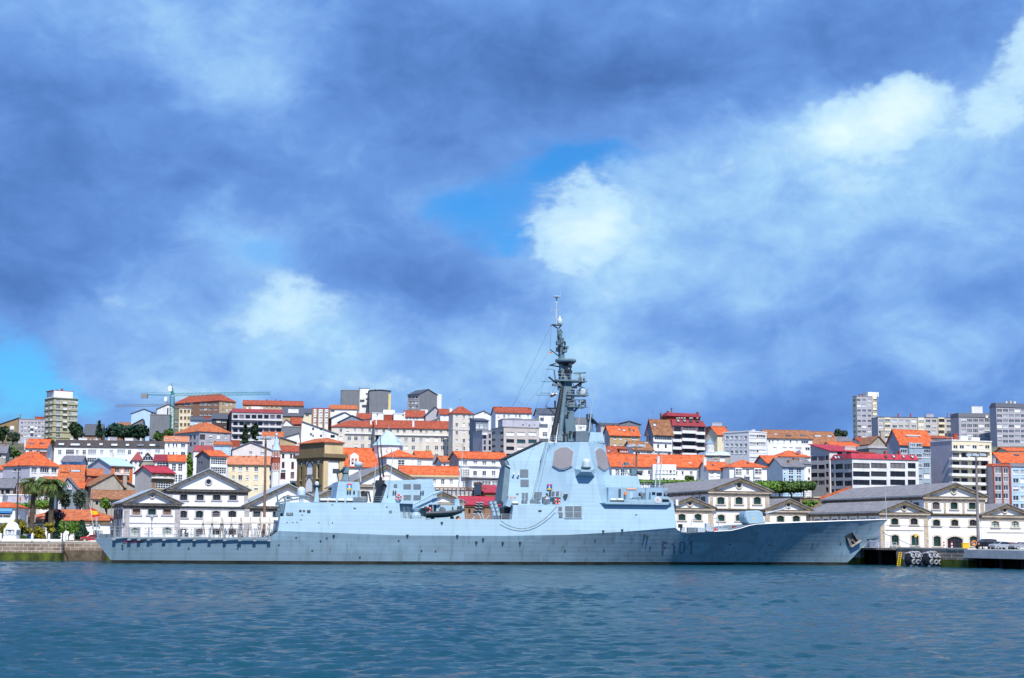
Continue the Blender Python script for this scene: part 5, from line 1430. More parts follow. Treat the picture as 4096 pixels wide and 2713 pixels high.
TOPF=[('P',2709,2110.5),('P',2722,2122),('P',2740,2130),('P',2760,2133),('P',2857,2127),('P',2925,2123),('P',2960,2115),('P',2995,2104),('P',3025,2098),('P',3100,2094),('P',3300,2087),('P',3450,2082),('P',3553,2078)]
KNL=[(p.x,p.z) for p in (hullpt(*a) for a in KN)]
TFL=[(p.x,p.z) for p in (hullpt(*a) for a in TOPF)]
HTOP=KNL+TFL[1:]
STEMP=[(S_STEM,0.)]
for (x,y) in ((3408,2235),(3449,2189),(3485,2150),(3510,2122),(3553,2078)):
 p=sp('P',x,y,(0,0,0));STEMP.append((p.z,p.x))
STEMZ=[(-1.5,S_STEM-1.0),(0,S_STEM)]+STEMP[1:]
def stem_s(z):return interp(STEMZ,z)
def stern_s(z):return S_TR+(S_TRT-S_TR)*max(-.3,z/HTOP[0][1])
def build_hull():
 NL=11
 SA,SB=14.,96.
 stations=sorted(set([S_TRT+(SA-S_TRT)*i/6 for i in range(7)]+[SA+(SB-SA)*i/30 for i in range(31)]+[SB+(S_BOW-SB)*(1-(1-i/34)**1.15) for i in range(35)]+[k[0] for k in HTOP]))
 stations=[s for i,s in enumerate(stations) if i==0 or s-stations[i-1]>.12]
 rows=[]
 for s in stations:
  zt=interp(HTOP,s);bk,bw0=bk_s(s),0
  col=[]
  for j in range(NL):
   z=[-1.2,0,.55][j] if j<3 else .55+(zt-.55)*(j-2)/(NL-3)
   ss=s
   if s<SA:ss=stern_s(z)+(s-S_TRT)/(SA-S_TRT)*(SA-stern_s(z))
   if s>SB:ss=SB+(s-SB)/(S_BOW-SB)*(stem_s(z)-SB)
   q=s if s<SB else SB+(ss-SB)/(stem_s(z)-SB)*(S_STEM-SB)
   w=bw_s(q)
   f=max(0,z)/zt
   b=w+(bk-w)*f
   if z<0:b=w*.985
   if s>SB:
    b=max(.04,b)
   col.append((ss,b,z))
  rows.append(col)
 mb=MB()
 n=len(rows)
 for sgn in (-1,1):
  vs=[(a,sgn*b,z) for col in rows for (a,b,z) in col]
  f0=[];f1=[]
  for i in range(n-1):
   for j in range(NL-1):
    q=(i*NL+j,(i+1)*NL+j,(i+1)*NL+j+1,i*NL+j+1)
    (f1 if j<2 else f0).append(q)
  mb.cur=0;mb.add(vs,f0,True);mb.cur=1;mb.add(vs,f1,True)
 mb.cur=0
 c0=rows[0]
 vs=[(a,-b,z) for (a,b,z) in c0]+[(a,b,z) for (a,b,z) in c0]
 mb.add(vs,[(j,j+1,NL+j+1,NL+j) for j in range(NL-1)])
 mb.cur=2
 for i in range(n-1):
  a,b=rows[i][-1],rows[i+1][-1]
  dz=.12
  mb.quad((a[0],-a[1]+.05,a[2]-dz),(b[0],-b[1]+.05,b[2]-dz),(b[0],b[1]-.05,b[2]-dz),(a[0],a[1]-.05,a[2]-dz))
 mb.build('hull',[HULLP,BOOT,DECK],ship)
build_hull()
def hull_on(o,u,v):
 """point on the starboard hull plating seen at this pixel (numerically)"""
 d=sray(o,u,v)
 lo=None
 best=None
 lam0=(-10-CL_.y)/d.y
 for i in range(400):
  p=CL_+d*(lam0*(1+i*.0002))
  s,z=p.x,p.z
  if s>96:s=96+(s-96)/max(1,stem_s(z)-96)*(S_BOW-96)
  if s<14:s=S_TRT+(s-stern_s(z))/(14-stern_s(z))*(14-S_TRT)
  f=min(1,max(0,z)/interp(HTOP,s))
  w=bw_s(s if s<96 else 96+(s-96)/(S_BOW-96)*(S_STEM-96))
  b=w+(bk_s(s)-w)*f
  if p.y>=-b:return p
 return p
def sblock(name,pts,pl,m,pl2=None,parent=None,smooth=False):
 """polygon of pixels on a starboard plane, mirrored to port (or to the plane pl2)"""
 A=[sp(o,u,v,pl) for (o,u,v) in pts]
 if pl2 is None:B=[Vector((p.x,-p.y,p.z)) for p in A]
 else :B=[Vector((p.x,pl2[0]+pl2[1]*(p.z-pl2[2]),p.z)) for p in A]
 mb=MB();mb.prism(A,B)
 return mb.build(name,m,parent or ship)
def plate(name,o,u,v,w,h,pl,m,out=.07,parent=None,th=.1,label=None):
 q=[sp(o,u+a*w/2,v+b*h/2,pl) for a,b in ((-1,1),(1,1),(1,-1),(-1,-1))]
 mb=MB();mb.prism([p+Vector((0,-out,0)) for p in q],[p+Vector((0,th,0)) for p in q])
 ob=mb.build(name,m,parent or ship)
 if label:ob['label']=label
 return ob
TUM=.14
zk=sp('P',1900,2143,(-9.3,0,0)).z
P_SIDE=(-9.28,TUM,zk)
zmd=sp('P',1900,2077,P_SIDE).z
# upper hull strip, knuckle to main deck
def upper_hull():
 mb=MB()
 top=[('D',205,1128),('E',92,1140)]
 bot=[k for k in KN if k[1]>=1112]
 bp_=[hullpt(*k) for k in bot]
 A=[];B=[]
 for p in bp_:
  zt=max(p.z+.4,zmd+(interp(HTOP,p.x)-zk)*.3)
  A.append(Vector((p.x,-bk_s(p.x),p.z)));B.append(Vector((p.x,-bk_s(p.x)+TUM*(zt-p.z),zt)))
 A[0].x+=.0;B[0].x+=.35
 B[-1].x-=.25
 n=len(A)
 for sg in (1,-1):
  f=lambda v:(v.x,v.y*sg,v.z)
  mb.add([f(v) for v in A]+[f(v) for v in B],[(i,i+1,n+i+1,n+i) for i in range(n-1)])
 mb.cur=1
 g=lambda v:(v.x,-v.y,v.z)
 mb.add([tuple(v) for v in B]+[g(v) for v in B],[(i,i+1,n+i+1,n+i) for i in range(n-1)])
 mb.cur=0
 for i in (0,n-1):mb.add([tuple(A[i]),tuple(B[i]),g(B[i]),g(A[i])],[(0,1,2,3)])
 mb.build('upper_hull',[PAINT,DECK],ship)
 return zmd
upper_hull()
# hangar
HG=sblock('hangar',[('M',228,820),('D',190,1003),('D',205,1131),('C',800,1131),('M',165,1160)],P_SIDE,PAINT)
sblock('hangar_foot',[('M',165,1158),('C',800,1129),('C',800,1190),('M',95,1405)],(P_SIDE[0]+.012,TUM,zk),PAINT)
for (u,v,w,h_) in ((523,998,48,42),(596,1000,42,36),(695,1010,68,60)):plate('vent','M',u,v,w,h_,P_SIDE,SDARK)
for (u,v,w,h_) in ((1182,870,42,14),(1642,944,56,28),(2302,915,24,14)):plate('vent','M',u,v,w,h_,P_SIDE,LOUV)
plate('vent','N',262,623,46,42,P_SIDE,LOUV);plate('vent','N',200,540,24,14,P_SIDE,SDARK)
# aft face of the hangar: two roller doors and pipework
ZH=sp('M',228,820,P_SIDE).z
XH=sp('M',165,1160,P_SIDE).x
zfd=interp(HTOP,8.)-.12
for sg in (-1,1):
 b=MB()
 x=XH-.35
 b.box(x,x+1.6,sg*1.2,sg*6.2,zfd,zfd+4.6)
 for i in range(9):b.box(x-.05,x-.002,min(sg*1.25,sg*6.15),max(sg*1.25,sg*6.15),zfd+.3+i*.5,zfd+.36+i*.5)
 b.build('hangar_door',SDARK,ship)
def text_mesh(txt,size,extrude=.02,bold=False):
 cu=bpy.data.curves.new('lettering','FONT')
 cu.body=txt;cu.size=size;cu.extrude=extrude;cu.align_x='CENTER';cu.align_y='CENTER'
 if bold:cu.offset=size*.028
 o=bpy.data.objects.new('lettering',cu);C.objects.link(o)
 bpy.context.view_layer.update()
 me=bpy.data.meshes.new_from_object(o.evaluated_get(bpy.context.evaluated_depsgraph_get()))
 bpy.data.objects.remove(o);bpy.data.curves.remove(cu)
 me.name='lettering'
 return me
def lettering(txt,o,u,v,height,m,name='lettering',parent=None,normal=None,on=None,out=.1,width=None,rot=0.,bold=True,shear=0):
 """letters lying on the ship's side at this pixel; height in crop units"""
 p=on(o,u,v);p2=on(o,u,v-height)
 hgt=(p2-p).length
 me=text_mesh(txt,hgt/.70,.02,bold)
 me.materials.clear();me.materials.append(m)
 e1=on(o,u+40,v)-on(o,u-40,v);e1.normalize()
 up=(p2-p).normalized()
 up=(up-e1*up.dot(e1)).normalized()
 n=e1.cross(up)
 if n.y>0:n=-n
 sx=1.
 if width:
  xs=[vv.co.x for vv in me.vertices]
  sx=(on(o,u+width/2,v)-on(o,u-width/2,v)).length/(max(xs)-min(xs))
 Mx=Matrix((e1*sx,up,n)).transposed().to_4x4()
 Mx.translation=p+n*out
 me.transform(Mx)
 return link(name,me,parent or ship)
NUM=mat('hull_number',(.14,.18,.26),rough=.6,var=.25,scale=1.5)
def painted(name,polys,m,n=8):
 """painted figure that follows the plating: quads given by their four pixel corners (left edge down, right edge down)"""
 b=MB()
 for (a0,a1,b0,b1) in polys:
  for k in range(n):
   q=[]
   for (p,r),f in (((a0,a1),k/n),((a0,a1),(k+1)/n),((b0,b1),(k+1)/n),((b0,b1),k/n)):
    v=hull_on('F',p[0]+(r[0]-p[0])*f,p[1]+(r[1]-p[1])*f);q.append(v+Vector((.01,-.05,-.02)))
   b.add(q,[(0,1,2,3)])
 b.build(name,m,ship)
def stroke(x0,y0,x1,y1,w):return ((x0,y0),(x1,y1),(x0+w,y0),(x1+w,y1))
painted('hull_number',[stroke(292,1300,288,1406,13),stroke(305,1300,305,1314,27),stroke(304,1345,304,1358,19)],NUM)
painted('hull_number',[stroke(381,1300,376,1406,14),((366,1318),(366,1330),(381,1302),(381,1318))],NUM)
painted('hull_number',[stroke(426,1314,423,1392,12),stroke(460,1314,456,1392,12),((426,1314),(440,1314),(438,1300),(450,1300)),stroke(437,1300,438,1313,13),((449,1300),(449,1313),(472,1314),(460,1318)),((423,1392),(436,1388),(434,1405),(436,1393)),stroke(434,1393,434,1406,14),((447,1406),(447,1393),(468,1391),(456,1388))],NUM)
painted('hull_number',[stroke(515,1300,509,1406,14),((500,1318),(500,1330),(515,1302),(515,1318))],NUM)
lettering('ALVARO DE BAZAN','L',356,1218,26,mat('name_red',(.42,.03,.06),.6),'ship_name',on=hull_on,width=325,out=.06)
pl_=plate('name_plate','M',303,1064,140,58,P_SIDE,mat('name_plate_dark',(.06,.09,.12),.6))
for tx,v in (('ALVARO',1050),('DE BAZAN',1074)):
 lettering(tx,'M',303,v,15,LIGHTG,'ship_name',on=lambda o,u,v_:sp(o,u,v_,P_SIDE),width=84 if v<1060 else 112,out=.1)
def pennant(o,u0,u1,v0,v1,on,top,side,bottom,digit=None,name='squadron_emblem'):
 """square emblem quartered by its diagonals"""
 c=[on(o,a,b) for a,b in ((u0,v1),(u1,v1),(u1,v0),(u0,v0))]
 mid=(c[0]+c[1]+c[2]+c[3])/4
 n=(c[1]-c[0]).cross(c[3]-c[0]).normalized()
 if n.y>0:n=-n
 mb=MB()
 for k,(a,b) in enumerate(((0,1),(1,2),(2,3),(3,0))):
  mb.cur=(2,1,0,1)[k]
  mb.prism([c[a]+n*.1,c[b]+n*.1,mid+n*.1],[c[a],c[b],mid])
 o_=mb.build(name,[top,side,bottom],ship)
 lettering(digit or '5',o,(u0+u1)/2,(v0+v1)/2,(v1-v0)*.4,SWHT,'numeral',parent=o_,on=on,out=.12)
P_DH=(-6.0,.1,ZH)
sblock('director_house',[('M',1305,392),('M',1735,402),('M',1785,790),('M',1690,826),('M',1245,822)],P_DH,PAINT)
pennant('M',1472,1586,440,562,lambda o,u,v:sp(o,u,v,P_DH),SRED,SBLUE2,SYEL)
b=MB()
for i in range(7):b.box(*[0]*6) if False else None
for (ua,ub) in ((1705,1742),):
 for i in range(9):
  v=580+i*18
  a,c=sp('M',ua,v,(-6.15,.1,ZH)),sp('M',ub,v,(-6.15,.1,ZH));b.rod(a,c,.035,n=4)
 for u in (ua,ub):b.rod(sp('M',u,575,(-6.15,.1,ZH)),sp('M',u,735,(-6.15,.1,ZH)),.04,n=4)
b.build('ladder',METAL,ship)
for u in (1495,1547,1628):
 b=MB();p=sp('M',u,605,P_DH);b.lathe((p.x,p.y-.15,p.z),[(.16,-.3),(.18,0),(.05,.25)],8);b.build('floodlight',SDARK,ship)
def railing(name,pts,h=1.0,step=1.6,m=None,wires=3,parent=None,r=.035):
 """guard rail along a line of ship points"""
 b=MB();m=m or LIGHTG
 for a,c in zip(pts,pts[1:]):
  L=(c-a).length;n=max(1,int(L/step))
  for i in range(n+1):
   p=a+(c-a)*i/n;b.rod(p,p+Vector((0,0,h)),r,n=4)
  for k in range(1,wires+1):
   z=Vector((0,0,h*k/wires));b.rod(a+z,c+z,r*.6,n=4)
 return b.build(name,m,parent or ship)
def dir_dish(name,o,base,top,dish_a,dish_b,t=0.,m=None):
 """tracker radar: pedestal and a tilted round dish"""
 b=MB()
 p,q=sp(o,*base,(t,0,0)),sp(o,*top,(t,0,0))
 b.rod(p,q,.75,.45,n=10)
 b.box(q.x-.5,q.x+.5,t-.7,t+.7,q.z-.4,q.z+.7)
 A,B=sp(o,*dish_a,(t,0,0)),sp(o,*dish_b,(t,0,0))
 ped=b.build(name,MASTM,ship)
 c=(A+B)/2;r=(B-A).length/2
 e=(B-A).normalized();nrm=Vector((-e.z,0,e.x))
 if nrm.z<0:nrm=-nrm
 d=MB()
 prof=[(.05,0),(r*.5,.1),(r,.38),(r*.98,.44),(r*.5,.18),(.05,.1)]
 vs=[];fs=[];n=24
 ay=Vector((0,1,0))
 for rr,hh in prof:
  for i in range(n):
   a=2*math.pi*i/n;vs.append(c+(e*math.cos(a)+ay*math.sin(a))*rr+nrm*(hh-.38))
 for k in range(len(prof)-1):
  for i in range(n):fs.append((k*n+i,k*n+(i+1)%n,(k+1)*n+(i+1)%n,(k+1)*n+i))
 d.add(vs,fs,True);d.rod(c-nrm*.3,c-nrm*1.2,.35,.5,n=8)
 d.build('dish',SDARK if m is None else m,ped)
dir_dish('tracking_radar','M',(1445,385),(1460,170),(1275,245),(1480,60))
top_y=sp('M',1305,392,P_DH)
railing('guard_rail',[sp('M',1262,390,(-5,0,0)),sp('M',1715,388,(-5,0,0))],h=1.15)
b=MB();b.rod(sp('M',1765,400,(-2,0,0)),sp('M',1725,70,(-2,0,0)),.16,.1);p=sp('M',1722,40,(-2,0,0));b.lathe((p.x,p.y,p.z),[(.25,-.6),(.75,-.35),(.78,.2),(.6,.4),(.05,.5)],14);b.build('sensor_post',LIGHTG,ship)
b=MB();p=sp('M',1272,182,(-3,0,0));b.box(p.x-.7,p.x+.5,-3.5,-2.6,p.z-.4,p.z+.4);b.rod(p,sp('M',1310,380,(-3,0,0)),.12);b.build('searchlight',SDARK,ship)
# domes aft
def domed(name,o,u,vb,vt,w,t,m=RADOME,ped=None,sides=.45):
 p=sp(o,u,vb,(t,0,0));q=sp(o,u,vt,(t,0,0));r=(sp(o,u+w/2,vb,(t,0,0))-p).x
 H_=q.z-p.z;s_=H_-r if H_>r else H_*.3
 b=MB();b.lathe((p.x,t,p.z),[(r*.98,0),(r,s_*.5),(r,s_)]+[(r*math.cos(a*math.pi/12),s_+(H_-s_)*math.sin(a*math.pi/12)) for a in range(1,6)]+[(.02,H_)],20)
 ob=b.build(name,m,ship)
 if ped is not None:
  b=MB();b.lathe((p.x,t,ped),[(r*.55,0),(r*.5,p.z-ped-.02)],12);b.lathe((p.x,t,p.z-.12),[(r*1.08,0),(r*1.08,.11)],20);b.build('pedestal',LIGHTG,ob)
 return ob
domed('satellite_dome','M',542,662,500,172,-1.5,ped=ZH)
domed('small_dome','M',862,470,388,84,-3.5)
sblock('dome_pylon',[('M',845,518),('M',885,520),('M',905,815),('M',805,815)],(-4.2,0,0),PAINT,(-2.8,0,0))
b=MB();p=sp('M',862,470,(-3.5,0,0));b.lathe((p.x,-3.5,p.z-1.0),[(.35,0),(.5,.5),(.9,1.0)],12);b.build('dome_base',SDARK,ship)
# aft crane / gantry at the hangar's after corner
b=MB();tt=-6.5
g=lambda u,v,t=tt:sp('M',u,v,(t,0,0))
for a,c in (((170,705),(680,690)),((235,795),(665,715)),((30,830),(180,705)),((265,700),(375,770)),((170,705),(215,805)),((680,690),(720,800)),((40,655),(60,830)),((20,840),(240,800))):
 b.rod(g(*a),g(*c),.13)
for u in (300,350,400,450,500,550,600):b.rod(g(u,800),g(u,720),.05,n=4)
b.build('gantry',MASTM,ship)
b=MB()
for (u,v,w_,h_) in ((60,860,90,60),(120,880,80,40),(80,980,60,80),(60,1060,90,100),(130,960,60,120)):
 p=sp('M',u,v,(-6.5,0,0));k=.0087
 b.box(p.x-w_*k/2,p.x+w_*k/2,-7.2,-5.5,p.z-h_*k/2,p.z+h_*k/2)
b.build('hangar_equipment',MASTM,ship)
railing('guard_rail',[sp('M',235,820,(-8.2,0,0)),sp('M',900,822,(-8.2,0,0))],h=1.05)
railing('guard_rail',[sp('M',1610,826,(-8.2,0,0)),sp('M',2230,830,(-8.2,0,0))],h=1.05)
b=MB()
for a,c in (((1890,590),(1895,810)),((1840,680),(1890,590)),((1925,590),(1970,815))):b.rod(sp('M',*a,(-6,0,0)),sp('M',*c,(-6,0,0)),.16)
b.build('davit',SDARK,ship)
b=MB();p=sp('M',1750,780,(-7,0,0));b.box(p.x-1.2,p.x+1.2,-7.6,-6.4,ZH,p.z+.5);b.build('deck_locker',LOUV,ship)
# aft funnel block
P_FN=(-6.2,.1,ZH)
sblock('aft_funnel',[('N',120,100),('N',985,70),('N',970,105),('N',1060,400),('N',1058,500),('N',910,503),('N',905,560),('N',640,560),('N',640,490),('N',110,472),('N',205,178)],P_FN,PAINT)
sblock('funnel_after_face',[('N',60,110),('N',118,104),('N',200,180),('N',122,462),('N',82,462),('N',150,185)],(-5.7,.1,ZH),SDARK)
for (u,v,w,h_) in ((346,186,58,58),(544,198,126,84),(712,200,126,84),(546,382,124,82),(714,384,126,82)):
 b=plate('louvre','N',u,v,w,h_,P_FN,LOUV)
for u in (310,345,775,812):
 b=MB();p=sp('N',u,292,P_FN);b.rod(p+Vector((0,-.1,.25)),p+Vector((0,-.25,-.3)),.1,.16);b.build('floodlight',SDARK,ship)
P_BD=(-5.2,.08,zmd)
sblock('boat_deck_house',[('N',420,478),('N',910,505),('N',1505,515),('N',1520,765),('N',405,765)],P_BD,PAINT)
sblock('mast_base_block',[('N',1360,405),('N',1425,405),('N',1432,515),('N',1352,515)],(-4,0,0),PAINT,(-2,0,0))
railing('guard_rail',[sp('N',1060,510,(-5,0,0)),sp('N',1495,512,(-5,0,0))],h=1.05,step=1.2)
railing('guard_rail',[sp('N',345,478,(-8.1,0,0)),sp('N',640,485,(-8.1,0,0))],h=1.05)
railing('guard_rail',[sp('N',405,748,(-8.3,0,0)),sp('N',740,748,(-8.3,0,0))],h=1.05)
railing('guard_rail',[sp('N',1540,760,(-8.3,0,0)),sp('N',2290,764,(-8.3,0,0))],h=1.1)
b=MB()
for (u,v,w_,h_) in ((1410,560,30,60),(1455,550,30,50),(820,565,14,50),(1315,570,10,60),(960,600,16,80),(1020,570,10,110)):
 p=sp('N',u,v,(-5.4,0,0));k=.0107;b.box(p.x-w_*k/2,p.x+w_*k/2,-5.75,-5.2,p.z-h_*k/2,p.z+h_*k/2)
b.build('wall_fittings',SDARK,ship)
b=MB()
for u0 in (470,550):
 for u in (u0,u0+22):b.rod(sp('N',u,540,(-7.6,0,0)),sp('N',u+22,735,(-7.6,0,0)),.06,n=5)
 for i in range(5):
  v=560+i*40;b.rod(sp('N',u0+2+i*4,v,(-7.6,0,0)),sp('N',u0+60+i*4,v,(-7.6,0,0)),.05,n=4)
b.build('boarding_ladders',MASTM,ship)
b=MB()
p=sp('N',690,740,(-7.0,0,0));zt=sp('N',690,560,(-7,0,0)).z
b.lathe((p.x,-7.,zmd),[(1.0,0),(.95,.8),(.6,1.2),(.6,zt-zmd-.6),(.9,zt-zmd-.3),(.9,zt-zmd)],14)
b.rod(sp('N',655,575,(-7,0,0)),sp('N',655,495,(-7,0,0)),.24);b.rod(sp('N',655,500,(-7,0,0)),sp('N',985,325,(-7,0,0)),.17,.13);b.rod(sp('N',985,330,(-7,0,0)),sp('N',1145,265,(-7,0,0)),.25,.15)
b.rod(sp('N',1120,275,(-7,0,0)),sp('N',1120,545,(-7.4,0,0)),.03,n=4)
b.build('boat_crane',PAINT,ship)
# whip antennas
def whip(o,a,c,r=.09,r2=.03,t=-4.,m=None,name='whip_antenna'):
 b=MB();b.rod(sp(o,*a,(t,0,0)),sp(o,*c,(t,0,0)),r,r2,n=6);return b.build(name,m or LIGHTG,ship)
whip('C',(967,960),(992,620),.12,.03);whip('C',(1080,945),(1132,560),.12,.03,-6.4)
whip('C',(1024,805),(990,470),.16,.05,-5.5,MASTD);whip('C',(1046,800),(1019,470),.16,.05,-5.4,MASTD);whip('D',(642,968),(697,540),.13,.03,-3)
b=MB()
p=sp('N',90,130,(-5.6,0,0));b.box(p.x-.8,p.x+.7,-6.2,-5,p.z-.3,p.z+.4);b.rod(p,sp('N',100,40,(-5.6,0,0)),.3);b.build('antenna_base',MASTD,ship)
# ---- amidships: missile canisters and torpedo gear
for (a,c,m_,nm,t_) in ((('N',1690,660),('N',1742,470),MASTD,'missile_canister',-5.5),(('N',1755,660),('N',1812,470),MASTD,'missile_canister',-4.3),(('N',2020,690),('N',1945,445),PAINT,'missile_canister',-6.2),(('N',2092,690),('N',2015,445),PAINT,'missile_canister',-5.2)):
 A,B=sp(*a,(t_,0,0)),sp(*c,(t_,0,0))
 e=(B-A);b=MB();b.rod(A,B,.36,n=14);ob=b.build(nm,m_,ship)
 b=MB();b.rod(B-e*.02,B+e*.012,.39,n=14);b.rod(A-e*.012,A+e*.02,.41,n=14)
 for k in (.3,.55,.8):b.rod(A+e*k,A+e*(k+.025),.42,n=14)
 b.build('end_cap',SWHT if m_ is MASTD else MASTM,ob)
b=MB()
for (ua,va,ub,vb_) in ((1640,755,1740,640),(1745,640,1800,755),(1660,755,1700,650),(1870,755,1960,660),(1975,755,1985,660),(2100,755,2090,680),(1800,640,1840,755),(2030,755,2020,690)):
 b.rod(sp('N',ua,va,(-5.4,0,0)),sp('N',ub,vb_,(-5.6,0,0)),.09)
b.build('canister_frame',LIGHTG,ship)
b=MB()
for (u,v,w_,h_) in ((2180,640,90,180),(2240,600,60,100),(2130,700,50,110),(2270,690,60,140)):
 p=sp('N',u,v,(-4.5,0,0));k=.0107;b.box(p.x-w_*k/2,p.x+w_*k/2,-6.5,-3,max(zmd,p.z-h_*k/2),p.z+h_*k/2)
b.build('torpedo_gear',MASTD,ship)
# ---- bridge superstructure
# side strip 1020-1140 (lower level, full beam)
sblock('lower_superstructure',[('Q',240,1218),('Q',1215,1196),('S',335,870),('S',1785,800),('S',1815,950),('S',1866,1350),('S',1830,1352),('F',0,1128),('Q',205,1495)],P_SIDE,PAINT)
sblock('superstructure_band',[('Q',205,1494),('F',0,1126),('S',1866,1349),('S',1866,1352),('F',0,1228),('F',-200,1240),('Q',205,1560)],(P_SIDE[0]+.006,TUM,zk),PAINT)
for (u,v,w,h_) in ((1078,1285,66,84),(1087,1396,68,84),(1235,1283,140,84),(1385,1280,136,84),(1242,1393,142,86),(1390,1392,140,86)):
 plate('intake_louvre','Q',u,v,w,h_,P_SIDE,LOUV,.1)
b=MB()
for (u0,v0,u1,v1) in ((1152,1228,1460,1236),(1158,1332,1466,1342),(1166,1440,1472,1452),(1148,1232,1162,1450),(1304,1232,1316,1446),(1456,1230,1468,1446),(1040,1328,1124,1346)):
 q=[sp('Q',a,c,P_SIDE) for a,c in ((u0,v1),(u1,v1),(u1,v0),(u0,v0))]
 b.prism([p+Vector((0,-.16,0)) for p in q],[p+Vector((0,.05,0)) for p in q])
b.build('louvre_frame',LIGHTG,ship)
plate('vent','Q',715,1318,60,30,P_SIDE,SDARK);plate('vent','S',1018,1094,40,16,P_SIDE,SDARK)
# the octagonal radar tower
ZT=sp('Q',1500,80,(-6.8,0,0)).z
ZB=sp('Q',1230,1200,P_SIDE).z
tb_top,tb_bot=-6.9,P_SIDE[0]+TUM*(ZB-zk)+.02
kB=(tb_top-tb_bot)/(ZT-ZB)
P_B=(tb_bot,kB,ZB)
Bt0,Bt1=sp('Q',1442,78,P_B),sp('Q',1568,78,P_B)
Bb0,Bb1=sp('Q',1232,1196,P_B),sp('Q',1840,1160,P_B)
lat=5.3
At=sp('Q',800,92,(tb_top+lat,0,0));Ab=sp('Q',580,1110,(tb_bot+lat-.4,0,0))
Ct=sp('Q',1886,105,(tb_top+lat,0,0));Cb=sp('Q',2050,1100,(tb_bot+lat,0,0))
for v in (At,Ct,Bt0,Bt1):v.z=ZT
for v in (Ab,Cb,Bb0,Bb1):v.z=ZB-.3
def mir(v):return Vector((v.x,-v.y,v.z))
mb=MB()
top=[At,Bt0,Bt1,Ct,mir(Ct),mir(Bt1),mir(Bt0),mir(At)];bot=[Ab,Bb0,Bb1,Cb,mir(Cb),mir(Bb1),mir(Bb0),mir(Ab)]
n=8
mb.add([tuple(v) for v in top+bot],[tuple(range(8))]+[(i,(i+1)%n,n+(i+1)%n,n+i) for i in range(n)])
mb.build('radar_tower',PAINT,ship)
NA=(Bt0-At).cross(Ab-At).normalized();NA=NA if NA.y<0 else -NA
NC=(Ct-Bt1).cross(Cb-Bt1).normalized();NC=NC if NC.y<0 else -NC
on_A=lambda o,u,v:spn(o,u,v,At+NA*.0,NA)
on_C=lambda o,u,v:spn(o,u,v,Bt1,NC)
def facet(name,o,pts,on,nrm,m,t0,t1,parent=None,grow=None):
 q=[on(o,*p) for p in pts]
 c=sum(q,Vector())/len(q)
 if grow:q=[c+(p-c)*grow for p in q]
 mb=MB();mb.prism([p+nrm*t1 for p in q],[p+nrm*t0 for p in q])
 return mb.build(name,m,parent or ship)
PA=[(990,250),(1100,188),(1215,182),(1318,255),(1285,510),(1160,568),(1070,570),(955,508)]
PC=[(1700,250),(1745,203),(1800,203),(1875,270),(1935,540),(1875,588),(1835,585),(1745,515)]
fr=facet('radar_array','Q',PA,on_A,NA,LIGHTG,-.3,.12,grow=1.07);facet('array_face','Q',PA,on_A,NA,ARRAY,.1,.22,parent=fr)
fr=facet('radar_array','Q',PC,on_C,NC,LIGHTG,-.3,.12,grow=1.08);facet('array_face','Q',PC,on_C,NC,ARRAY,.1,.22,parent=fr)
pennant('Q',845,933,842,940,on_A,SRED,SBLUE,SYEL,'3')
# sponson and dome on the starboard facet
za,zc=sp('Q',1500,560,P_B).z,sp('Q',1500,650,P_B).z
a0,a1=sp('Q',1338,650,P_B),sp('Q',1712,655,P_B)
t_out=-8.6-.9
mb=MB()
tin=lambda z:tb_bot+kB*(z-ZB)+.3
lo0,lo1=sp('Q',1470,650,(t_out,0,0)),sp('Q',1600,650,(t_out,0,0))
zp=sp('Q',1500,590,(t_out,0,0)).z
topz=zp;botz=zp-1.0
o0,o1=sp('Q',1452,590,(t_out,0,0)).x,sp('Q',1635,590,(t_out,0,0)).x
mb.add([(a0.x,tin(topz),topz+.35),(a1.x,tin(topz),topz+.35),(o1,t_out,topz+.1),(o0,t_out,topz+.1),(a0.x,tin(botz),botz-.2),(a1.x,tin(botz),botz-.2),(o1,t_out,topz-.25),(o0,t_out,topz-.25)],[(0,1,2,3),(4,7,6,5),(3,2,6,7),(0,3,7,4),(1,5,6,2),(0,4,5,1)])
mb.build('sponson',PAINT,ship)
c=sp('Q',1546,560,(t_out+.9,0,0));r=(sp('Q',1616,560,(t_out+.9,0,0))-c).x;zt_=sp('Q',1546,380,(t_out+.9,0,0)).z;zb_=sp('Q',1546,530,(t_out+.9,0,0)).z
b=MB();b.lathe((c.x,c.y,0),[(r,zb_),(r,zt_-r*.95)]+[(r*math.cos(k*math.pi/12),zt_-r*.95+r*.95*math.sin(k*math.pi/12)) for k in range(1,6)]+[(.02,zt_)],22);d_=b.build('satellite_dome',RADOME,ship)
b=MB();b.lathe((c.x,c.y,0),[(r*.7,topz+.1),(r*.75,zb_-.35),(r*1.2,zb_-.3),(r*1.15,zb_-.003)],18);b.build('pedestal',MASTM,d_)
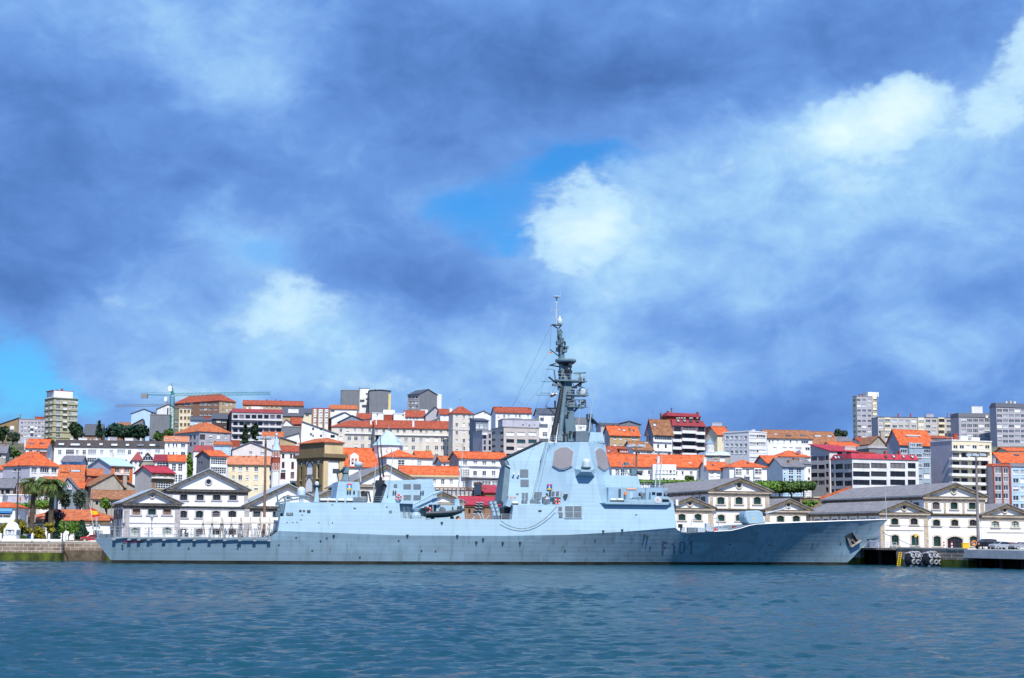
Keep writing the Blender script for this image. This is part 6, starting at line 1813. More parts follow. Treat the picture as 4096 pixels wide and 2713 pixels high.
# after uptake block with sloping roof; its side plane dies into the tower's after facet
P_U=(tb_bot+lat-.55,(At.y-(tb_bot+lat-.4))/(ZT-ZB),ZB)
sblock('uptake_block',[('Q',798,92),('Q',760,90),('Q',125,395),('Q',175,495),('Q',110,500),('Q',185,545),('Q',130,1180),('Q',230,1222),('Q',620,1222),('Q',720,420),('Q',830,92)],P_U,PAINT)
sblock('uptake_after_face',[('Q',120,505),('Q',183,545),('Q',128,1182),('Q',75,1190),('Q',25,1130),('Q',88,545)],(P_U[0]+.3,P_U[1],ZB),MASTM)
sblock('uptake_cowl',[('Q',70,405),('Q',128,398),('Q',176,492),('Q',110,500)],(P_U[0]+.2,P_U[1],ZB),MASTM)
b=MB()
q0,q1=sp('Q',762,84,P_U),sp('Q',70,402,P_U)
for s_ in (1,):
 b.prism([q0+Vector((0,-.05,.0)),q1+Vector((0,-.05,0)),q1+Vector((0,-.05,.28)),q0+Vector((0,-.05,.28))],[mir(v)+Vector((0,.05,dz)) for v,dz in ((q0,0),(q1,0),(q1,.28),(q0,.28))])
b.build('uptake_roof',MASTD,ship)
for (u,v,w,h_) in ((432,645,148,140),(440,820,146,128),(415,1062,48,140),(475,1062,48,140),(312,1016,46,26)):plate('louvre','Q',u,v,w,h_,P_U,LOUV)
for (u,v,w,h_) in ((685,1045,120,130),):plate('louvre','Q',u,v,w,h_,(P_U[0]-.5,P_U[1],ZB),LOUV,.3)
for (u,v) in ((250,665),(335,675)):
 b=MB();p=sp('Q',u,v,P_U);b.rod(p,p+Vector((-.15,-.55,.15)),.12);b.lathe((p.x-.2,p.y-.6,p.z+.1),[(.05,-.2),(.22,0),(.05,.2)],8);b.build('floodlight',SWHT,ship)
for (u,w) in ((905,50),):facet('door','Q',[(888,962),(936,962),(930,1042),(884,1042)],on_A,NA,SDARK,-.1,.08)
facet('louvre_box','Q',[(938,968),(1112,968),(1085,1085),(930,1085)],on_A,NA,LIGHTG,-.1,.45)
for a,c_ in ((948,1004),(1028,1082)):facet('louvre','Q',[(a,982),(c_,982),(c_-8,1068),(a-4,1068)],on_A,NA,LOUV,.4,.5)
facet('recess','Q',[(1132,1018),(1215,1018),(1190,1090),(1160,1090)],on_A,NA,SDARK,-.1,.06)
# clutter on the starboard passage
b=MB()
for (u,v,w_,h_) in ((1010,1140,110,100),(855,1150,70,90),(790,1130,50,120),(600,1150,110,70),(440,1160,90,60),(690,1170,60,40)):
 p=sp('Q',u,v,(-6.8,0,0));k=.0101;b.box(p.x-w_*k/2,p.x+w_*k/2,-7.1,-6.2,max(ZB-.2,p.z-h_*k/2),p.z+h_*k/2)
b.build('deck_lockers',LOUV,ship)
b=MB()
for (ua,va,ub,vb_,r_) in ((760,1190,770,1090,.12),(770,1090,830,1060,.12),(830,1060,850,1190,.1),(835,1000,850,1060,.2),(590,1080,545,1190,.06),(1180,1090,1170,1195,.12),(1200,1110,1225,1195,.08)):
 b.rod(sp('Q',ua,va,(-6.6,0,0)),sp('Q',ub,vb_,(-6.6,0,0)),r_)
b.build('davit',SDARK,ship)
railing('guard_rail',[sp('Q',330,1212,(-7.6,0,0)),sp('Q',750,1205,(-7.6,0,0))],h=1.05,step=1.0)
railing('guard_rail',[sp('Q',25,1478,(-8.4,0,0)),sp('Q',205,1482,(-8.4,0,0))],h=1.0,step=1.0)
b=plate('side_box','Q',222,1085,150,60,(-7.2,0,0),LIGHTG,0,th=.9)
for u,m_ in ((195,SORG),(262,SORG)):plate('warning_mark','Q',u,1080,28,24,(-7.2,0,0),m_,.03)
sblock('side_sponson',[('Q',145,1100),('Q',240,1130),('Q',180,1250),('Q',100,1225)],(-7.6,0,0),PAINT,(-5,0,0))
# bridge: wheelhouse, upper level, bridge wing
P_W1=(-6.0,.08,ZB)
sblock('bridge_upper_level',[('S',490,268),('S',1058,285),('S',1110,520),('S',1095,528),('S',300,528),('S',330,268)],(-4.6,.06,ZB),PAINT)
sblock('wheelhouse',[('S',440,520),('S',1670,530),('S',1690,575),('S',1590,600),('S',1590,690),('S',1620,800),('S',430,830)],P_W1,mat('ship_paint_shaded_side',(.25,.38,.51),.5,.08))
for (u,v,w,h_) in ((1180,668,70,64),(1098,670,66,60),(1382,650,70,60),(1498,664,110,66)):plate('bridge_window','S',u,v,w,h_,P_W1,GLASSD,.06)
plate('bridge_door','S',912,690,66,130,P_W1,PAINT,.08)
b=MB()
for u in (655,692):b.rod(sp('S',u,550,(-6.1,.08,ZB)),sp('S',u,740,(-6.1,.08,ZB)),.05,n=4)
for i in range(8):b.rod(sp('S',655,560+i*24,(-6.1,.08,ZB)),sp('S',692,560+i*24,(-6.1,.08,ZB)),.04,n=4)
b.build('ladder',SDARK,ship)
sgn_=plate('name_board','S',913,555,200,34,P_W1,SORG,.1)
lettering('ALVARO DE BAZAN','S',913,555,17,SWHT,'ship_name',parent=sgn_,on=lambda o,u,v:sp(o,u,v,P_W1),width=180,out=.12)
plate('orange_box','S',796,650,52,58,(-6.3,.08,ZB),SORG,.1)
b=MB()
for (u,v,r_) in ((1110,640,.26),(1212,545,.12),(1640,660,.3)):
 p=sp('S',u,v,(-7.0,0,0));b.lathe((p.x,-7.,p.z),[(r_*.7,-r_),(r_,0),(r_*.6,r_*.8),(.02,r_)],10);b.rod(p,sp('S',u+5,790,(-7.,0,0)),.06)
for (u,v,w_,h_) in ((1170,735,60,80),(985,750,80,30),(1060,745,60,30),(1310,700,8,150),(790,730,40,90)):
 p=sp('S',u,v,(-7,0,0));k=.0086;b.box(p.x-w_*k/2,p.x+w_*k/2,-7.2,-6.5,p.z-h_*k/2,p.z+h_*k/2)
b.build('bridge_wing_gear',MASTM,ship)
# wing platform
zA=sp('S',900,855,(-9.2,0,0)).z
TW=-9.25
w0,w1,w2=sp('S',370,858,(TW,0,0)).x,sp('S',1700,860,(TW,0,0)).x,sp('S',1765,910,P_SIDE)
zin=sp('S',900,905,P_SIDE).z
ins0,ins1=sp('S',240,838,P_SIDE),sp('S',1770,910,P_SIDE)
tside=lambda z:P_SIDE[0]+TUM*(z-zk)+.15
mb=MB()
for sg in (1,-1):
 f=lambda x,t,z:(x,t*sg,z)
 mb.add([f(ins0.x,tside(zA),zA),f(ins1.x,tside(zA),zA),f(w1,TW,zA),f(w0,TW,zA),f(ins0.x+.4,tside(zin),zin),f(ins1.x-.2,tside(zin),zin),f(w1-.2,TW,zA-.18),f(w0+.1,TW,zA-.18)],[(0,1,2,3),(4,7,6,5),(3,2,6,7),(0,3,7,4),(1,5,6,2),(0,4,5,1)])
mb.build('bridge_wing',PAINT,ship)
def panel(name,pts,t,m=PAINT,th=.12,parent=None):
 q=[sp('S',u,v,(t,0,0)) for u,v in pts]
 b=MB();b.prism(q,[p+Vector((0,th,0)) for p in q]);return b.build(name,m,parent or ship)
bul=panel('bridge_wing_bulwark',[(370,858),(1700,862),(1785,800),(1680,712),(1400,712),(1355,782),(850,784),(848,826),(365,828)],TW-.01)
panel('bridge_wing_window',[(1560,768),(1692,772),(1716,826),(1560,826)],TW-.05,GLASSD,.06,bul)
c=sp('S',1468,785,(TW-.08,0,0));r=(sp('S',1532,785,(TW-.08,0,0))-c).x
b=MB();b.lathe((c.x,c.y,c.z),[(r,0),(r,.04)],28,'y');b.cur=1;b.lathe((c.x,c.y-.02,c.z),[(r*.74,0),(r*.74,.015)],28,'y')
b.cur=0
for k in range(8):
 a=k*math.pi/4+.2;d1=Vector((math.cos(a),0,math.sin(a)));d2=Vector((-d1.z,0,d1.x))
 p=Vector((c.x,c.y-.035,c.z));b.prism([p+d2*.03,p+d1*r*.72+d2*.1,p+d1*r*.72-d2*.1,p-d2*.03],[x+Vector((0,.012,0)) for x in (p+d2*.03,p+d1*r*.72+d2*.1,p+d1*r*.72-d2*.1,p-d2*.03)])
b.cur=2
p=Vector((c.x,c.y-.05,c.z));q=[]
for k in range(16):
 a=k*math.pi/8;rr=r*(.36 if k%2==0 else .17);q.append(p+Vector((math.cos(a)*rr,0,math.sin(a)*rr)))
b.prism(q,[x+Vector((0,.02,0)) for x in q])
b.build('round_badge',[SWHT,SBLUE,SORG],bul)
railing('guard_rail',[sp('S',480,524,(-5.8,0,0)),sp('S',1645,528,(-5.8,0,0))],h=1.1,step=2.0)
b=MB();p=sp('S',1750,790,(-9.0,0,0));b.lathe((p.x,p.y,p.z),[(.05,-.3),(.2,-.1),(.2,.12),(.05,.3)],8);b.build('side_light',SRED,ship)
b=MB();p=sp('S',1865,840,(-6,0,0));b.box(p.x-.25,p.x+.25,-6.2,-5.4,p.z-.55,p.z+.55);b.rod(p,sp('S',1800,860,(-6,0,0)),.08);b.build('locker',SWHT,ship)
b=MB()
for (ua,va,ub,vb_) in ((1790,850,1850,850),(1820,900,1850,880),(1850,880,1830,1010),(1810,870,1830,1010)):b.rod(sp('S',ua,va,(-6,0,0)),sp('S',ub,vb_,(-6,0,0)),.09)
p=sp('S',1730,705,(-6,0,0));b.box(p.x-.5,p.x+.4,-6.6,-5.4,p.z-.15,p.z+.2)
b.build('front_ladder',MASTD,ship)
facet('door','S',[(310,650),(352,648),(410,822),(372,822)],on_C,NC,SDARK,-.1,.08)
# roof of the bridge: lattice mast, small tracker, whips
b=MB()
for (ua,va,ub,vb_) in ((735,270,800,130),(870,272,805,130),(800,270,805,60),(770,200,840,200),(755,240,855,235),(700,45,910,45),(735,230,730,20),(590,260,660,170),(660,270,660,170),(965,110,962,-80),(680,40,678,-40)):
 b.rod(sp('S',ua,va,(-1,0,0)),sp('S',ub,vb_,(-1,0,0)),.07,n=5)
p=sp('S',810,30,(-1,0,0));b.box(p.x-.4,p.x+.4,-1.4,-.6,p.z-.25,p.z+.3)
b.build('signal_mast',MASTM,ship)
dir_dish('tracking_radar','S',(935,276),(950,215),(1010,140),(1000,275),-1.5)
whip('F',(237,880),(262,560),.14,.03,-4);whip('F',(268,880),(298,560),.14,.03,-3)
b=MB()
for i in range(9):
 u=1100+i*60
 b.rod(sp('S',u,528,(-2,0,0)),sp('S',u+random.randint(-30,30),430+random.randint(0,30),(-2.5,0,0)),.06,n=4)
b.build('roof_aerials',LIGHTG,ship)
# ---- mast
def ip(u,v,t=0.):return sp('I',u,v,(t,0,0))
mb=MB()
for sg in (-1,1):
 mb.cur=1
 mb.rod(ip(372,1440,1.9*sg),ip(448,1050,1.2*sg),.55,.46,n=8);mb.rod(ip(448,1050,1.2*sg),ip(470,890,.8*sg),.46,.36,n=8)
 mb.cur=0
 mb.rod(ip(437,1440,2.2*sg),ip(492,960,1.1*sg),.5,.42,n=8)
q=[(505,1440),(606,1440),(575,1160),(556,880),(462,880),(485,1120)]
mb.cur=0
A=[ip(u,v,-1.1) for u,v in q];mb.prism(A,[Vector((p.x,1.1,p.z)) for p in A])
q=[(448,885),(542,870),(510,690),(455,690)]
A=[ip(u,v,-.8) for u,v in q];mb.prism(A,[Vector((p.x,.8,p.z)) for p in A])
for (a,c,r_) in (((430,1235),(560,1215),.22),((415,1240),(550,1220),.15),((560,1180),(640,1090),.2),((505,975),(650,890),.2),((570,1250),(600,1420),.1),((545,860),(540,700),.16),((390,770),(402,880),.13)):
 mb.rod(ip(*a),ip(*c),r_)
mast=mb.build('mast',[MASTM,MASTD],ship)
def platform(name,u0,u1,v0,v1,t0,t1,m=MASTM,rail=True):
 a,c=ip(u0,v0),ip(u1,v1)
 b=MB();b.box(a.x,c.x,t0,t1,c.z,a.z);o=b.build(name,m,mast)
 if rail:
  for t in (t0,):
   r_=MB();z=a.z;n_=max(2,int((c.x-a.x)/1.1))
   for i in range(n_+1):
    x=a.x+(c.x-a.x)*i/n_;r_.rod((x,t+.05,z),(x,t+.05,z+1.05),.035,n=4)
   for k in (.5,1.05):r_.rod((a.x,t+.05,z+k),(c.x,t+.05,z+k),.025,n=4)
   for k in (.5,1.05):r_.rod((c.x,t+.05,z+k),(c.x,t1,z+k),.025,n=4)
   r_.build('platform_rail',LIGHTG,o)
 return o
platform('mast_platform',398,600,868,888,-1.8,1.8);platform('mast_platform',590,682,880,890,-1.5,1.5)
platform('mast_platform',485,696,1005,1020,-1.6,1.6);platform('mast_platform',500,670,1118,1130,-1.6,1.6)
b=MB();q=[(498,1018),(590,1018),(560,1045),(515,1040)];A=[ip(u,v,-1.4) for u,v in q];b.prism(A,[Vector((p.x,1.4,p.z)) for p in A]);b.build('platform_bracket',MASTM,mast)
c=ip(497,690);r=(ip(592,690)-c).x
b=MB();b.lathe((c.x,0,0),[(r*.9,ip(497,706).z),(r,ip(497,698).z),(r,ip(497,678).z),(r*.94,ip(497,674).z)],22);b.build('antenna_ring',MASTM,mast)
b=MB();b.lathe((c.x,0,0),[(r*.35,ip(497,745).z),(r*.85,ip(497,710).z)],12);b.build('ring_bracket',MASTD,mast)
b=MB();b.rod(ip(462,690),ip(436,395),.62,.42,n=10);b.build('upper_mast',MASTM,mast)
b=MB()
for (u,v,w_,h_,t0) in ((490,565,52,22,-.9),(480,597,48,26,-.9),(428,580,30,40,-.8),(420,520,16,40,-.6),(445,430,26,30,-.5),(440,468,36,24,-.5),(470,500,18,50,-.6),(458,515,40,16,-.6),(455,620,44,20,-.6)):
 p=ip(u,v);k=.0195;b.box(p.x-w_*k/2,p.x+w_*k/2,t0,-t0,p.z-h_*k/2,p.z+h_*k/2)
b.build('mast_sensors',MASTM,mast)
b=MB();a,c=ip(366,348),ip(463,356);b.box(a.x,c.x,-.9,.9,c.z,a.z);b.rod(ip(380,356),ip(425,385),.12);b.rod(ip(455,356),ip(432,385),.12);b.build('top_platform',MASTM,mast)
b=MB();p=ip(443,340);r=.47;b.lathe((p.x,0,p.z),[(r*.9,0),(r,.1),(r,.65),(r*.8,.9),(r*.35,1.05),(r*.3,1.45),(.05,1.5)],16);b.build('small_dome',RADOME,mast)
b=MB();b.rod(ip(411,350),ip(411,100),.15,.1,n=8);b.rod(ip(404,290),ip(404,215),.1);b.rod(ip(390,142),ip(432,142),.08);b.rod(ip(364,214),ip(438,214),.05);b.rod(ip(366,190),ip(366,240),.03,n=4);b.rod(ip(460,190),ip(460,240),.03,n=4);b.rod(ip(448,100),ip(448,25),.035,n=4)
b.build('topmast',LIGHTG,mast)
p=ip(413,98);r=(ip(447,90)-ip(413,90)).x
b=MB();b.lathe((p.x,0,p.z),[(.12,-.35),(.2,0),(r*.9,.12),(r,.2),(r*.92,.3),(.05,.34)],20);b.build('top_disc',RADOME,mast)
b=MB();a,c=ip(574,806),ip(686,800);b.prism([a+Vector((0,-.22,-.12)),c+Vector((0,-.22,-.12)),c+Vector((0,-.22,.16)),a+Vector((0,-.22,.16))],[a+Vector((0,.22,-.12)),c+Vector((0,.22,-.12)),c+Vector((0,.22,.16)),a+Vector((0,.22,.16))]);p=ip(630,882);b.lathe((p.x,0,p.z),[(.4,0),(.3,.6),(.2,.9),(.2,(a.z+c.z)/2-p.z)],10);b.build('navigation_radar',MASTM,mast)
p=ip(653,1003);r=(ip(686,1000)-ip(653,1000)).x
b=MB();b.lathe((p.x,0,p.z),[(r*.96,0),(r,.15),(r,.85)]+[(r*math.cos(k*math.pi/12),.85+r*.8*math.sin(k*math.pi/12)) for k in range(1,6)]+[(.02,.85+r*.8)],20);b.build('mast_dome',RADOME,mast)
b=MB()
for (u0,v0,u1,v1,r_) in ((338,838,422,905,.16),(320,1130,440,1132,.13),(345,1135,400,1195,.1),(345,730,405,712,.12),(350,728,440,742,.12),(352,580,435,645,.09),(320,1105,325,1135,.07),(220,1008,380,1010,.04),(266,990,370,990,.04),(268,882,390,884,.04),(310,765,380,766,.04),(580,1054,682,1052,.07),(640,1122,700,1122,.06),(398,1060,398,1130,.16)):
 b.rod(ip(u0,v0),ip(u1,v1),r_,n=6)
b.build('yards',MASTD,mast)
rg=random.Random(5)
for (u0,u1,v0,v1,n_) in ((430,580,1140,1400,14),(480,680,1030,1110,16),(470,690,900,1000,16),(440,560,710,860,14),(425,500,420,640,12)):
 for _ in range(n_):
  u,v=rg.uniform(u0,u1),rg.uniform(v0,v1);t=rg.uniform(-1.6,-.7);b=MB()
  if rg.random()<.5:b.rod(ip(u,v,t),ip(u+rg.uniform(-30,30),v+rg.uniform(-45,45),t),.07,n=4);b.build('mast_cable',MASTD,mast)
  else :
   p=ip(u,v,t);w_=rg.uniform(.12,.35);h_=rg.uniform(.15,.45);b.box(p.x-w_,p.x+w_,t-.2,t+.2,p.z-h_,p.z+h_);b.build('mast_sensor',MASTD,mast)
b=MB();p=ip(400,918);b.box(p.x-.8,p.x+.8,-1.5,-.7,p.z-.22,p.z+.22);p=ip(430,940);b.box(p.x-.35,p.x+.3,-1.2,-.6,p.z-.5,p.z+.5);p=ip(555,1060);b.lathe((p.x,-1.4,p.z),[(.2,-.3),(.35,-.1),(.3,.2),(.05,.3)],10);p=ip(620,1070);b.lathe((p.x,-1,p.z),[(.3,-.2),(.35,0),(.3,.2)],10);p=ip(540,1095);b.box(p.x-.6,p.x+.6,-1.5,-.8,p.z-.5,p.z+.3)
for (u,v) in ((625,865),(655,870),(670,1100),(580,1110),(560,985),(600,985)):p=ip(u,v);b.box(p.x-.16,p.x+.16,-1.3,-.9,p.z-.4,p.z+.4)
b.build('mast_fittings',LOUV,mast)
b=MB()
n_=14
for i in range(n_+1):
 a_=i/n_
 p=ip(505+15*a_,870-170*a_,-.9);b.rod(p+Vector((-.2,0,0)),p+Vector((.2,0,0)),.03,n=4)
b.rod(ip(497,870,-.9),ip(512,700,-.9),.035,n=4);b.rod(ip(514,870,-.9),ip(528,700,-.9),.035,n=4);b.build('mast_ladder',LIGHTG,mast)
# base house and rig
sblock('mast_house',[('I',596,1345),('I',712,1342),('I',714,1440),('I',592,1440)],(-2.6,0,0),LOUV)
sblock('mast_foot_box',[('I',455,1370),('I',520,1370),('I',520,1440),('I',455,1440)],(-1.6,0,0),MASTD)
sblock('director_mount',[('I',730,1355),('I',845,1358),('I',864,1455),('I',712,1450)],(-2.4,.1,ZT),PAINT)
dir_dish('tracking_radar','I',(722,1345),(722,1220),(706,1205),(800,1292),0.)
b=MB()
for i in range(7):
 u=360+i*35
 if u<520 or u>700:b.rod(ip(u,1440,-3.5),ip(u,1392,-3.5),.05,n=4)
railing('guard_rail',[ip(350,1444,-4),ip(460,1440,-4)],h=1.1,step=.9);railing('guard_rail',[ip(740,1455,-3.2),ip(860,1458,-3.2)],h=1.5,step=.8)
b.build('rail_posts',LIGHTG,ship)
whip('I',(715,1350),(757,985),.11,.05,-2);whip('I',(757,985),(771,858),.05,.02,-2);whip('I',(615,1335),(640,1020),.06,.04,-2.2)
b=MB()
for (a,c,ta,tc_) in (((352,585),(-10,1128),0,-3),((362,348),(0,1115),0,2),((336,840),(110,1130),-.5,-4),((326,1130),(150,1500),-.5,-6),((356,920),(300,1140),-.5,-1),((345,730),(215,1140),0,-2),((405,925),(290,1165),-1,-5),((390,935),(250,1250),-1,-6),((362,350),(352,580),0,0)):
 b.rod(ip(*a,ta),ip(*c,tc_),.022,n=4)
for k,(u1,v1) in enumerate(((640,1180),(590,1100),(560,1120))):
 b.rod(ip(440-k*10,1000),sp('Q',u1,v1,(-6.3,0,0)),.02,n=4)
b.build('rigging',MASTD,ship)
# ---- gun
mb=MB()
t_g=1.45
out=[(1140,650),(1146,600),(1162,553),(1350,546),(1385,556),(1412,580),(1440,660),(1462,748),(1205,766),(1165,730)]
A=[sp('K',u,v,(-t_g,0,0)) for u,v in out]
cc=sum(A,Vector())/len(A)
Bf=[Vector((cc.x+(p.x-cc.x)*.86,-t_g-.35,cc.z+(p.z-cc.z)*.86)) for p in A]
n=len(A)
for sg in (1,-1):
 f=lambda p:(p.x,p.y*sg,p.z)
 mb.add([f(p) for p in A+Bf],[(i,(i+1)%n,n+(i+1)%n,n+i) for i in range(n)]+[tuple(range(n,2*n))])
mb.add([tuple(p) for p in A]+[(p.x,-p.y,p.z) for p in A],[(i,(i+1)%n,n+(i+1)%n,n+i) for i in range(n)])
gun=mb.build('naval_gun',PAINT,ship)
b=MB();a,c=sp('K',1430,605),sp('K',1832,500);e=(c-a);b.rod(a-e*.05,a+e*.12,.3,.24,n=10);b.rod(a+e*.1,c,.15,.11,n=10);b.rod(c-e*.03,c,.15,.15,n=10);b.build('gun_barrel',LIGHTG,gun)
b=MB();p=sp('K',1436,605);b.box(p.x-.25,p.x+.3,-.5,.5,p.z-.35,p.z+.3);b.build('mantlet',MASTD,gun)
zg=sp('K',1300,800,(-3,0,0)).z;p=sp('K',1290,760);b=MB();b.lathe((p.x,0,0),[(1.7,interp(HTOP,p.x)-.15),(1.65,p.z+.3)],20);b.build('gun_base',MASTM,gun)
b=MB();p=sp('K',1275,672,(-t_g-.38,0,0));b.lathe((p.x,p.y,p.z),[(.16,0),(.16,.03)],12,'y');b.build('gun_badge',SYEL,gun)
# foredeck in front of the bridge
zf=interp(HTOP,hullpt('P',2850,2127).x)
railing('guard_rail',[hullpt('P',2748,2131)+Vector((0,.3,0)),hullpt('P',2930,2121)+Vector((0,.3,0))],h=1.25,step=1.7)
def deckbox(name,o,u,v,w_,h_,t,m,d=1.):
 p=sp(o,u,v,(t,0,0));k=CR[o][2]*.0465
 b=MB();b.box(p.x-w_*k/2,p.x+w_*k/2,t-d/2,t+d/2,p.z-h_*k/2-.1,p.z+h_*k/2);return b.build(name,m,ship)
deckbox('missile_hatches','K',700,850,620,50,0,LIGHTG,6);deckbox('deck_crate','K',332,842,140,70,-5,LOUV,.6);deckbox('deck_crate','K',465,840,100,60,-5,LIGHTG,.6);deckbox('vent_box','K',572,800,60,110,-3,LIGHTG)
deckbox('warning_sign','K',693,840,50,44,-5.2,SRED,.1);deckbox('hose_reel','K',985,815,56,60,-4,mat('hose_red',(.28,.03,.05),.6),.8)
deckbox('bollard','K',142,780,26,50,-6,MASTD,.5);deckbox('bollard','K',175,780,26,50,-6,MASTD,.5);deckbox('winch','K',190,830,60,60,-5.5,LIGHTG,.8)
for (pts) in ([(322,780),(325,720),(345,685),(370,675),(398,676),(398,695)],[(745,850),(752,710),(738,680),(710,664),(685,662),(685,680)]):
 b=MB();b.path([sp('K',u,v,(-3.5,0,0)) for u,v in pts],.09);b.build('goose_neck_vent',LIGHTG,ship)
for pts in (((855,870),(862,845),(885,836),(900,850),(905,865)),((780,870),(795,790),(840,865)),((530,800),(580,875))):
 b=MB();b.path([sp('K',u,v,(-5,0,0)) for u,v in pts],.07);b.build('deck_pipe',LIGHTG,ship)
whip('G',(1070,1128),(1057,868),.09,.04,0,LIGHTG,'jackstaff')
# breakwater edge trim along the bow
b=MB()
pts=[hullpt(o,u,v) for (o,u,v) in TOPF[4:]]
for a,c in zip(pts,pts[1:]):
 b.rod(a+Vector((0,.05,.02)),c+Vector((0,.05,.02)),.09,n=5);b.rod(mir(a)+Vector((0,-.05,.02)),mir(c)+Vector((0,-.05,.02)),.09,n=5)
b.build('deck_edge',SWHT,ship)
# anchor in its recess, second fluke at the stem
def on_h(u,v,o='G'):return hull_on(o,u,v)
b=MB()
q=[on_h(745,1262),on_h(800,1232),on_h(860,1290),on_h(800,1350),on_h(770,1340)]
n_=Vector((.25,-.9,-.35)).normalized()
b.prism([p+n_*.05 for p in q],[p-n_*.2 for p in q]);rec=b.build('anchor_recess',SDARK,ship)
b=MB()
def ap(u,v,d):return on_h(u,v)+n_*d
b.prism([ap(755,1270,.25),ap(785,1290,.25),ap(800,1345,.3),ap(778,1350,.3)],[ap(755,1270,.1),ap(785,1290,.1),ap(800,1345,.1),ap(778,1350,.1)])
b.prism([ap(800,1233,.25),ap(815,1250,.25),ap(862,1290,.3),ap(845,1305,.3)],[ap(800,1233,.1),ap(815,1250,.1),ap(862,1290,.1),ap(845,1305,.1)])
b.rod(ap(785,1345,.3),ap(860,1296,.35),.3,.3,n=8);b.rod(ap(822,1320,.3),ap(792,1288,.3),.16,n=6)
b.build('anchor',STEELR,ship)
b=MB();A,B=sp('G',905,1276,(0,0,0)),sp('G',998,1282,(0,0,0))
b.prism([A+Vector((0,-.3,.2)),B+Vector((0,-.9,.55)),B+Vector((.1,-.9,.1)),B+Vector((-.8,-.5,-.35)),A+Vector((0,-.3,-.3))],[A+Vector((0,.3,.2)),B+Vector((0,.9,.55)),B+Vector((.1,.9,.1)),B+Vector((-.8,.5,-.35)),A+Vector((0,.3,-.3))]);b.build('stem_anchor',MASTM,ship)
# small fittings and marks on the hull
def studs(name,lst,m=SDARK,r=.16):
 for (o,u,v) in lst:
  p=hull_on(o,u,v);b=MB();b.lathe((p.x,p.y,p.z),[(r,-.1),(r*.8,.05)],8,'y');b.build(name,m,ship)
studs('scupper',[('L',190,1275),('L',190,1322),('L',635,1255),('L',812,1268),('L',1210,1318),('L',1642,1205),('L',1962,1270),('L',1962,1318),('C',226,1333),('C',362,1275),('C',553,1302),('C',602,1280),('C',488,1377),('C',862,1428),('D',185,1300),('D',475,1380),('D',365,1378),('E',510,1375),('E',815,1368),('E',747,1293),('F',200,1340),('F',495,1330),('F',822,1328),('F',1045,1248),('F',995,1215),('F',778,1390),('G',190,1328),('G',495,1320),('G',710,1318),('G',272,1240)])
b0=[('N',548,1018),('N',1392,1025),('N',1130,805),('C',657,1258),('S',328,1432),('S',724,1408),('D',795,1308),('D',848,1285),('D',1002,1312),('D',1138,1312),('F',155,1250),('F',178,1262)]
for (o,u,v) in b0:
 p=hull_on(o,u,v) if not (o=='N' and v<1000) else sp(o,u,v,P_SIDE)
 b=MB();b.prism([p+Vector((-.22,-.25,.1)),p+Vector((.22,-.25,.1)),p+Vector((.05,-.2,-.35)),p+Vector((-.05,-.2,-.35))],[p+Vector((-.22,.1,.1)),p+Vector((.22,.1,.1)),p+Vector((.05,.1,-.35)),p+Vector((-.05,.1,-.35))]);b.build('fairlead',SDARK,ship)
for (u,v) in ((250,1237),(370,1238),(450,1235),(537,1183),(902,1242),(1185,1245),(560,1083)):
 p=sp('M',u,v,P_SIDE);b=MB();b.lathe((p.x,p.y,p.z),[(.11,-.06),(.11,.05)],8,'y');b.build('scupper',SDARK,ship)
b=MB()
pts=[sp('E',u,v,(-9.5,0,0)) for u,v in ((5,1142),(40,1168),(90,1192),(140,1204),(180,1207),(230,1198),(280,1178),(340,1138),(400,1082),(445,1032))]
b.path(pts,.05,5);b.build('hanging_cable',MASTD,ship)
# ---- flight deck edge: nets, posts, rails
ZD=interp(HTOP,10.)-.12
RAILG=mat('rail_grey',(.30,.34,.38),.6,.1)
us=[65,295,445,595,832,1066,1300,1530,1765,1996,2222,2445]
posts=[hullpt('L',u,1140) for u in us]
for a,c in zip(posts,posts[1:]):
 b=MB();g_=(c-a)*.06
 A,Cc=a+g_,c-g_
 o_=Vector((0,-.55,0))
 zt=ZD+1.95
 for zz in (.75,zt-ZD):b.rod(Vector((A.x,A.y-.35,ZD+zz)),Vector((Cc.x,Cc.y-.35,ZD+zz)),.035,n=5)
 for P_ in (A,Cc):b.rod(Vector((P_.x,P_.y-.35,ZD+.2)),Vector((P_.x,P_.y-.35,zt)),.035,n=5)
 b.box(A.x,Cc.x,A.y-.5,A.y-.3,ZD+.12,ZD+.32)
 b.build('safety_net_frame',RAILG,ship)
for p in posts:
 b=MB();b.box(p.x-.07,p.x+.07,p.y-.45,p.y-.3,ZD-.2,ZD+1.95);b.box(p.x-.28,p.x+.28,p.y-.5,p.y+.1,ZD-.3,ZD-.05);b.build('net_post',RAILG,ship)
railing('guard_rail',[Vector((S_TRT+.5,-7.4,ZD)),Vector((S_TRT+.5,7.4,ZD))],h=1.3,step=1.3)
railing('guard_rail',[Vector((S_TRT+.5,7.7,ZD)),Vector((26,8.9,ZD))],h=1.5,step=2.2)
b=MB()
for (u,v,w_,h_) in ((2130,735,140,60),(2245,745,90,60)):
 p=sp('T',u,v,(-5,0,0));b.box(p.x-w_*.0045,p.x+w_*.0045,-6,-4.4,ZD,ZD+.75)
b.build('mooring_gear',LOUV,ship)
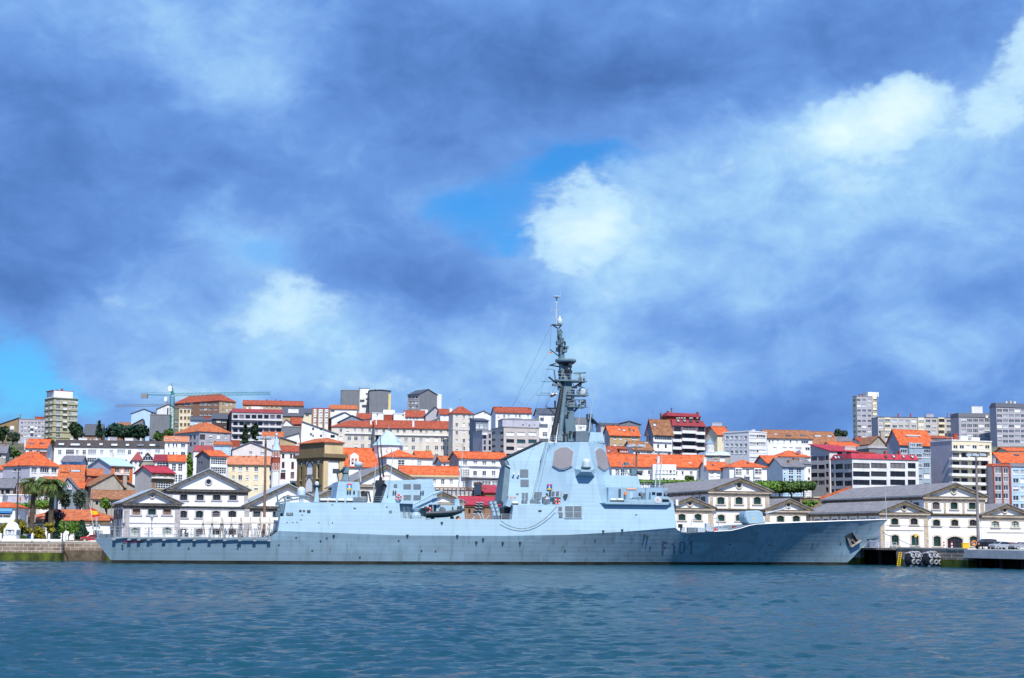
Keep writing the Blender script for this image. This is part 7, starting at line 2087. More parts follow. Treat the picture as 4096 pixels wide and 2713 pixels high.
# ------------------------------------------------------------------ quays
QZ=3.3
def wpt(s,t):return SO+es*s+et*t
PAVE=mat('quay_paving',(.30,.28,.26),rough=.9,var=.2,scale=.3)
SEA=brick_mat('seawall_stone',(.34,.26,.20),(.22,.16,.12),(.55,.50,.46),1.5,.62,.05)
ALG=mat('algae_stone',(.055,.045,.025),rough=.7,var=.6,scale=.5,rgb2=(.14,.19,.012),stretch=(1,1,.5))
CONC=mat('quay_concrete',(.40,.42,.45),rough=.9,var=.15,scale=.5,streak=.3)
PA_=at('P',-500,2200,273);PB=at('P',245,2200,273);PC_=at('P',246,2200,279);PD=at('P',408,2200,279)
q1=wpt(6,14.5);q2=wpt(150,14.5)
PE=at('P',3440,2200,302);PF=at('P',3585,2200,294);PG=at('P',3872,2200,276);PH=at('P',4500,2200,246)
front=[(p.x,p.y) for p in (PA_,PB,PC_,PD)]+[(PD.x,q1.y+2),(q1.x,q1.y),(PE.x-8,PE.y+6),(PE.x,PE.y),(PF.x,PF.y),(PG.x,PG.y),(PH.x,PH.y)]
mb=MB()
back=[(-420,346),(420,346)]
mb.add([(x,y,QZ) for x,y in front]+[(420,PH.y,QZ),(420,346,QZ),(-420,346,QZ),(-420,PA_.y,QZ)],[tuple(range(len(front)+4))])
tag(mb.build('quay_ground',PAVE),None,None,kind='structure')
def seawall(name,label,pts,m1,m2,split=1.35,top=QZ,cope=None,dp=4):
 t=thing(name,label,'wall')
 b=MB();a=MB();c=MB()
 for (x0,y0),(x1,y1) in zip(pts,pts[1:]):
  d=Vector((x1-x0,y1-y0,0)).normalized();n=Vector((d.y,-d.x,0))*.5
  def pr(mb_,z0,z1,off):
   P=[Vector((x0,y0,0))+n*off,Vector((x1,y1,0))+n*off,Vector((x1,y1,0))-n*dp,Vector((x0,y0,0))-n*dp]
   mb_.prism([p+Vector((0,0,z0)) for p in P],[p+Vector((0,0,z1)) for p in P])
  pr(b,split,top-.01,0);pr(a,-1.5,split-.003,.12)
  pr(c,top-.008,top+.25,.15)
 b.build('upper_courses',m1,t);a.build('tidal_courses',m2,t);c.build('coping',cope or SUR,t)
 return t
seawall('seawall','old stone seawall with green tidal weed in front of the garden, left',front[:2],SEA,ALG,1.5)
seawall('pier_wall','brown stone pier head between the garden seawall and the ship stern',[front[2],front[3]],SEA,mat('wet_stone',(.15,.11,.075),.8,.4,.8,streak=.3,rgb2=(.2,.16,.11)),1.9,dp=14)
seawall('inner_quay','quay wall hidden behind the moored ship',front[4:8],CONC,ALG)
seawall('stone_quay','stone quay wall with weed and steps behind the round fenders',front[8:10],SEA,ALG,1.4)
def jetty(name,label,a,b_,m,th,drop):
 t=thing(name,label,'jetty')
 d=(b_-a);d.z=0;L=d.length;d.normalize();n=Vector((-d.y,d.x,0))
 A,B=Vector((a.x,a.y,0)),Vector((b_.x,b_.y,0))
 mb=MB();P=[A-n*1.,B-n*1.,B+n*14,A+n*14]
 mb.prism([p+Vector((0,0,QZ+.02-th)) for p in P],[p+Vector((0,0,QZ+.02)) for p in P]);mb.build('deck',m,t)
 mb=MB();P=[A+n*9-d*14,B+n*9+d*3,B+n*10+d*3,A+n*10-d*14]
 mb.prism([p+Vector((0,0,-1.5)) for p in P],[p+Vector((0,0,QZ-th)) for p in P]);mb.build('back_wall',MATS['wall_dark_brown'],t)  # dark brown on wall and piles paints in shade under the deck
 for k in range(int(L/5)+1):
  for dd in (3.,7.):
   p=A+d*min(L,k*5.)+n*dd
   mb=MB();mb.rod(p+Vector((0,0,-1.5)),p+Vector((0,0,QZ-th)),.35,n=8);mb.build('pile',MATS['wall_dark_brown'],t)
jetty('jetty','thin jetty deck over dark water just right of the bow',Vector((PE.x-2,PE.y,0)),Vector((PF.x,PF.y,0)),mat('jetty_deck',(.16,.15,.14),.9,.2),.35,0)
jetty('concrete_pier','pale concrete pier deck over a dark opening at the right edge',Vector((PG.x,PG.y,0)),Vector((PH.x,PH.y,0)),CONC,1.5,0)
GRASS=mat('lawn',(.07,.13,.03),rough=.95,var=.4,scale=.8,rgb2=(.14,.22,.05))
a0,a1=at('P',-300,2180,276),at('P',235,2180,276)
mb=MB();mb.quad((a0.x,275.5,QZ+.03),(a1.x,275.5,QZ+.03),(a1.x-2,300,QZ+.25),(a0.x-10,300,QZ+.25));tag(mb.build('lawn',GRASS),None,None,kind='structure')
# ------------------------------------------------------------------ trees
def leafm(name,c,c2):return mat('leaf_'+name,c,rough=.6,var=.5,scale=1.1,spec=.3,rgb2=c2)
LF={'dark':leafm('dark',(.012,.035,.014),(.035,.075,.025)),'mid':leafm('mid',(.035,.09,.018),(.10,.19,.035)),'bright':leafm('bright',(.06,.17,.02),(.17,.34,.04)),'yel':leafm('yellow',(.11,.17,.015),(.40,.34,.03)),'purple':leafm('purple',(.018,.006,.018),(.06,.018,.045)),'pine':leafm('pine',(.008,.035,.02),(.02,.075,.04)),'grey':leafm('grey_green',(.03,.06,.04),(.08,.12,.07)),'palm':leafm('palm',(.04,.085,.015),(.13,.20,.045))}
BARK=mat('bark',(.10,.075,.055),rough=.95,var=.4,scale=3,bump=.5)
def leaves(mb,blobs_,n,size,rnd):
 tot=sum((b[3]*b[4]*b[5])**.66 for b in blobs_)
 for (x,y,z,rx,ry,rz) in blobs_:
  k=max(10,int(n*(rx*ry*rz)**.66/tot))
  for _ in range(k):
   v=Vector((rnd.gauss(0,1),rnd.gauss(0,1),rnd.gauss(0,1))).normalized()*(rnd.random()**.4)
   c=Vector((x+v.x*rx,y+v.y*ry,z+v.z*rz))
   nn=(v+Vector((rnd.uniform(-.8,.8),rnd.uniform(-.8,.8),rnd.uniform(-.3,.9)))).normalized()
   a=nn.orthogonal().normalized();b=nn.cross(a);s=size*rnd.uniform(.6,1.3)
   t=rnd.random()*6.28;a,b=a*math.cos(t)+b*math.sin(t),b*math.cos(t)-a*math.sin(t)
   mb.add([c-a*s,c+b*s*.6,c+a*s,c-b*s*.6],[(0,1,2,3)])
def tree(o,u,vt,vb,w,Y,leaf,label,vground=None,name='tree',cat='tree',n=900,nb=9,size=None,shape='round',trunk=True,group=None):
 rnd=random.Random(int(u*7+vt*13+Y))
 T_=at(o,u,vt,Y);B_=at(o,u,vb,Y);rw=w*CR[o][2]*Y/F/2
 gz=terr(Y) if Y>345 else QZ
 if vground is not None:gz=max(gz,at(o,u,vground,Y).z) if Y>345 else gz
 gz=min(gz,B_.z-.3)
 t=thing(name,label,cat,(T_.x,Y,gz),0,group)
 zt,zb=T_.z-gz,B_.z-gz;hh=(zt-zb)
 bl=[]
 for i in range(nb):
  if shape=='cone':
   f=i/nb;r=rw*(1-f)*.8+.15;bl.append((rnd.uniform(-.2,.2)*r,rnd.uniform(-.2,.2)*r,zb+hh*(f+.5/nb),r,r,hh/nb*.9))
  elif shape=='flat':
   a=rnd.random()*6.28;d=rnd.random()**.5*rw*.75;bl.append((math.cos(a)*d,math.sin(a)*d*.5,zb+hh*rnd.uniform(.3,.75),rw*.35,rw*.3,hh*.3))
  elif shape=='box':
   bl.append((rw*(-1+2*(i+.5)/nb),rnd.uniform(-.4,.4),zb+hh*.5,rw/nb*1.5,2.2,hh*rnd.uniform(.46,.54)))
  else :
   a=rnd.random()*6.28;d=rnd.random()**.5*.62;e=rnd.uniform(-.6,.65);bl.append((math.cos(a)*d*rw,math.sin(a)*d*rw,zb+hh*(.5+e*.5),rw*rnd.uniform(.32,.5),rw*.42,hh*rnd.uniform(.2,.3)))
 mb=MB();leaves(mb,bl,n,size or max(.25,Y*.0013),rnd)
 mb.build('crown',LF[leaf],t,fix=False)
 if trunk:
  mb=MB();r=max(.12,min(rw*.09,.5));cz=zb+hh*.45
  mb.rod((0,0,-.3),(rnd.uniform(-.2,.2),0,max(.3,zb)),r,r*.75,n=7)
  for q in bl[:6]:mb.rod((0,0,max(.25,zb-.15*hh)),(q[0]*.8,q[1]*.8,q[2]),r*.5,r*.15,n=5)
  mb.build('trunk',BARK,t)
 return t
def palm(o,u,vc,Y,label,spread,vb,lean=0):
 rnd=random.Random(int(u));c=at(o,u,vc,Y);g=QZ;bx=at(o,u+lean,vc,Y).x
 t=thing('palm_tree',label,'palm tree',(bx,Y,g),0,'palms in the waterside garden')
 top=Vector((c.x-bx,0,c.z-g));mb=MB();n=10
 for i in range(n):
  a,b=i/n,(i+1)/n;mb.rod(top*a,top*b,.62-.2*a,.60-.2*b if i<n-2 else .75,n=9)
 mb.build('trunk',BARK,t)
 mb=MB()
 for k in range(50):
  az=k*2.399;e=rnd.uniform(-.35,1.3);L=spread*rnd.uniform(.8,1.05)
  d=Vector((math.cos(az),math.sin(az),0));p=top.copy();side=Vector((-d.y,d.x,0));ang=e
  pts=[p.copy()]
  for s in range(7):
   ang-=.10+.055*s;p=p+(d*math.cos(ang)+Vector((0,0,math.sin(ang))))*L/7;pts.append(p.copy())
  for s in range(1,7):
   a,b=pts[s],pts[s+1];w=.36*math.sin(math.pi*(s+.6)/7.8)+.12
   for sg in (-1,1):
    for h_ in (0,.5):
     m=a.lerp(b,h_);m2=a.lerp(b,h_+.4)
     mb.add([m,m2,m2+side*sg*w+(b-a)*.5+Vector((0,0,-.28)),m+side*sg*w+(b-a)*.5+Vector((0,0,-.28))],[(0,1,2,3)])
 mb.build('crown',LF['palm'],t,fix=False)
palm('A',411,868,300,'tall palm with a thick trunk in front of the purple tree',3.9,2170)
palm('A',265,862,316,'palm with slimmer trunk behind and left of the thick palm',3.9,2100)
tree('A',428,1058,1185,200,308,'purple','round purple leaved tree behind the thick palm trunk',n=1500,size=.3)
tree('T',1190,285,880,190,304,'pine','dark narrow cypress growing against the purple tree',shape='cone',n=1200,size=.28,name='cypress_tree')
tree('T',1690,430,820,400,299,'pine','spreading dark green cedar right of the palms',shape='cone',n=1800,size=.36,nb=7,name='cedar_tree')
for i,(u,vt,vb_,w,lf,y,lb) in enumerate(((70,520,690,180,'yel',283,'pollarded tree with yellowing leaves behind the white kiosk'),(450,440,690,320,'yel',286,'broad yellow green tree right of the flagpole'),(800,560,840,250,'yel',284,'small yellow tipped tree left of the thick palm'),(1030,520,640,190,'yel',281,'low branching yellow tree in front of the palm trunk'),(1300,470,650,180,'bright',283,'pollarded bright green tree right of the thick palm'),(1440,480,690,180,'bright',281,'bright green pollarded tree by the white railing'),(1560,500,640,150,'bright',286,'small bright green tree against the dark cedar'))):
 tree('T',u,vt-40,vb_+20,w*1.25,y,lf,lb,n=1500,size=.23,nb=11,group='pollarded garden trees')
tree('T',480,720,905,250,281,'mid','rounded clipped bush right of the white kiosk',name='bush',cat='bush',n=900,size=.22,trunk=False,nb=12)
tree('T',830,690,890,200,288,'dark','dark bush under the yellow tipped tree',name='bush',cat='bush',n=700,size=.22,trunk=False,nb=10)
tree('A',150,1000,1062,130,330,'bright','green hedge left of the slim palm trunk',name='hedge',cat='hedge',shape='box',n=900,size=.3,trunk=False)
tree('A',320,970,1060,150,334,'bright','bright green hedge between the two palms',name='hedge',cat='hedge',shape='box',n=900,size=.3,trunk=False)
tree('A',520,905,1055,150,346,'grey','open grey green tree right of the palms',n=800,size=.34,group='thin trees above the long orange roof')
tree('A',640,895,1055,160,350,'grey','taller open grey green tree left of the tiled grey house',n=800,size=.34,group='thin trees above the long orange roof')
tree('A',835,960,1060,150,345,'bright','bright green creeper tree beside the warehouse corner',n=600,size=.34)
tree('A',985,385,505,390,720,'pine','wide dark pine spreading above the long white block',shape='flat',n=2600,nb=26,name='pine_tree')
tree('A',615,375,505,150,715,'dark','dark tree at the foot of the olive tower',n=1200)
tree('A',780,370,480,70,712,'pine','small pointed conifer beside the slate roof',shape='cone',n=600,name='conifer_tree')
tree('A',30,400,530,130,735,'dark','dark tree cluster below the brown church',n=900)
tree('A',105,440,520,110,725,'grey','grey green tree below the grey block of flats',n=700)
tree('A',395,500,610,70,560,'dark','dark shrubbery beside the steep orange roof',name='bush',cat='bush',n=700)
tree('A',110,560,640,110,535,'mid','wild bushes left of the steep orange roof',name='bush',cat='bush',n=700)
tree('B',262,440,512,90,660,'mid','rounded green tree at the foot of the crane',n=800);tree('B',338,425,512,90,655,'mid','taller green tree beside the crane mast',n=800)
tree('B',512,605,800,50,498,'bright','tall green tree in the gap right of the tall white house',n=1000)
tree('B',945,385,530,56,620,'dark','left dark poplar in front of the balcony block',shape='cone',n=800,name='poplar_tree');tree('B',1016,375,530,80,618,'dark','right broader dark poplar in front of the balcony block',n=900,name='poplar_tree')
tree('C',345,845,885,60,430,'dark','dark bush at the foot of the spired house',name='bush',cat='bush',n=400)
tree('C',996,480,560,26,560,'dark','small dark cypress left of the pale blue dome',shape='cone',n=300,name='cypress_tree')
tree('G',702,432,500,130,640,'dark','round dark tree on the hilltop right of the weathered roof',n=900)
tree('H',990,570,612,40,580,'dark','small tree between balcony flats and the orange roof strip',n=300)
tree('F',510,792,835,90,399,'mid','small rounded bush standing above the long hedge',name='bush',cat='bush',n=500,size=.4)
tree('F',390,822,862,560,396,'bright','long clipped hedge below the white residence',name='hedge',cat='hedge',shape='box',n=3600,nb=24,size=.36,trunk=False)
for i,(u,w,lb) in enumerate(((1040,130,'first clipped tree right of the middle warehouse peak'),(1130,120,'clipped tree above the right warehouse slope'),(1215,130,'clipped tree left of the round green one'),(1300,150,'clipped tree in front of the pale blue house'),(1400,150,'last clipped tree beside the dark office block'))):
 tree('F',u,830,925 if i<4 else 905,w*1.15,388+i,'bright' if i<2 else 'mid',lb,n=2600,size=.38,nb=12,shape='box',group='clipped trees on the retaining wall')
tree('G',465,988,1035,130,372,'bright','bright green bush in front of the retaining wall',name='bush',cat='bush',n=700,size=.36,trunk=False)
# ------------------------------------------------------------------ lamps, cranes, street things
LAMPM=mat('lamp_post_rust',(.22,.13,.09),.7,.25)
def highmast(o,u,vt,ub,Y,label,m=LAMPM,s=1.):
 a=at(o,u,vt,Y);t=thing('floodlight_mast',label,'lamp post',(at(o,ub,0 if False else vt+500,Y).x,Y,QZ),0,'floodlight masts')
 z=a.z-QZ;dx=a.x-t.location.x
 b=MB();b.rod((0,0,0),(dx,0,z),.34*s,.2*s,n=10);b.build('pole',m,t)
 b=MB();b.torus((dx,0,z-.3),1.1*s,.09,(0,0,1),16,5);b.box(dx-1.1*s,dx+1.1*s,-.08,.08,z-.36,z-.24);b.build('ring',METAL,t)
 for k in range(6):
  g=k*math.pi/3;x,y=dx+1.5*s*math.cos(g),1.5*s*math.sin(g)
  b=MB();b.box(x-.45*s,x+.45*s,y-.3,y+.3,z-.25,z+.25);b.build('floodlight',LIGHTG,t)
highmast('B',1104,492,1098,316,'tall brown floodlight mast behind the white awnings')
highmast('H',800,628,812,297,'tall floodlight mast in front of the right warehouse gateway',mat('lamp_post_grey',(.24,.22,.22),.7,.2))
highmast('F',90,556,88,352,'floodlight mast behind the bridge wing',s=1.1)
def pole(name,o,u0,v0,u1,v1,Y,label,cat,r=.12,m=METAL):
 a,c=at(o,u0,v0,Y),at(o,u1,v1,Y);c.z=min(c.z,QZ) if Y<345 else c.z
 b=MB();b.rod((0,0,0),Vector((a.x-c.x,0,a.z-c.z)),r,r*.5,n=8);b.lathe((a.x-c.x,0,a.z-c.z),[(.05,-.1),(.2,.05),(.05,.25)],8)
 return tag(b.build(name,m,None,c),label,cat)
pole('flagpole','T',382,-700,350,700,279,'dark flagpole standing behind the white kiosk','flagpole',.2,FRD)
def flag(name,o,c4,Y,mats,label,t=None):
 """waving striped flag between hoist (top, bottom) and fly"""
 b=MB();n=12
 P=[at(o,u,v,Y) if t is None else SO+es*sp(o,u,v,(t,0,0)).x+et*t+Vector((0,0,sp(o,u,v,(t,0,0)).z)) for u,v in c4]
 def S(i,f):
  a=P[0].lerp(P[1],f);c=P[3].lerp(P[2],f);k=i/n;p=a.lerp(c,k);p.y+=.28*math.sin(k*9+f*2)*k**.5;p.z-=.12*math.sin(k*6);return p
 k=len(mats)
 for j,m in enumerate(mats):
  f0,f1=m[1],m[2];b.cur=j
  for i in range(n):b.add([S(i,f0),S(i+1,f0),S(i+1,f1),S(i,f1)],[(0,1,2,3)],True)
 return tag(b.build(name,[m[0] for m in mats],fix=False),label,'flag')
flag('flag','A',[(150,950),(152,985),(166,1000),(164,965)],278.6,[(SORG,0,1)],'small orange flag on the dark flagpole')
FR,FY=mat('flag_red',(.70,.02,.03),.8,.08),mat('flag_yellow',(.85,.55,.02),.8,.06)
flag('flag','T',[(1842,120),(1886,345),(2075,345),(2010,240)],None,[(FR,0,.25),(FY,.25,.75),(FR,.75,1)],'red and yellow striped ensign flying at the stern',t=-1.)
b=MB();b.rod(sp('T',1836,60,(-1,0,0)),sp('T',1945,690,(-1,0,0)),.05,.09,n=6);b.build('ensign_staff',LIGHTG,ship)
b=MB();b.rod(sp('T',1975,330,(2,0,0)),sp('T',1985,740,(2,0,0)),.06);b.rod(sp('T',1995,310,(2,0,0)),sp('T',2000,740,(2,0,0)),.06);b.build('stern_posts',LIGHTG,ship)
flag('flag','I',[(362,980),(352,1025),(412,1015),(418,995)],None,[(SWHT,0,.4),(mat('flag_dark',(.05,.02,.03),.8),.4,1)],'dark and white signal flag below the mast yard',t=-1.2)
flag('flag','I',[(342,600),(340,612),(372,618),(374,606)],None,[(SORG,0,1)],'tiny faded pennant high on the mast halyard',t=-.1)
GREEN=mat('crane_green',(.01,.20,.17),.5,.15)
def lattice(b,p,q,w,n,r=.07,up=Vector((0,1,0))):
 d=(q-p).normalized();s=d.cross(up).normalized()*w/2;u_=up*w/2
 C4=[s+u_,s-u_,-s-u_,-s+u_]
 for c in C4:b.rod(p+c,q+c,r,n=4)
 for i in range(n):
  a,e=p.lerp(q,i/n),p.lerp(q,(i+1)/n)
  for k in range(4):
   c0,c1=C4[k],C4[(k+1)%4];b.rod(a+(c0 if i%2 else c1),e+(c1 if i%2 else c0),r*.7,n=3,caps=False);b.rod(a+c0,a+c1,r*.6,n=3,caps=False)
def crane(label,o,um,vt,vj,ul,ur,vl,vr,vb_,Y,m,left_ballast=True):
 base=at(o,um,vb_,Y);g=terr(Y);t=thing('tower_crane',label,'crane',(base.x,Y,g),0,'tower cranes on the hill')
 P=lambda u,v:Vector((at(o,u,v,Y).x-base.x,0,at(o,u,v,Y).z-g))
 b=MB();lattice(b,Vector((0,0,-.3)),P(um,vj+8),1.8,26,.09);b.build('mast',m,t)
 b=MB();lattice(b,P(um+14,vj),P(ur,vr),1.2,46,.05);b.build('jib',m,t)
 b=MB();a,c=P(ul,vl),P(um-5,vj);b.box(a.x,c.x,-.6,.6,a.z-.15,a.z+.1);b.rod(a+Vector((0,0,1)),c+Vector((0,0,1)),.05,n=4);b.build('counter_jib',m,t)
 b=MB();b.prism([P(um-9,vj)+Vector((0,-.7,0)),P(um+14,vj)+Vector((0,-.7,0)),P(um-4,vt)+Vector((0,-.2,0))],[P(um-9,vj)+Vector((0,.7,0)),P(um+14,vj)+Vector((0,.7,0)),P(um-4,vt)+Vector((0,.2,0))]);b.build('tower_peak',m,t)
 b=MB();b.rod(P(um-4,vt),P(ul+60,vl),.05,n=4);b.rod(P(um-4,vt),P(um+(ur-um)*.72,vj-22),.045,n=4);b.rod(P(um-4,vt),P(um+(ur-um)*.3,vj-8),.045,n=4);b.build('tie_bars',METAL,t)
 b=MB();a=P(ul,vl);b.box(a.x,a.x+3,-.8,.8,a.z-1.6,a.z+.6);b.build('counterweight',METAL,t)
 b=MB();a=P(um-12,vj-45);b.box(a.x-.8,a.x+.8,-1.3,.2,a.z-1.2,a.z+1.2);b.build('cab',FRW,t)
crane('green tower crane with long jib, in front of the dark party wall','B',370,66,155,128,1142,156,145,520,690,GREEN)
crane('grey distant tower crane with low jib left of the green crane','B',335,198,236,300,-75,236,244,330,830,MATS['lamp_post_grey'])
# kiosk and garden wall
t=thing('kiosk','small white domed kiosk with gridded windows on the garden seawall','kiosk',(at('T',215,900,274).x,274.6,QZ))
k=274/F*.19426
b=MB();w=128*k;z=235*k
b.box(-w,w,-w,w,-.2,.35+100*k);b.box(-w*1.0,w*1.0,-w,w,z,z+.2)
for x in (-w,-w*.35,w*.35,w):
 for y in (-w,w):
  xx=max(-w+.12,min(w-.12,x));b.box(xx-.12,xx+.12,y-.1 if y<0 else y-.1,y+.1,.36+100*k,z)
b.build('body',SWHT,t)
b=MB();b.box(-w+.15,w-.15,-w+.08,w-.08,.36+100*k,z-.01);b.build('window',GLASS,t)
b=MB()
for i in range(1,6):x=-w+2*w*i/6;b.box(x-.05,x+.05,-w-.03,-w+.05,.36+100*k,z-.01)
for i in (1,2):zz=.36+100*k+(z-.36-100*k)*i/3;b.box(-w,w,-w-.02,-w+.04,zz-.05,zz+.05)
b.build('window_bars',SWHT,t)
b=MB();b.lathe((0,0,z+.204),[(w*1.3,0),(w*1.28,.08),(w*1.08,.2),(w*1.0,.55),(w*.82,.95),(w*.5,1.25),(.14,1.4),(.09,1.45),(.08,1.9),(.02,1.95)],16);b.build('dome_roof',SWHT,t)
a0,a1=at('T',-400,950,273.4),at('T',1262,950,273.4)
b=MB();b.box(a0.x,a1.x,273.2,273.6,QZ+.26,QZ+.62);tag(b.build('parapet',SWHT),'low white parapet along the top of the garden seawall','wall')
for i,(u,lb) in enumerate(((8,'white garden post at the left edge beside the kiosk'),(660,'white garden post right of the rounded bush'),(1003,'white garden post in front of the thick palm trunk'),(1330,'white garden post beside the pier railing'))):
 x=at('T',u,900,273).x;b=MB();b.box(-.18,.18,-.18,.18,0,1.15);b.lathe((0,0,1.15),[(.18,0),(.17,.12),(.02,.25)],10);tag(b.build('wall_post',SWHT,None,(x,273.0,QZ+.255)),lb,'post','white posts on the seawall')
b=MB();a0,a1=at('T',1330,800,281),at('T',1520,800,281)
for x in (a0.x,(a0.x+a1.x)/2,a1.x):b.rod((x,281,QZ),(x,281,QZ+1.4),.05)
for z in (.75,1.4):b.rod((a0.x,281,QZ+z),(a1.x,281,QZ+z),.05)
tag(b.build('pier_railing',SWHT),'white pipe railing on the pier head','railing')
pole('garden_lamp','T',198,580,215,880,276.5,'garden globe lamp rising behind the white kiosk','lamp',.05,SWHT)
# ornate black lamp by the small warehouse
x=at('L',118,900,288).x;t=thing('ornate_lamp','black ornate street lamp with three lanterns at the warehouse corner','street lamp',(x,288,QZ));zt=at('L',120,745,288).z-QZ
b=MB();b.rod((0,0,0),(0,0,zt-1.5),.18,.1);b.lathe((0,0,zt-1.6),[(.1,0),(.32,.3),(.25,.9),(.35,1.1),(.05,1.6)],8);b.rod((-1.2,0,zt-3.2),(1.2,0,zt-3.2),.07);b.build('pole',FRD,t)
for sx in (-1.2,1.2):b=MB();b.lathe((sx,0,zt-3.1),[(.12,0),(.3,.7),(.34,.75),(.05,1.2)],6);b.build('lantern',METAL,t)
x=at('L',640,900,296).x;z=at('L',640,1000,296).z;t=thing('lantern','grey wall lantern on the small leftmost warehouse front','lantern',(x,296.2,z))
b=MB();b.rod((0,0,-1),(0,0,1.2),.08);b.build('bracket',METAL,t);b=MB();b.lathe((0,0,1.2),[(.15,0),(.32,.8),(.36,.85),(.05,1.3)],6);b.build('lamp_head',LIGHTG,t)
def sw(p):return SO+es*p.x+et*p.y+Vector((0,0,p.z))
# ------------------------------------------------------------------ loose things on the ship
def canister(o,u,v,w,t,label,proto=[None]):
 p=sp(o,u,v,(t,0,0));
 if proto[0] is None:
  r=thing('life_raft',label,'life raft',sw(p),STH,'life raft canisters on the ship')
  b=MB();b.lathe((0,0,0),[(.25,-1.2),(.55,-1.15),(.62,-.9),(.62,.9),(.55,1.15),(.25,1.2)],14,'x');b.build('shell',RADOME,r)
  b=MB();b.box(-1.15,1.15,-.66,.66,-.62,-.12);b.build('cradle',BLACK,r)
  b=MB()
  for x in (-.35,.35):b.lathe((x,0,0),[(.64,-.05),(.64,.05)],14,'x')
  b.build('strap',SWHT,r);proto[0]=r
 else :
  r=copy_tree(proto[0]);r['label']=label;r.location=sw(p)
 k=w*CR[o][2]*.0455/2.4;r.scale=(k,k,k)
for (o,u,v,w,t,lb) in (('M',998,778,145,-7.4,'leftmost life raft canister on the hangar roof'),('M',1182,780,142,-7.4,'second life raft canister on the hangar roof, left of the emblem house'),('M',1358,782,142,-7.4,'third life raft canister, in front of the emblem house left corner'),('M',1532,784,142,-7.4,'rightmost life raft canister of the four on the hangar roof'),('Q',268,1178,118,-7.6,'single life raft canister at the after end of the bridge block'),('Q',2030,1122,118,-8.3,'life raft canister on the bridge wing, beside the sloping tower edge'),('Q',2155,1122,118,-8.3,'life raft canister on the bridge wing, nearer the ladder')):
 canister(o,u,v,w,t,lb)
def lifering(o,u,v,r,pt,label,Y=None):
 p=sw(sp(o,u,v,pt)) if Y is None else at(o,u,v,Y)
 b=MB();b.torus((0,0,0),r,r*.33,n=20,m=8);b.cur=1
 for k in range(4):
  a=k*math.pi/2+.78;e=lambda g:(math.cos(g)*r,0,math.sin(g)*r);b.rod(e(a-.14),e(a+.14),r*.36,n=8)
 tag(b.build('life_ring',[SRED,SWHT],None,p,STH),label,'life ring','red life rings')
lifering('N',398,378,.42,(-6.6,.1,ZH),'red life ring on the aft funnel wall, beside the louvres')
lifering('N',903,592,.42,(-8.1,0,0),'red life ring at the stern of the black inflatable boat')
lifering('Q',1030,1150,.42,(-7.6,0,0),'red life ring below the radar face on the bridge passage')
# inflatable boat
A,B=sp('N',845,665,(-8.2,0,0)),sp('N',1505,610,(-8.2,0,0));L=(B-A).length
t=thing('inflatable_boat','black rigid inflatable boat with green hull hanging on the ship side','boat',sw((A+B)/2),STH);t.rotation_euler=(0,-math.atan2((B-A).z,(B-A).x)*.55,STH)
b=MB();hw=1.05
for sg in (-1,1):
 pts=[Vector((-L/2,sg*hw,-.05)),Vector((L*.1,sg*hw,-.02)),Vector((L*.3,sg*hw*.82,.1)),Vector((L*.42,sg*hw*.45,.25)),Vector((L*.5,0,.38))]
 for i,(a,c) in enumerate(zip(pts,pts[1:])):b.rod(a,c,.34-.02*i,.34-.02*(i+1),n=10)
b.build('tube',mat('boat_tube',(.05,.065,.085),.5,.2),t)
b=MB();n=9;vs=[]
for i in range(n):
 x=-L/2+.2+(L*.93)*i/(n-1);f=max(0,(i/(n-1)-.55)/.45);w=hw*(1-f**1.8)+.02;k=-.85+.75*f**1.6
 vs+=[(x,-w,-.1+.3*f),(x,-w*.75,(k-.1)*.5),(x,0,k),(x,w*.75,(k-.1)*.5),(x,w,-.1+.3*f)]
b.add(vs,[(i*5+j,i*5+5+j,i*5+6+j,i*5+1+j) for i in range(n-1) for j in range(4)]+[(0,1,2,3,4)],True);b.build('boat_hull',mat('boat_green',(.02,.10,.10),.45,.15),t)
b=MB();b.box(-L*.12,L*.02,-.45,.45,-.1,.75);b.box(-L*.1,-L*.02,-.4,.4,.75,1.0);b.build('console',LOUV,t)
b=MB();b.box(-L*.52,-L*.44,-.35,.35,-.6,.5);b.lathe((-L*.48,0,.5),[(.3,0),(.34,.4),(.2,.7),(.02,.75)],10);b.build('outboard_motor',BLACK,t)
b=MB();b.path([Vector((-L*.3,-.6,0)),Vector((-L*.3,-.5,1.5)),Vector((-L*.3,.5,1.5)),Vector((-L*.3,.6,0))],.06);b.build('roll_bar',LIGHTG,t)
for u in (975,1305):
 p=sp('N',u,735,(-8.1,0,0));b=MB();b.box(p.x-.25,p.x+.25,-8.4,-7.4,zmd-.1,p.z+.35);b.build('boat_cradle',SDARK,ship)
p=sp('N',1402,728,(-8.0,0,0));b=MB();b.lathe((0,0,0),[(.35,-.35),(.42,-.1),(.3,.2),(.1,.35)],9);b.box(-.15,.5,-.2,.3,-.35,.05)
tag(b.build('life_jacket_pile',SORG,None,sw(p)),'heap of orange life jackets under the bow of the inflatable boat','life jackets')
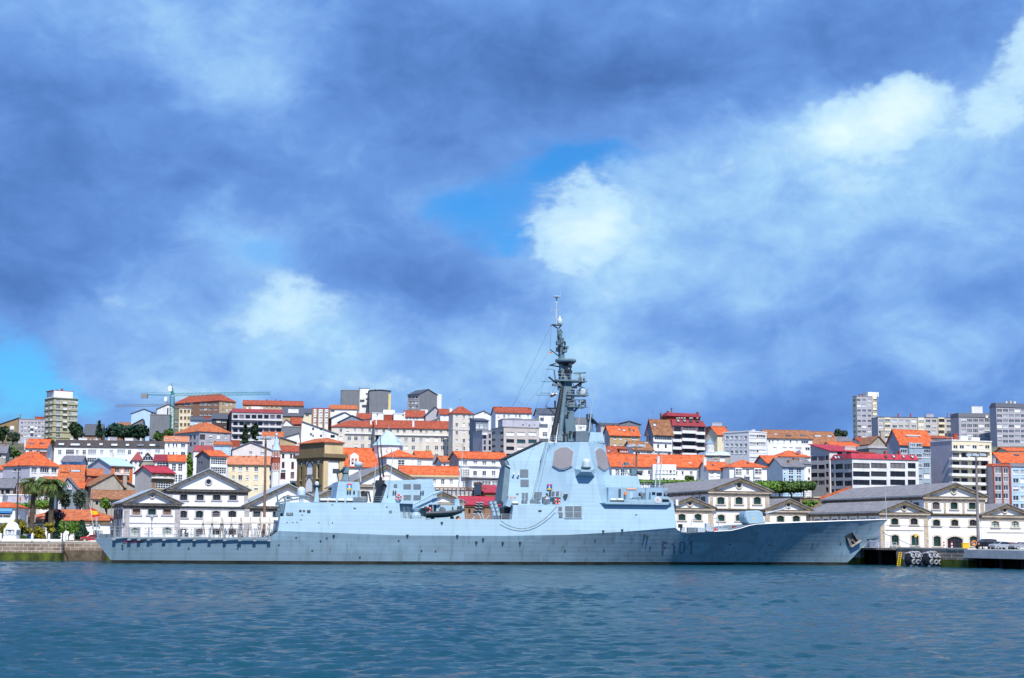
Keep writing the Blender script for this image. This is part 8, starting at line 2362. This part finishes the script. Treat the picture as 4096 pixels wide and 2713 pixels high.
# awnings on the flight deck
CANV=mat('awning_canvas',(.66,.61,.54),.85,.06);STEEL=mat('awning_pole',(.10,.085,.08),.6,.2)
zr=None
for i,(u0,u1,lb) in enumerate(((1425,1722,'leftmost white gable awning on the flight deck'),(1728,2010,'second white awning on the flight deck'),(2016,2300,'third white awning on the flight deck'),(2306,2600,'rightmost white awning, against the hangar'))):
 tm=-2.;a,c=sp('L',u0,830,(tm,0,0)),sp('L',u1,830,(tm,0,0));e=sp('L',u0,905,(tm-2.6,0,0))
 if zr is None:zr,ze_=a.z,e.z
 W_=c.x-a.x;t=thing('awning',lb,'awning',sw(Vector((a.x,tm,ZD))),STH,'white awnings on the flight deck')
 r_,e_=zr-ZD,ze_-ZD;b=MB();s=.06;n=6
 for sg in (-1,1):
  vs=[]
  for k in range(n+1):
   f=k/n
   for q in range(7):
    g_=q/6;vs.append((W_*g_,sg*2.6*f,r_+(e_-r_)*f-.12*math.sin(math.pi*f)-.1*math.sin(math.pi*g_)*(1-f*.5)))
  b.add(vs,[(k*7+q,k*7+q+1,k*7+q+8,k*7+q+7) for k in range(n) for q in range(6)],True)
  b.box(0,W_,sg*2.6-.02,sg*2.6+.02,e_-.32,e_)
 b.build('canopy',CANV,t,fix=False)
 b=MB()
 for x in (.1,W_*.5,W_-.1):
  for sg in (-1,1):b.rod((x-.5,sg*2.6,0),(x,sg*2.5,e_),.045,n=5);b.rod((x+.5,sg*2.6,0),(x,sg*2.5,e_),.045,n=5)
  b.rod((x,-2.6,e_),(x,0,r_-.05),.04,n=5);b.rod((x,2.6,e_),(x,0,r_-.05),.04,n=5)
 b.rod((0,-2.55,e_*.55),(W_,-2.55,e_*.55),.035,n=5);b.build('frame',STEEL,t)
CLOTH=mat('table_cloth',(.76,.76,.78),.85,.06)
for (u0,u1,t0,lb) in ((740,978,-5,'long white clothed table on the open flight deck'),(1378,1490,-3,'white clothed table under the leftmost awning'),(1572,1742,-3.5,'broad white clothed table left of the two standing figures'),(1775,1870,-3.6,'small white table right of the broad one'),(1898,1985,-3,'white clothed table beside the seated dark figure'),(2160,2295,-3.4,'white clothed table under the third awning')):
 a,c=sp('L',u0,1080,(t0,0,0)),sp('L',u1,1080,(t0,0,0));W_=(c.x-a.x);t=thing('table',lb,'table',sw(Vector((a.x+W_/2,t0,ZD))),STH,'white clothed tables on the flight deck')
 b=MB();b.box(-W_/2,W_/2,-.45,.45,.74,.78);n=24;vs=[]
 for k in range(n):
  g_=k/n*4;s_,f=int(g_),g_-int(g_);cs=[(-1,-1),(1,-1),(1,1),(-1,1)];x0,y0=cs[s_];x1,y1=cs[(s_+1)%4];x,y=(x0+(x1-x0)*f)*W_/2,(y0+(y1-y0)*f)*.45
  q=1.04+.06*(k%2);vs+=[(x,y,.745),(x*q,y*(q+.06),.06)]
 b.add(vs,[(2*k,2*((k+1)%n),2*((k+1)%n)+1,2*k+1) for k in range(n)],True);b.build('cloth',CLOTH,t,fix=False)
 b=MB()
 for x in (-W_/2+.1,W_/2-.1):
  for y in (-.35,.35):b.box(x-.03,x+.03,y-.03,y+.03,0,.74)
 b.build('legs',STEEL,t)
SKIN=mat('skin',(.45,.24,.16),.6,.08);WHU=mat('white_uniform',(.80,.80,.81),.8,.05);DKC=mat('dark_clothes',(.03,.03,.045),.8,.2);GRC=mat('grey_clothes',(.30,.26,.28),.8,.15);HAIR=mat('dark_hair',(.025,.018,.015),.7,.2)
def body(pose,top,bot):
 J={'pel':(0,0,.95,.15),'wai':(0,0,1.12,.135),'che':(0,0,1.32,.16),'nek':(0,0,1.50,.06),'jaw':(0,-.02,1.57,.07),'hed':(0,-.01,1.66,.095),'crn':(0,0,1.74,.06)}
 S={'sh':(.19,0,1.43,.07),'el':(.25,.02,1.15,.047),'wr':(.25,-.06,.92,.032),'hn':(.25,-.09,.82,.034),'hp':(.09,0,.9,.1),'kn':(.10,-.02,.50,.068),'an':(.10,.02,.09,.045),'to':(.11,-.15,.04,.04)}
 T={}
 if pose=='bent':T={('el',1):(.27,.03,1.17,.047),('wr',1):(.16,-.22,1.2,.032),('hn',1):(.10,-.28,1.25,.034)}
 if pose=='walk':T={('kn',1):(.1,-.2,.55,.068),('an',1):(.1,-.22,.1,.045),('to',1):(.1,-.38,.06,.04),('kn',-1):(.1,.08,.5,.068),('an',-1):(.1,.25,.12,.045),('to',-1):(.1,.12,.04,.04)}
 if pose=='sit':
  for s in (1,-1):T.update({('kn',s):(.12,-.42,.92,.068),('an',s):(.12,-.42,.55,.045),('to',s):(.12,-.57,.5,.04),('el',s):(.24,-.08,1.17,.047),('wr',s):(.16,-.28,1.06,.032),('hn',s):(.12,-.36,1.06,.034)})
 vs,rs,es_=[],[],[];ix={}
 def add(k,p):ix[k]=len(vs);vs.append(p[:3]);rs.append(p[3])
 for k in J:add(k,J[k])
 for s in (1,-1):
  for k in S:
   p=T.get((k,s),S[k]);add((k,s),(p[0]*s,p[1],p[2],p[3]))
 for a,b in (('pel','wai'),('wai','che'),('che','nek'),('nek','jaw'),('jaw','hed'),('hed','crn')):es_.append((ix[a],ix[b]))
 for s in (1,-1):
  for a,b in (('che',('sh',s)),(('sh',s),('el',s)),(('el',s),('wr',s)),(('wr',s),('hn',s)),('pel',('hp',s)),(('hp',s),('kn',s)),(('kn',s),('an',s)),(('an',s),('to',s))):es_.append((ix[a],ix[b]))
  h0=Vector(vs[ix[('hn',s)]])
  for q in range(5):
   f=(-.03+q*.015) if q<4 else -.035
   e=h0+Vector((.01*s,f,-.075-.01*(q in (1,2)))) if q<4 else h0+Vector((-.01*s,-.055,-.03))
   vs.append(tuple(e));rs.append(.009);es_.append((ix[('hn',s)],len(vs)-1))
 me=bpy.data.meshes.new('person');me.from_pydata(vs,es_,[]);o=bpy.data.objects.new('tmp',me);C.objects.link(o)
 o.modifiers.new('s','SKIN');sd_=o.modifiers.new('u','SUBSURF');sd_.levels=1
 for i,r in enumerate(rs):me.skin_vertices[0].data[i].radius=(r,r)
 me.skin_vertices[0].data[0].use_root=True
 bpy.context.view_layer.update()
 out=bpy.data.meshes.new_from_object(o.evaluated_get(bpy.context.evaluated_depsgraph_get()));bpy.data.objects.remove(o)
 for m in (SKIN,top,bot,DKC):out.materials.append(m)
 hz=[Vector(vs[ix[('hn',s)]]) for s in (1,-1)]
 for p in out.polygons:
  c=p.center;z=c.z;sit=pose=='sit'
  k=0 if z>1.50 or min((c-h).length for h in hz)<.12 else (1 if z>.98 else 2)
  if k and min((c-Vector(vs[ix[('to',s)]])).length for s in (1,-1))<.13:k=3
  p.material_index=k;p.use_smooth=True
 out.name='person';return out
BODY={}
def person(o,u,t,pose,top,bot,rot,hat,label,z=None,sc=1.):
 key=(pose,top.name,bot.name)
 if key not in BODY:BODY[key]=body(pose,top,bot)
 p=sp(o,u,1060 if o=='L' else 1100,(t,0,0));zz=ZD if z is None else z
 ob=link('person',BODY[key],None,sw(Vector((p.x,t,zz-(.42 if pose=='sit' else 0)))),STH+rot);ob.scale=(sc,)*3
 tag(ob,label,'person','people on the ship deck')
 b=MB()
 if hat:b.lathe((0,0,1.70),[(.1,0),(.115,.05),(.14,.09),(.13,.12),(.02,.13)],12);b.box(-.07,.07,-.17,-.09,1.695,1.715)
 else :b.lathe((0,.015,1.66),[(.1,.0),(.108,.05),(.085,.1),(.02,.125)],12)
 b.build('cap' if hat else 'hair',WHU if hat else HAIR,ob)
 b=MB();b.box(-.015,.015,-.125,-.09,1.625,1.66);b.cur=1
 for x in (-.035,.035):b.box(x-.012,x+.012,-.108,-.09,1.67,1.685)
 b.box(-.028,.028,-.1,-.085,1.588,1.6);b.build('face',[SKIN,HAIR],ob)
for a in (('L',455,-6.3,'walk',WHU,WHU,1.2,False,'bareheaded person in white walking beside the stern rail, leftmost'),('L',548,-5.6,'stand',WHU,WHU,.5,False,'person in white standing with back to a taller one, left group'),('L',590,-5.,'stand',WHU,WHU,3.4,True,'middle person in white of the left group of three'),('L',648,-5.8,'bent',WHU,WHU,-.8,False,'person in white with bent arm, right of the left group'),('L',1000,-5.4,'stand',WHU,WHU,.9,True,'sailor in white cap at the end of the long table'),('L',1068,-4.6,'stand',DKC,DKC,.2,False,'person in dark clothes left of the white capped sailors'),('L',1130,-5.8,'bent',WHU,WHU,.3,True,'broad sailor in white cap, first of the right trio'),('L',1195,-5.6,'bent',WHU,DKC,-.5,True,'sailor in white cap with dark trousers, middle of the right trio'),('L',1258,-5.2,'stand',WHU,WHU,-.9,True,'sailor in white cap, last of the right trio'),('L',1780,-3.0,'stand',GRC,DKC,.6,False,'person in grey standing under the second awning, left of two'),('L',1856,-2.6,'stand',GRC,GRC,-.4,False,'person in grey standing under the second awning, right of two'),('L',1998,-4.2,'sit',DKC,DKC,2.2,False,'person in dark clothes seated on a chair at the awning tables'),('L',2352,-3.2,'stand',GRC,DKC,.3,False,'person in grey standing alone near the hangar door')):
 person(*a)
p=sp('L',1998,1060,(-4.2,0,0));b=MB();b.box(-.22,.22,-.22,.22,.40,.45);b.box(-.22,.22,.18,.22,.45,.85)
for x in (-.2,.2):
 for y in (-.2,.2):b.box(x-.02,x+.02,y-.02,y+.02,0,.40)
tag(b.build('chair',STEEL,None,sw(Vector((p.x,-4.2,ZD))),STH+2.2),'dark chair under the seated person on the flight deck','chair')
pz=sp('Q',830,1195,(-6.9,0,0));person('Q',832,-6.9,'bent',WHU,DKC,.2,True,'sailor in white working on the bridge passage below the emblem',z=ZB-.3)
# ------------------------------------------------------------------ right hand quay: cars, fenders, small things
def car(o,u,Y,L,Hh,paint,label,rot=0.,estate=False):
 p=at(o,u,1100,Y);t=thing('parked_car',label,'car',(p.x,Y,QZ+.03),rot,'cars parked on the quay');k=L/4.4;hk=Hh/1.5
 tail=.98 if estate else .80
 prof=[(-2.15,.35),(-2.2,.75),(-2.1,.95),(-1.15,1.02),(-.45,1.46),(.2,1.5),(1.3 if not estate else 1.75,1.42),(2.02,tail),(2.2,.85),(2.2,.35)]
 b=MB();A=[(x*k,-.86,z*hk) for x,z in prof];Bm=[(x*k,.86,z*hk) for x,z in prof]
 for P_ in (A,Bm):
  for i,(x,y,z) in enumerate(P_):
   if 4<=i<=6:P_[i]=(x,y*.8,z)
 b.prism(A,Bm);b.build('car_body',paint,t)
 b=MB()
 for sg in (-1,1):
  y=sg*.80
  q=[(-.98,1.03),(-.42,1.40),(1.2 if not estate else 1.62,1.36),(1.75,1.0)]
  b.prism([(x*k,(.865 if z<1.1 else .735)*sg,z*hk) for x,z in q],[(x*k,(.85 if z<1.1 else .70)*sg,z*hk) for x,z in q])
 b.prism([(-1.12*k,-.72,1.05*hk),(-1.12*k,.72,1.05*hk),(-.52*k,.6,1.43*hk),(-.52*k,-.6,1.43*hk)],[(-1.09*k,-.72,1.03*hk),(-1.09*k,.72,1.03*hk),(-.49*k,.6,1.41*hk),(-.49*k,-.6,1.41*hk)]);b.build('windows',GLASSD,t)
 for x in (-1.4,1.35):
  for sg in (-1,1):
   b=MB();b.lathe((x*k,sg*.78,.32),[(.3,-.1),(.33,-.06),(.33,.06),(.3,.1)],16,'y');w_=b.build('wheel',BLACK,t)
   b=MB();b.lathe((x*k,sg*.89,.32),[(.2,-.01),(.2,.01)],12,'y');b.build('rim',LIGHTG,w_)
 for sg in (-1,1):
  b=MB();b.box(2.17*k,2.21*k,sg*.55-.15,sg*.55+.2,.8*hk,.95*hk);b.build('tail_light',SRED,t)
  b=MB();b.box(-2.22*k,-2.14*k,sg*.6-.18,sg*.6+.18,.68*hk,.82*hk);b.build('headlight',SWHT,t)
CARM=lambda n,c:mat('car_paint_'+n,c,.25,.04,metal=.2,spec=.6)
car('J',1785,288,5.0,1.95,CARM('black',(.02,.022,.03)),'large black estate car beside the tall floodlight mast',.5,True)
car('J',2010,285,4.3,1.5,CARM('silver',(.42,.46,.52)),'silver blue hatchback right of the black car',.4)
car('J',2125,290,4.1,1.35,CARM('red',(.5,.02,.03)),'low red car between two silver cars',.3)
car('J',2340,284,4.3,1.45,CARM('grey',(.36,.38,.42)),'silver grey car cut off by the right edge',.2)
car('T',650,291,4.2,1.5,CARM('blue',(.02,.10,.42)),'blue car behind the rounded bush in the garden',.1)
car('T',1880,287,4.2,1.5,CARM('red2',(.42,.03,.05)),'dark red car parked on the pier head behind the ship stern',.3)
# round fenders in tyre nets
def fender(o,u,v,r_,label):
 Y=284 if u>850 else 287;p=at(o,u,v,Y);R_=r_*CR[o][2]*Y/F
 t=thing('harbour_fender',label,'fender',(p.x,Y,R_*.8),.35,'floating fenders at the stone quay')
 b=MB();b.lathe((0,0,0),[(.05,-R_*1.25)]+[(R_*math.sin(a*math.pi/12),-R_*.55-R_*.7*math.cos(a*math.pi/12)) for a in range(2,7)]+[(R_,R_*.3)]+[(R_*math.cos(a*math.pi/12),R_*.5+R_*.7*math.sin(a*math.pi/12)) for a in range(1,6)]+[(.05,R_*1.2)],24,'x');b.build('fender_body',BLACK,t)
 for k in range(8):
  a=k*math.pi/4+.2
  for x in (-.75,-.2,.4):
   d=Vector((x*R_,math.cos(a)*R_*(1.04 if x>-.6 else .9),math.sin(a)*R_*(1.04 if x>-.6 else .9)));b=MB();b.torus(d,.38,.15,Vector((.15,math.cos(a),math.sin(a))),12,6);b.build('tyre',mat('tyre_grey',(.34,.36,.40),.8,.2),t)
 b=MB()
 for k in range(8):
  a=k*math.pi/4;e=lambda x,f:Vector((x*R_,math.cos(a)*R_*f,math.sin(a)*R_*f));e2=lambda x,f:Vector((x*R_,math.cos(a+.39)*R_*f,math.sin(a+.39)*R_*f))
  b.path([e(1.22,.05),e(1.08,.62),e2(.72,1.0),e2(-.4,1.05),e(-.9,.9),e(-1.2,.1)],.06,5);b.rod(e(1.08,.62),Vector((1.08*R_,math.cos(a+.785)*R_*.62,math.sin(a+.785)*R_*.62)),.05,n=5)
 b.build('chain_net',mat('galvanised_chain',(.42,.44,.47),.5,.2,metal=.3),t)
fender('J',685,1325,118,'left black harbour fender wrapped in tyres and chains');fender('J',960,1332,122,'right black harbour fender wrapped in tyres and chains')
for (u,Y,lb) in ((1138,286,'red and white striped post left of the gateway'),(1258,284,'red and white striped post in front of the gateway')):
 p=at('J',u,1140,Y);b=MB()
 for k in range(5):b.cur=k%2;b.lathe((0,0,k*.28),[(.17,0),(.17,.279)],10)
 tag(b.build('striped_post',[SRED,SWHT],None,(p.x,Y,QZ+.255 if False else QZ)),lb,'post','red and white striped posts')
p=at('J',1467,1130,284);b=MB();b.box(-.6,.6,-.4,.4,0,1.05);b.box(-.65,.65,-.45,.45,1.05,1.2);tag(b.build('waste_bin',SYEL,None,(p.x,284,QZ)),'yellow bin at the quay edge right of the gateway','bin')
t=thing('life_ring_post','orange life ring holder on a post at the quay edge','life ring post',(at('J',1598,1100,281).x,281,QZ));b=MB();b.rod((0,0,0),(0,0,1.6),.07);b.build('post',SWHT,t);b=MB();b.torus((0,-.12,1.15),.42,.12);b.build('ring',SORG,t)
b=MB();a,c=at('J',445,1195,293),at('J',405,1420,293)
for dx in (-.25,.25):b.rod((dx,0,c.z-.8),(a.x-c.x+dx,0,a.z),.07)
for k in range(9):f=k/8;x=(a.x-c.x)*f;b.rod((x-.25,0,c.z+(a.z-c.z)*f),(x+.25,0,c.z+(a.z-c.z)*f),.05)
tag(b.build('quay_ladder',SYEL,None,(c.x,292,0)),'yellow ladder on the quay wall beside the jetty','ladder')
t=thing('depth_sign','small yellow sign on a thin post above the left fender','sign',(at('J',706,1100,289).x,289,QZ));b=MB();b.rod((0,0,0),(0,0,2.9),.05);b.build('post',METAL,t);b=MB();b.box(-.22,.22,-.06,0,2.2,2.85);b.build('sign_plate',SYEL,t)
b=MB();A,B=PE,PF
for k in range(9):q=A.lerp(B,k/8);b.rod((q.x,q.y-.5,QZ+.02),(q.x,q.y-.5,QZ+1.1),.05)
for z in (.4,.75,1.1):b.rod((A.x,A.y-.5,QZ+z),(B.x,B.y-.5,QZ+z),.04)
tag(b.build('jetty_railing',SWHT),'white railing along the jetty deck right of the bow','railing')
# overhead cable along the right warehouse, mooring lines at the stern
b=MB();b.path([at('J',u,v,309.) for u,v in ((235,775),(600,785),(1000,797),(1300,804),(1700,812),(2367,830))],.05,5);tag(b.build('cable',FRD),'dark cable running across the right warehouse front','cable')
b=MB();A=sw(Vector((S_TRT+.5,3,ZD+.2)));b.path([A,A.lerp(Vector((-88,284,QZ+.6)),.5)-Vector((0,0,.5)),Vector((-88,284,QZ+.6))],.07,5);tag(b.build('mooring_line',ROPE),'mooring line from the ship stern to the pier head','rope')
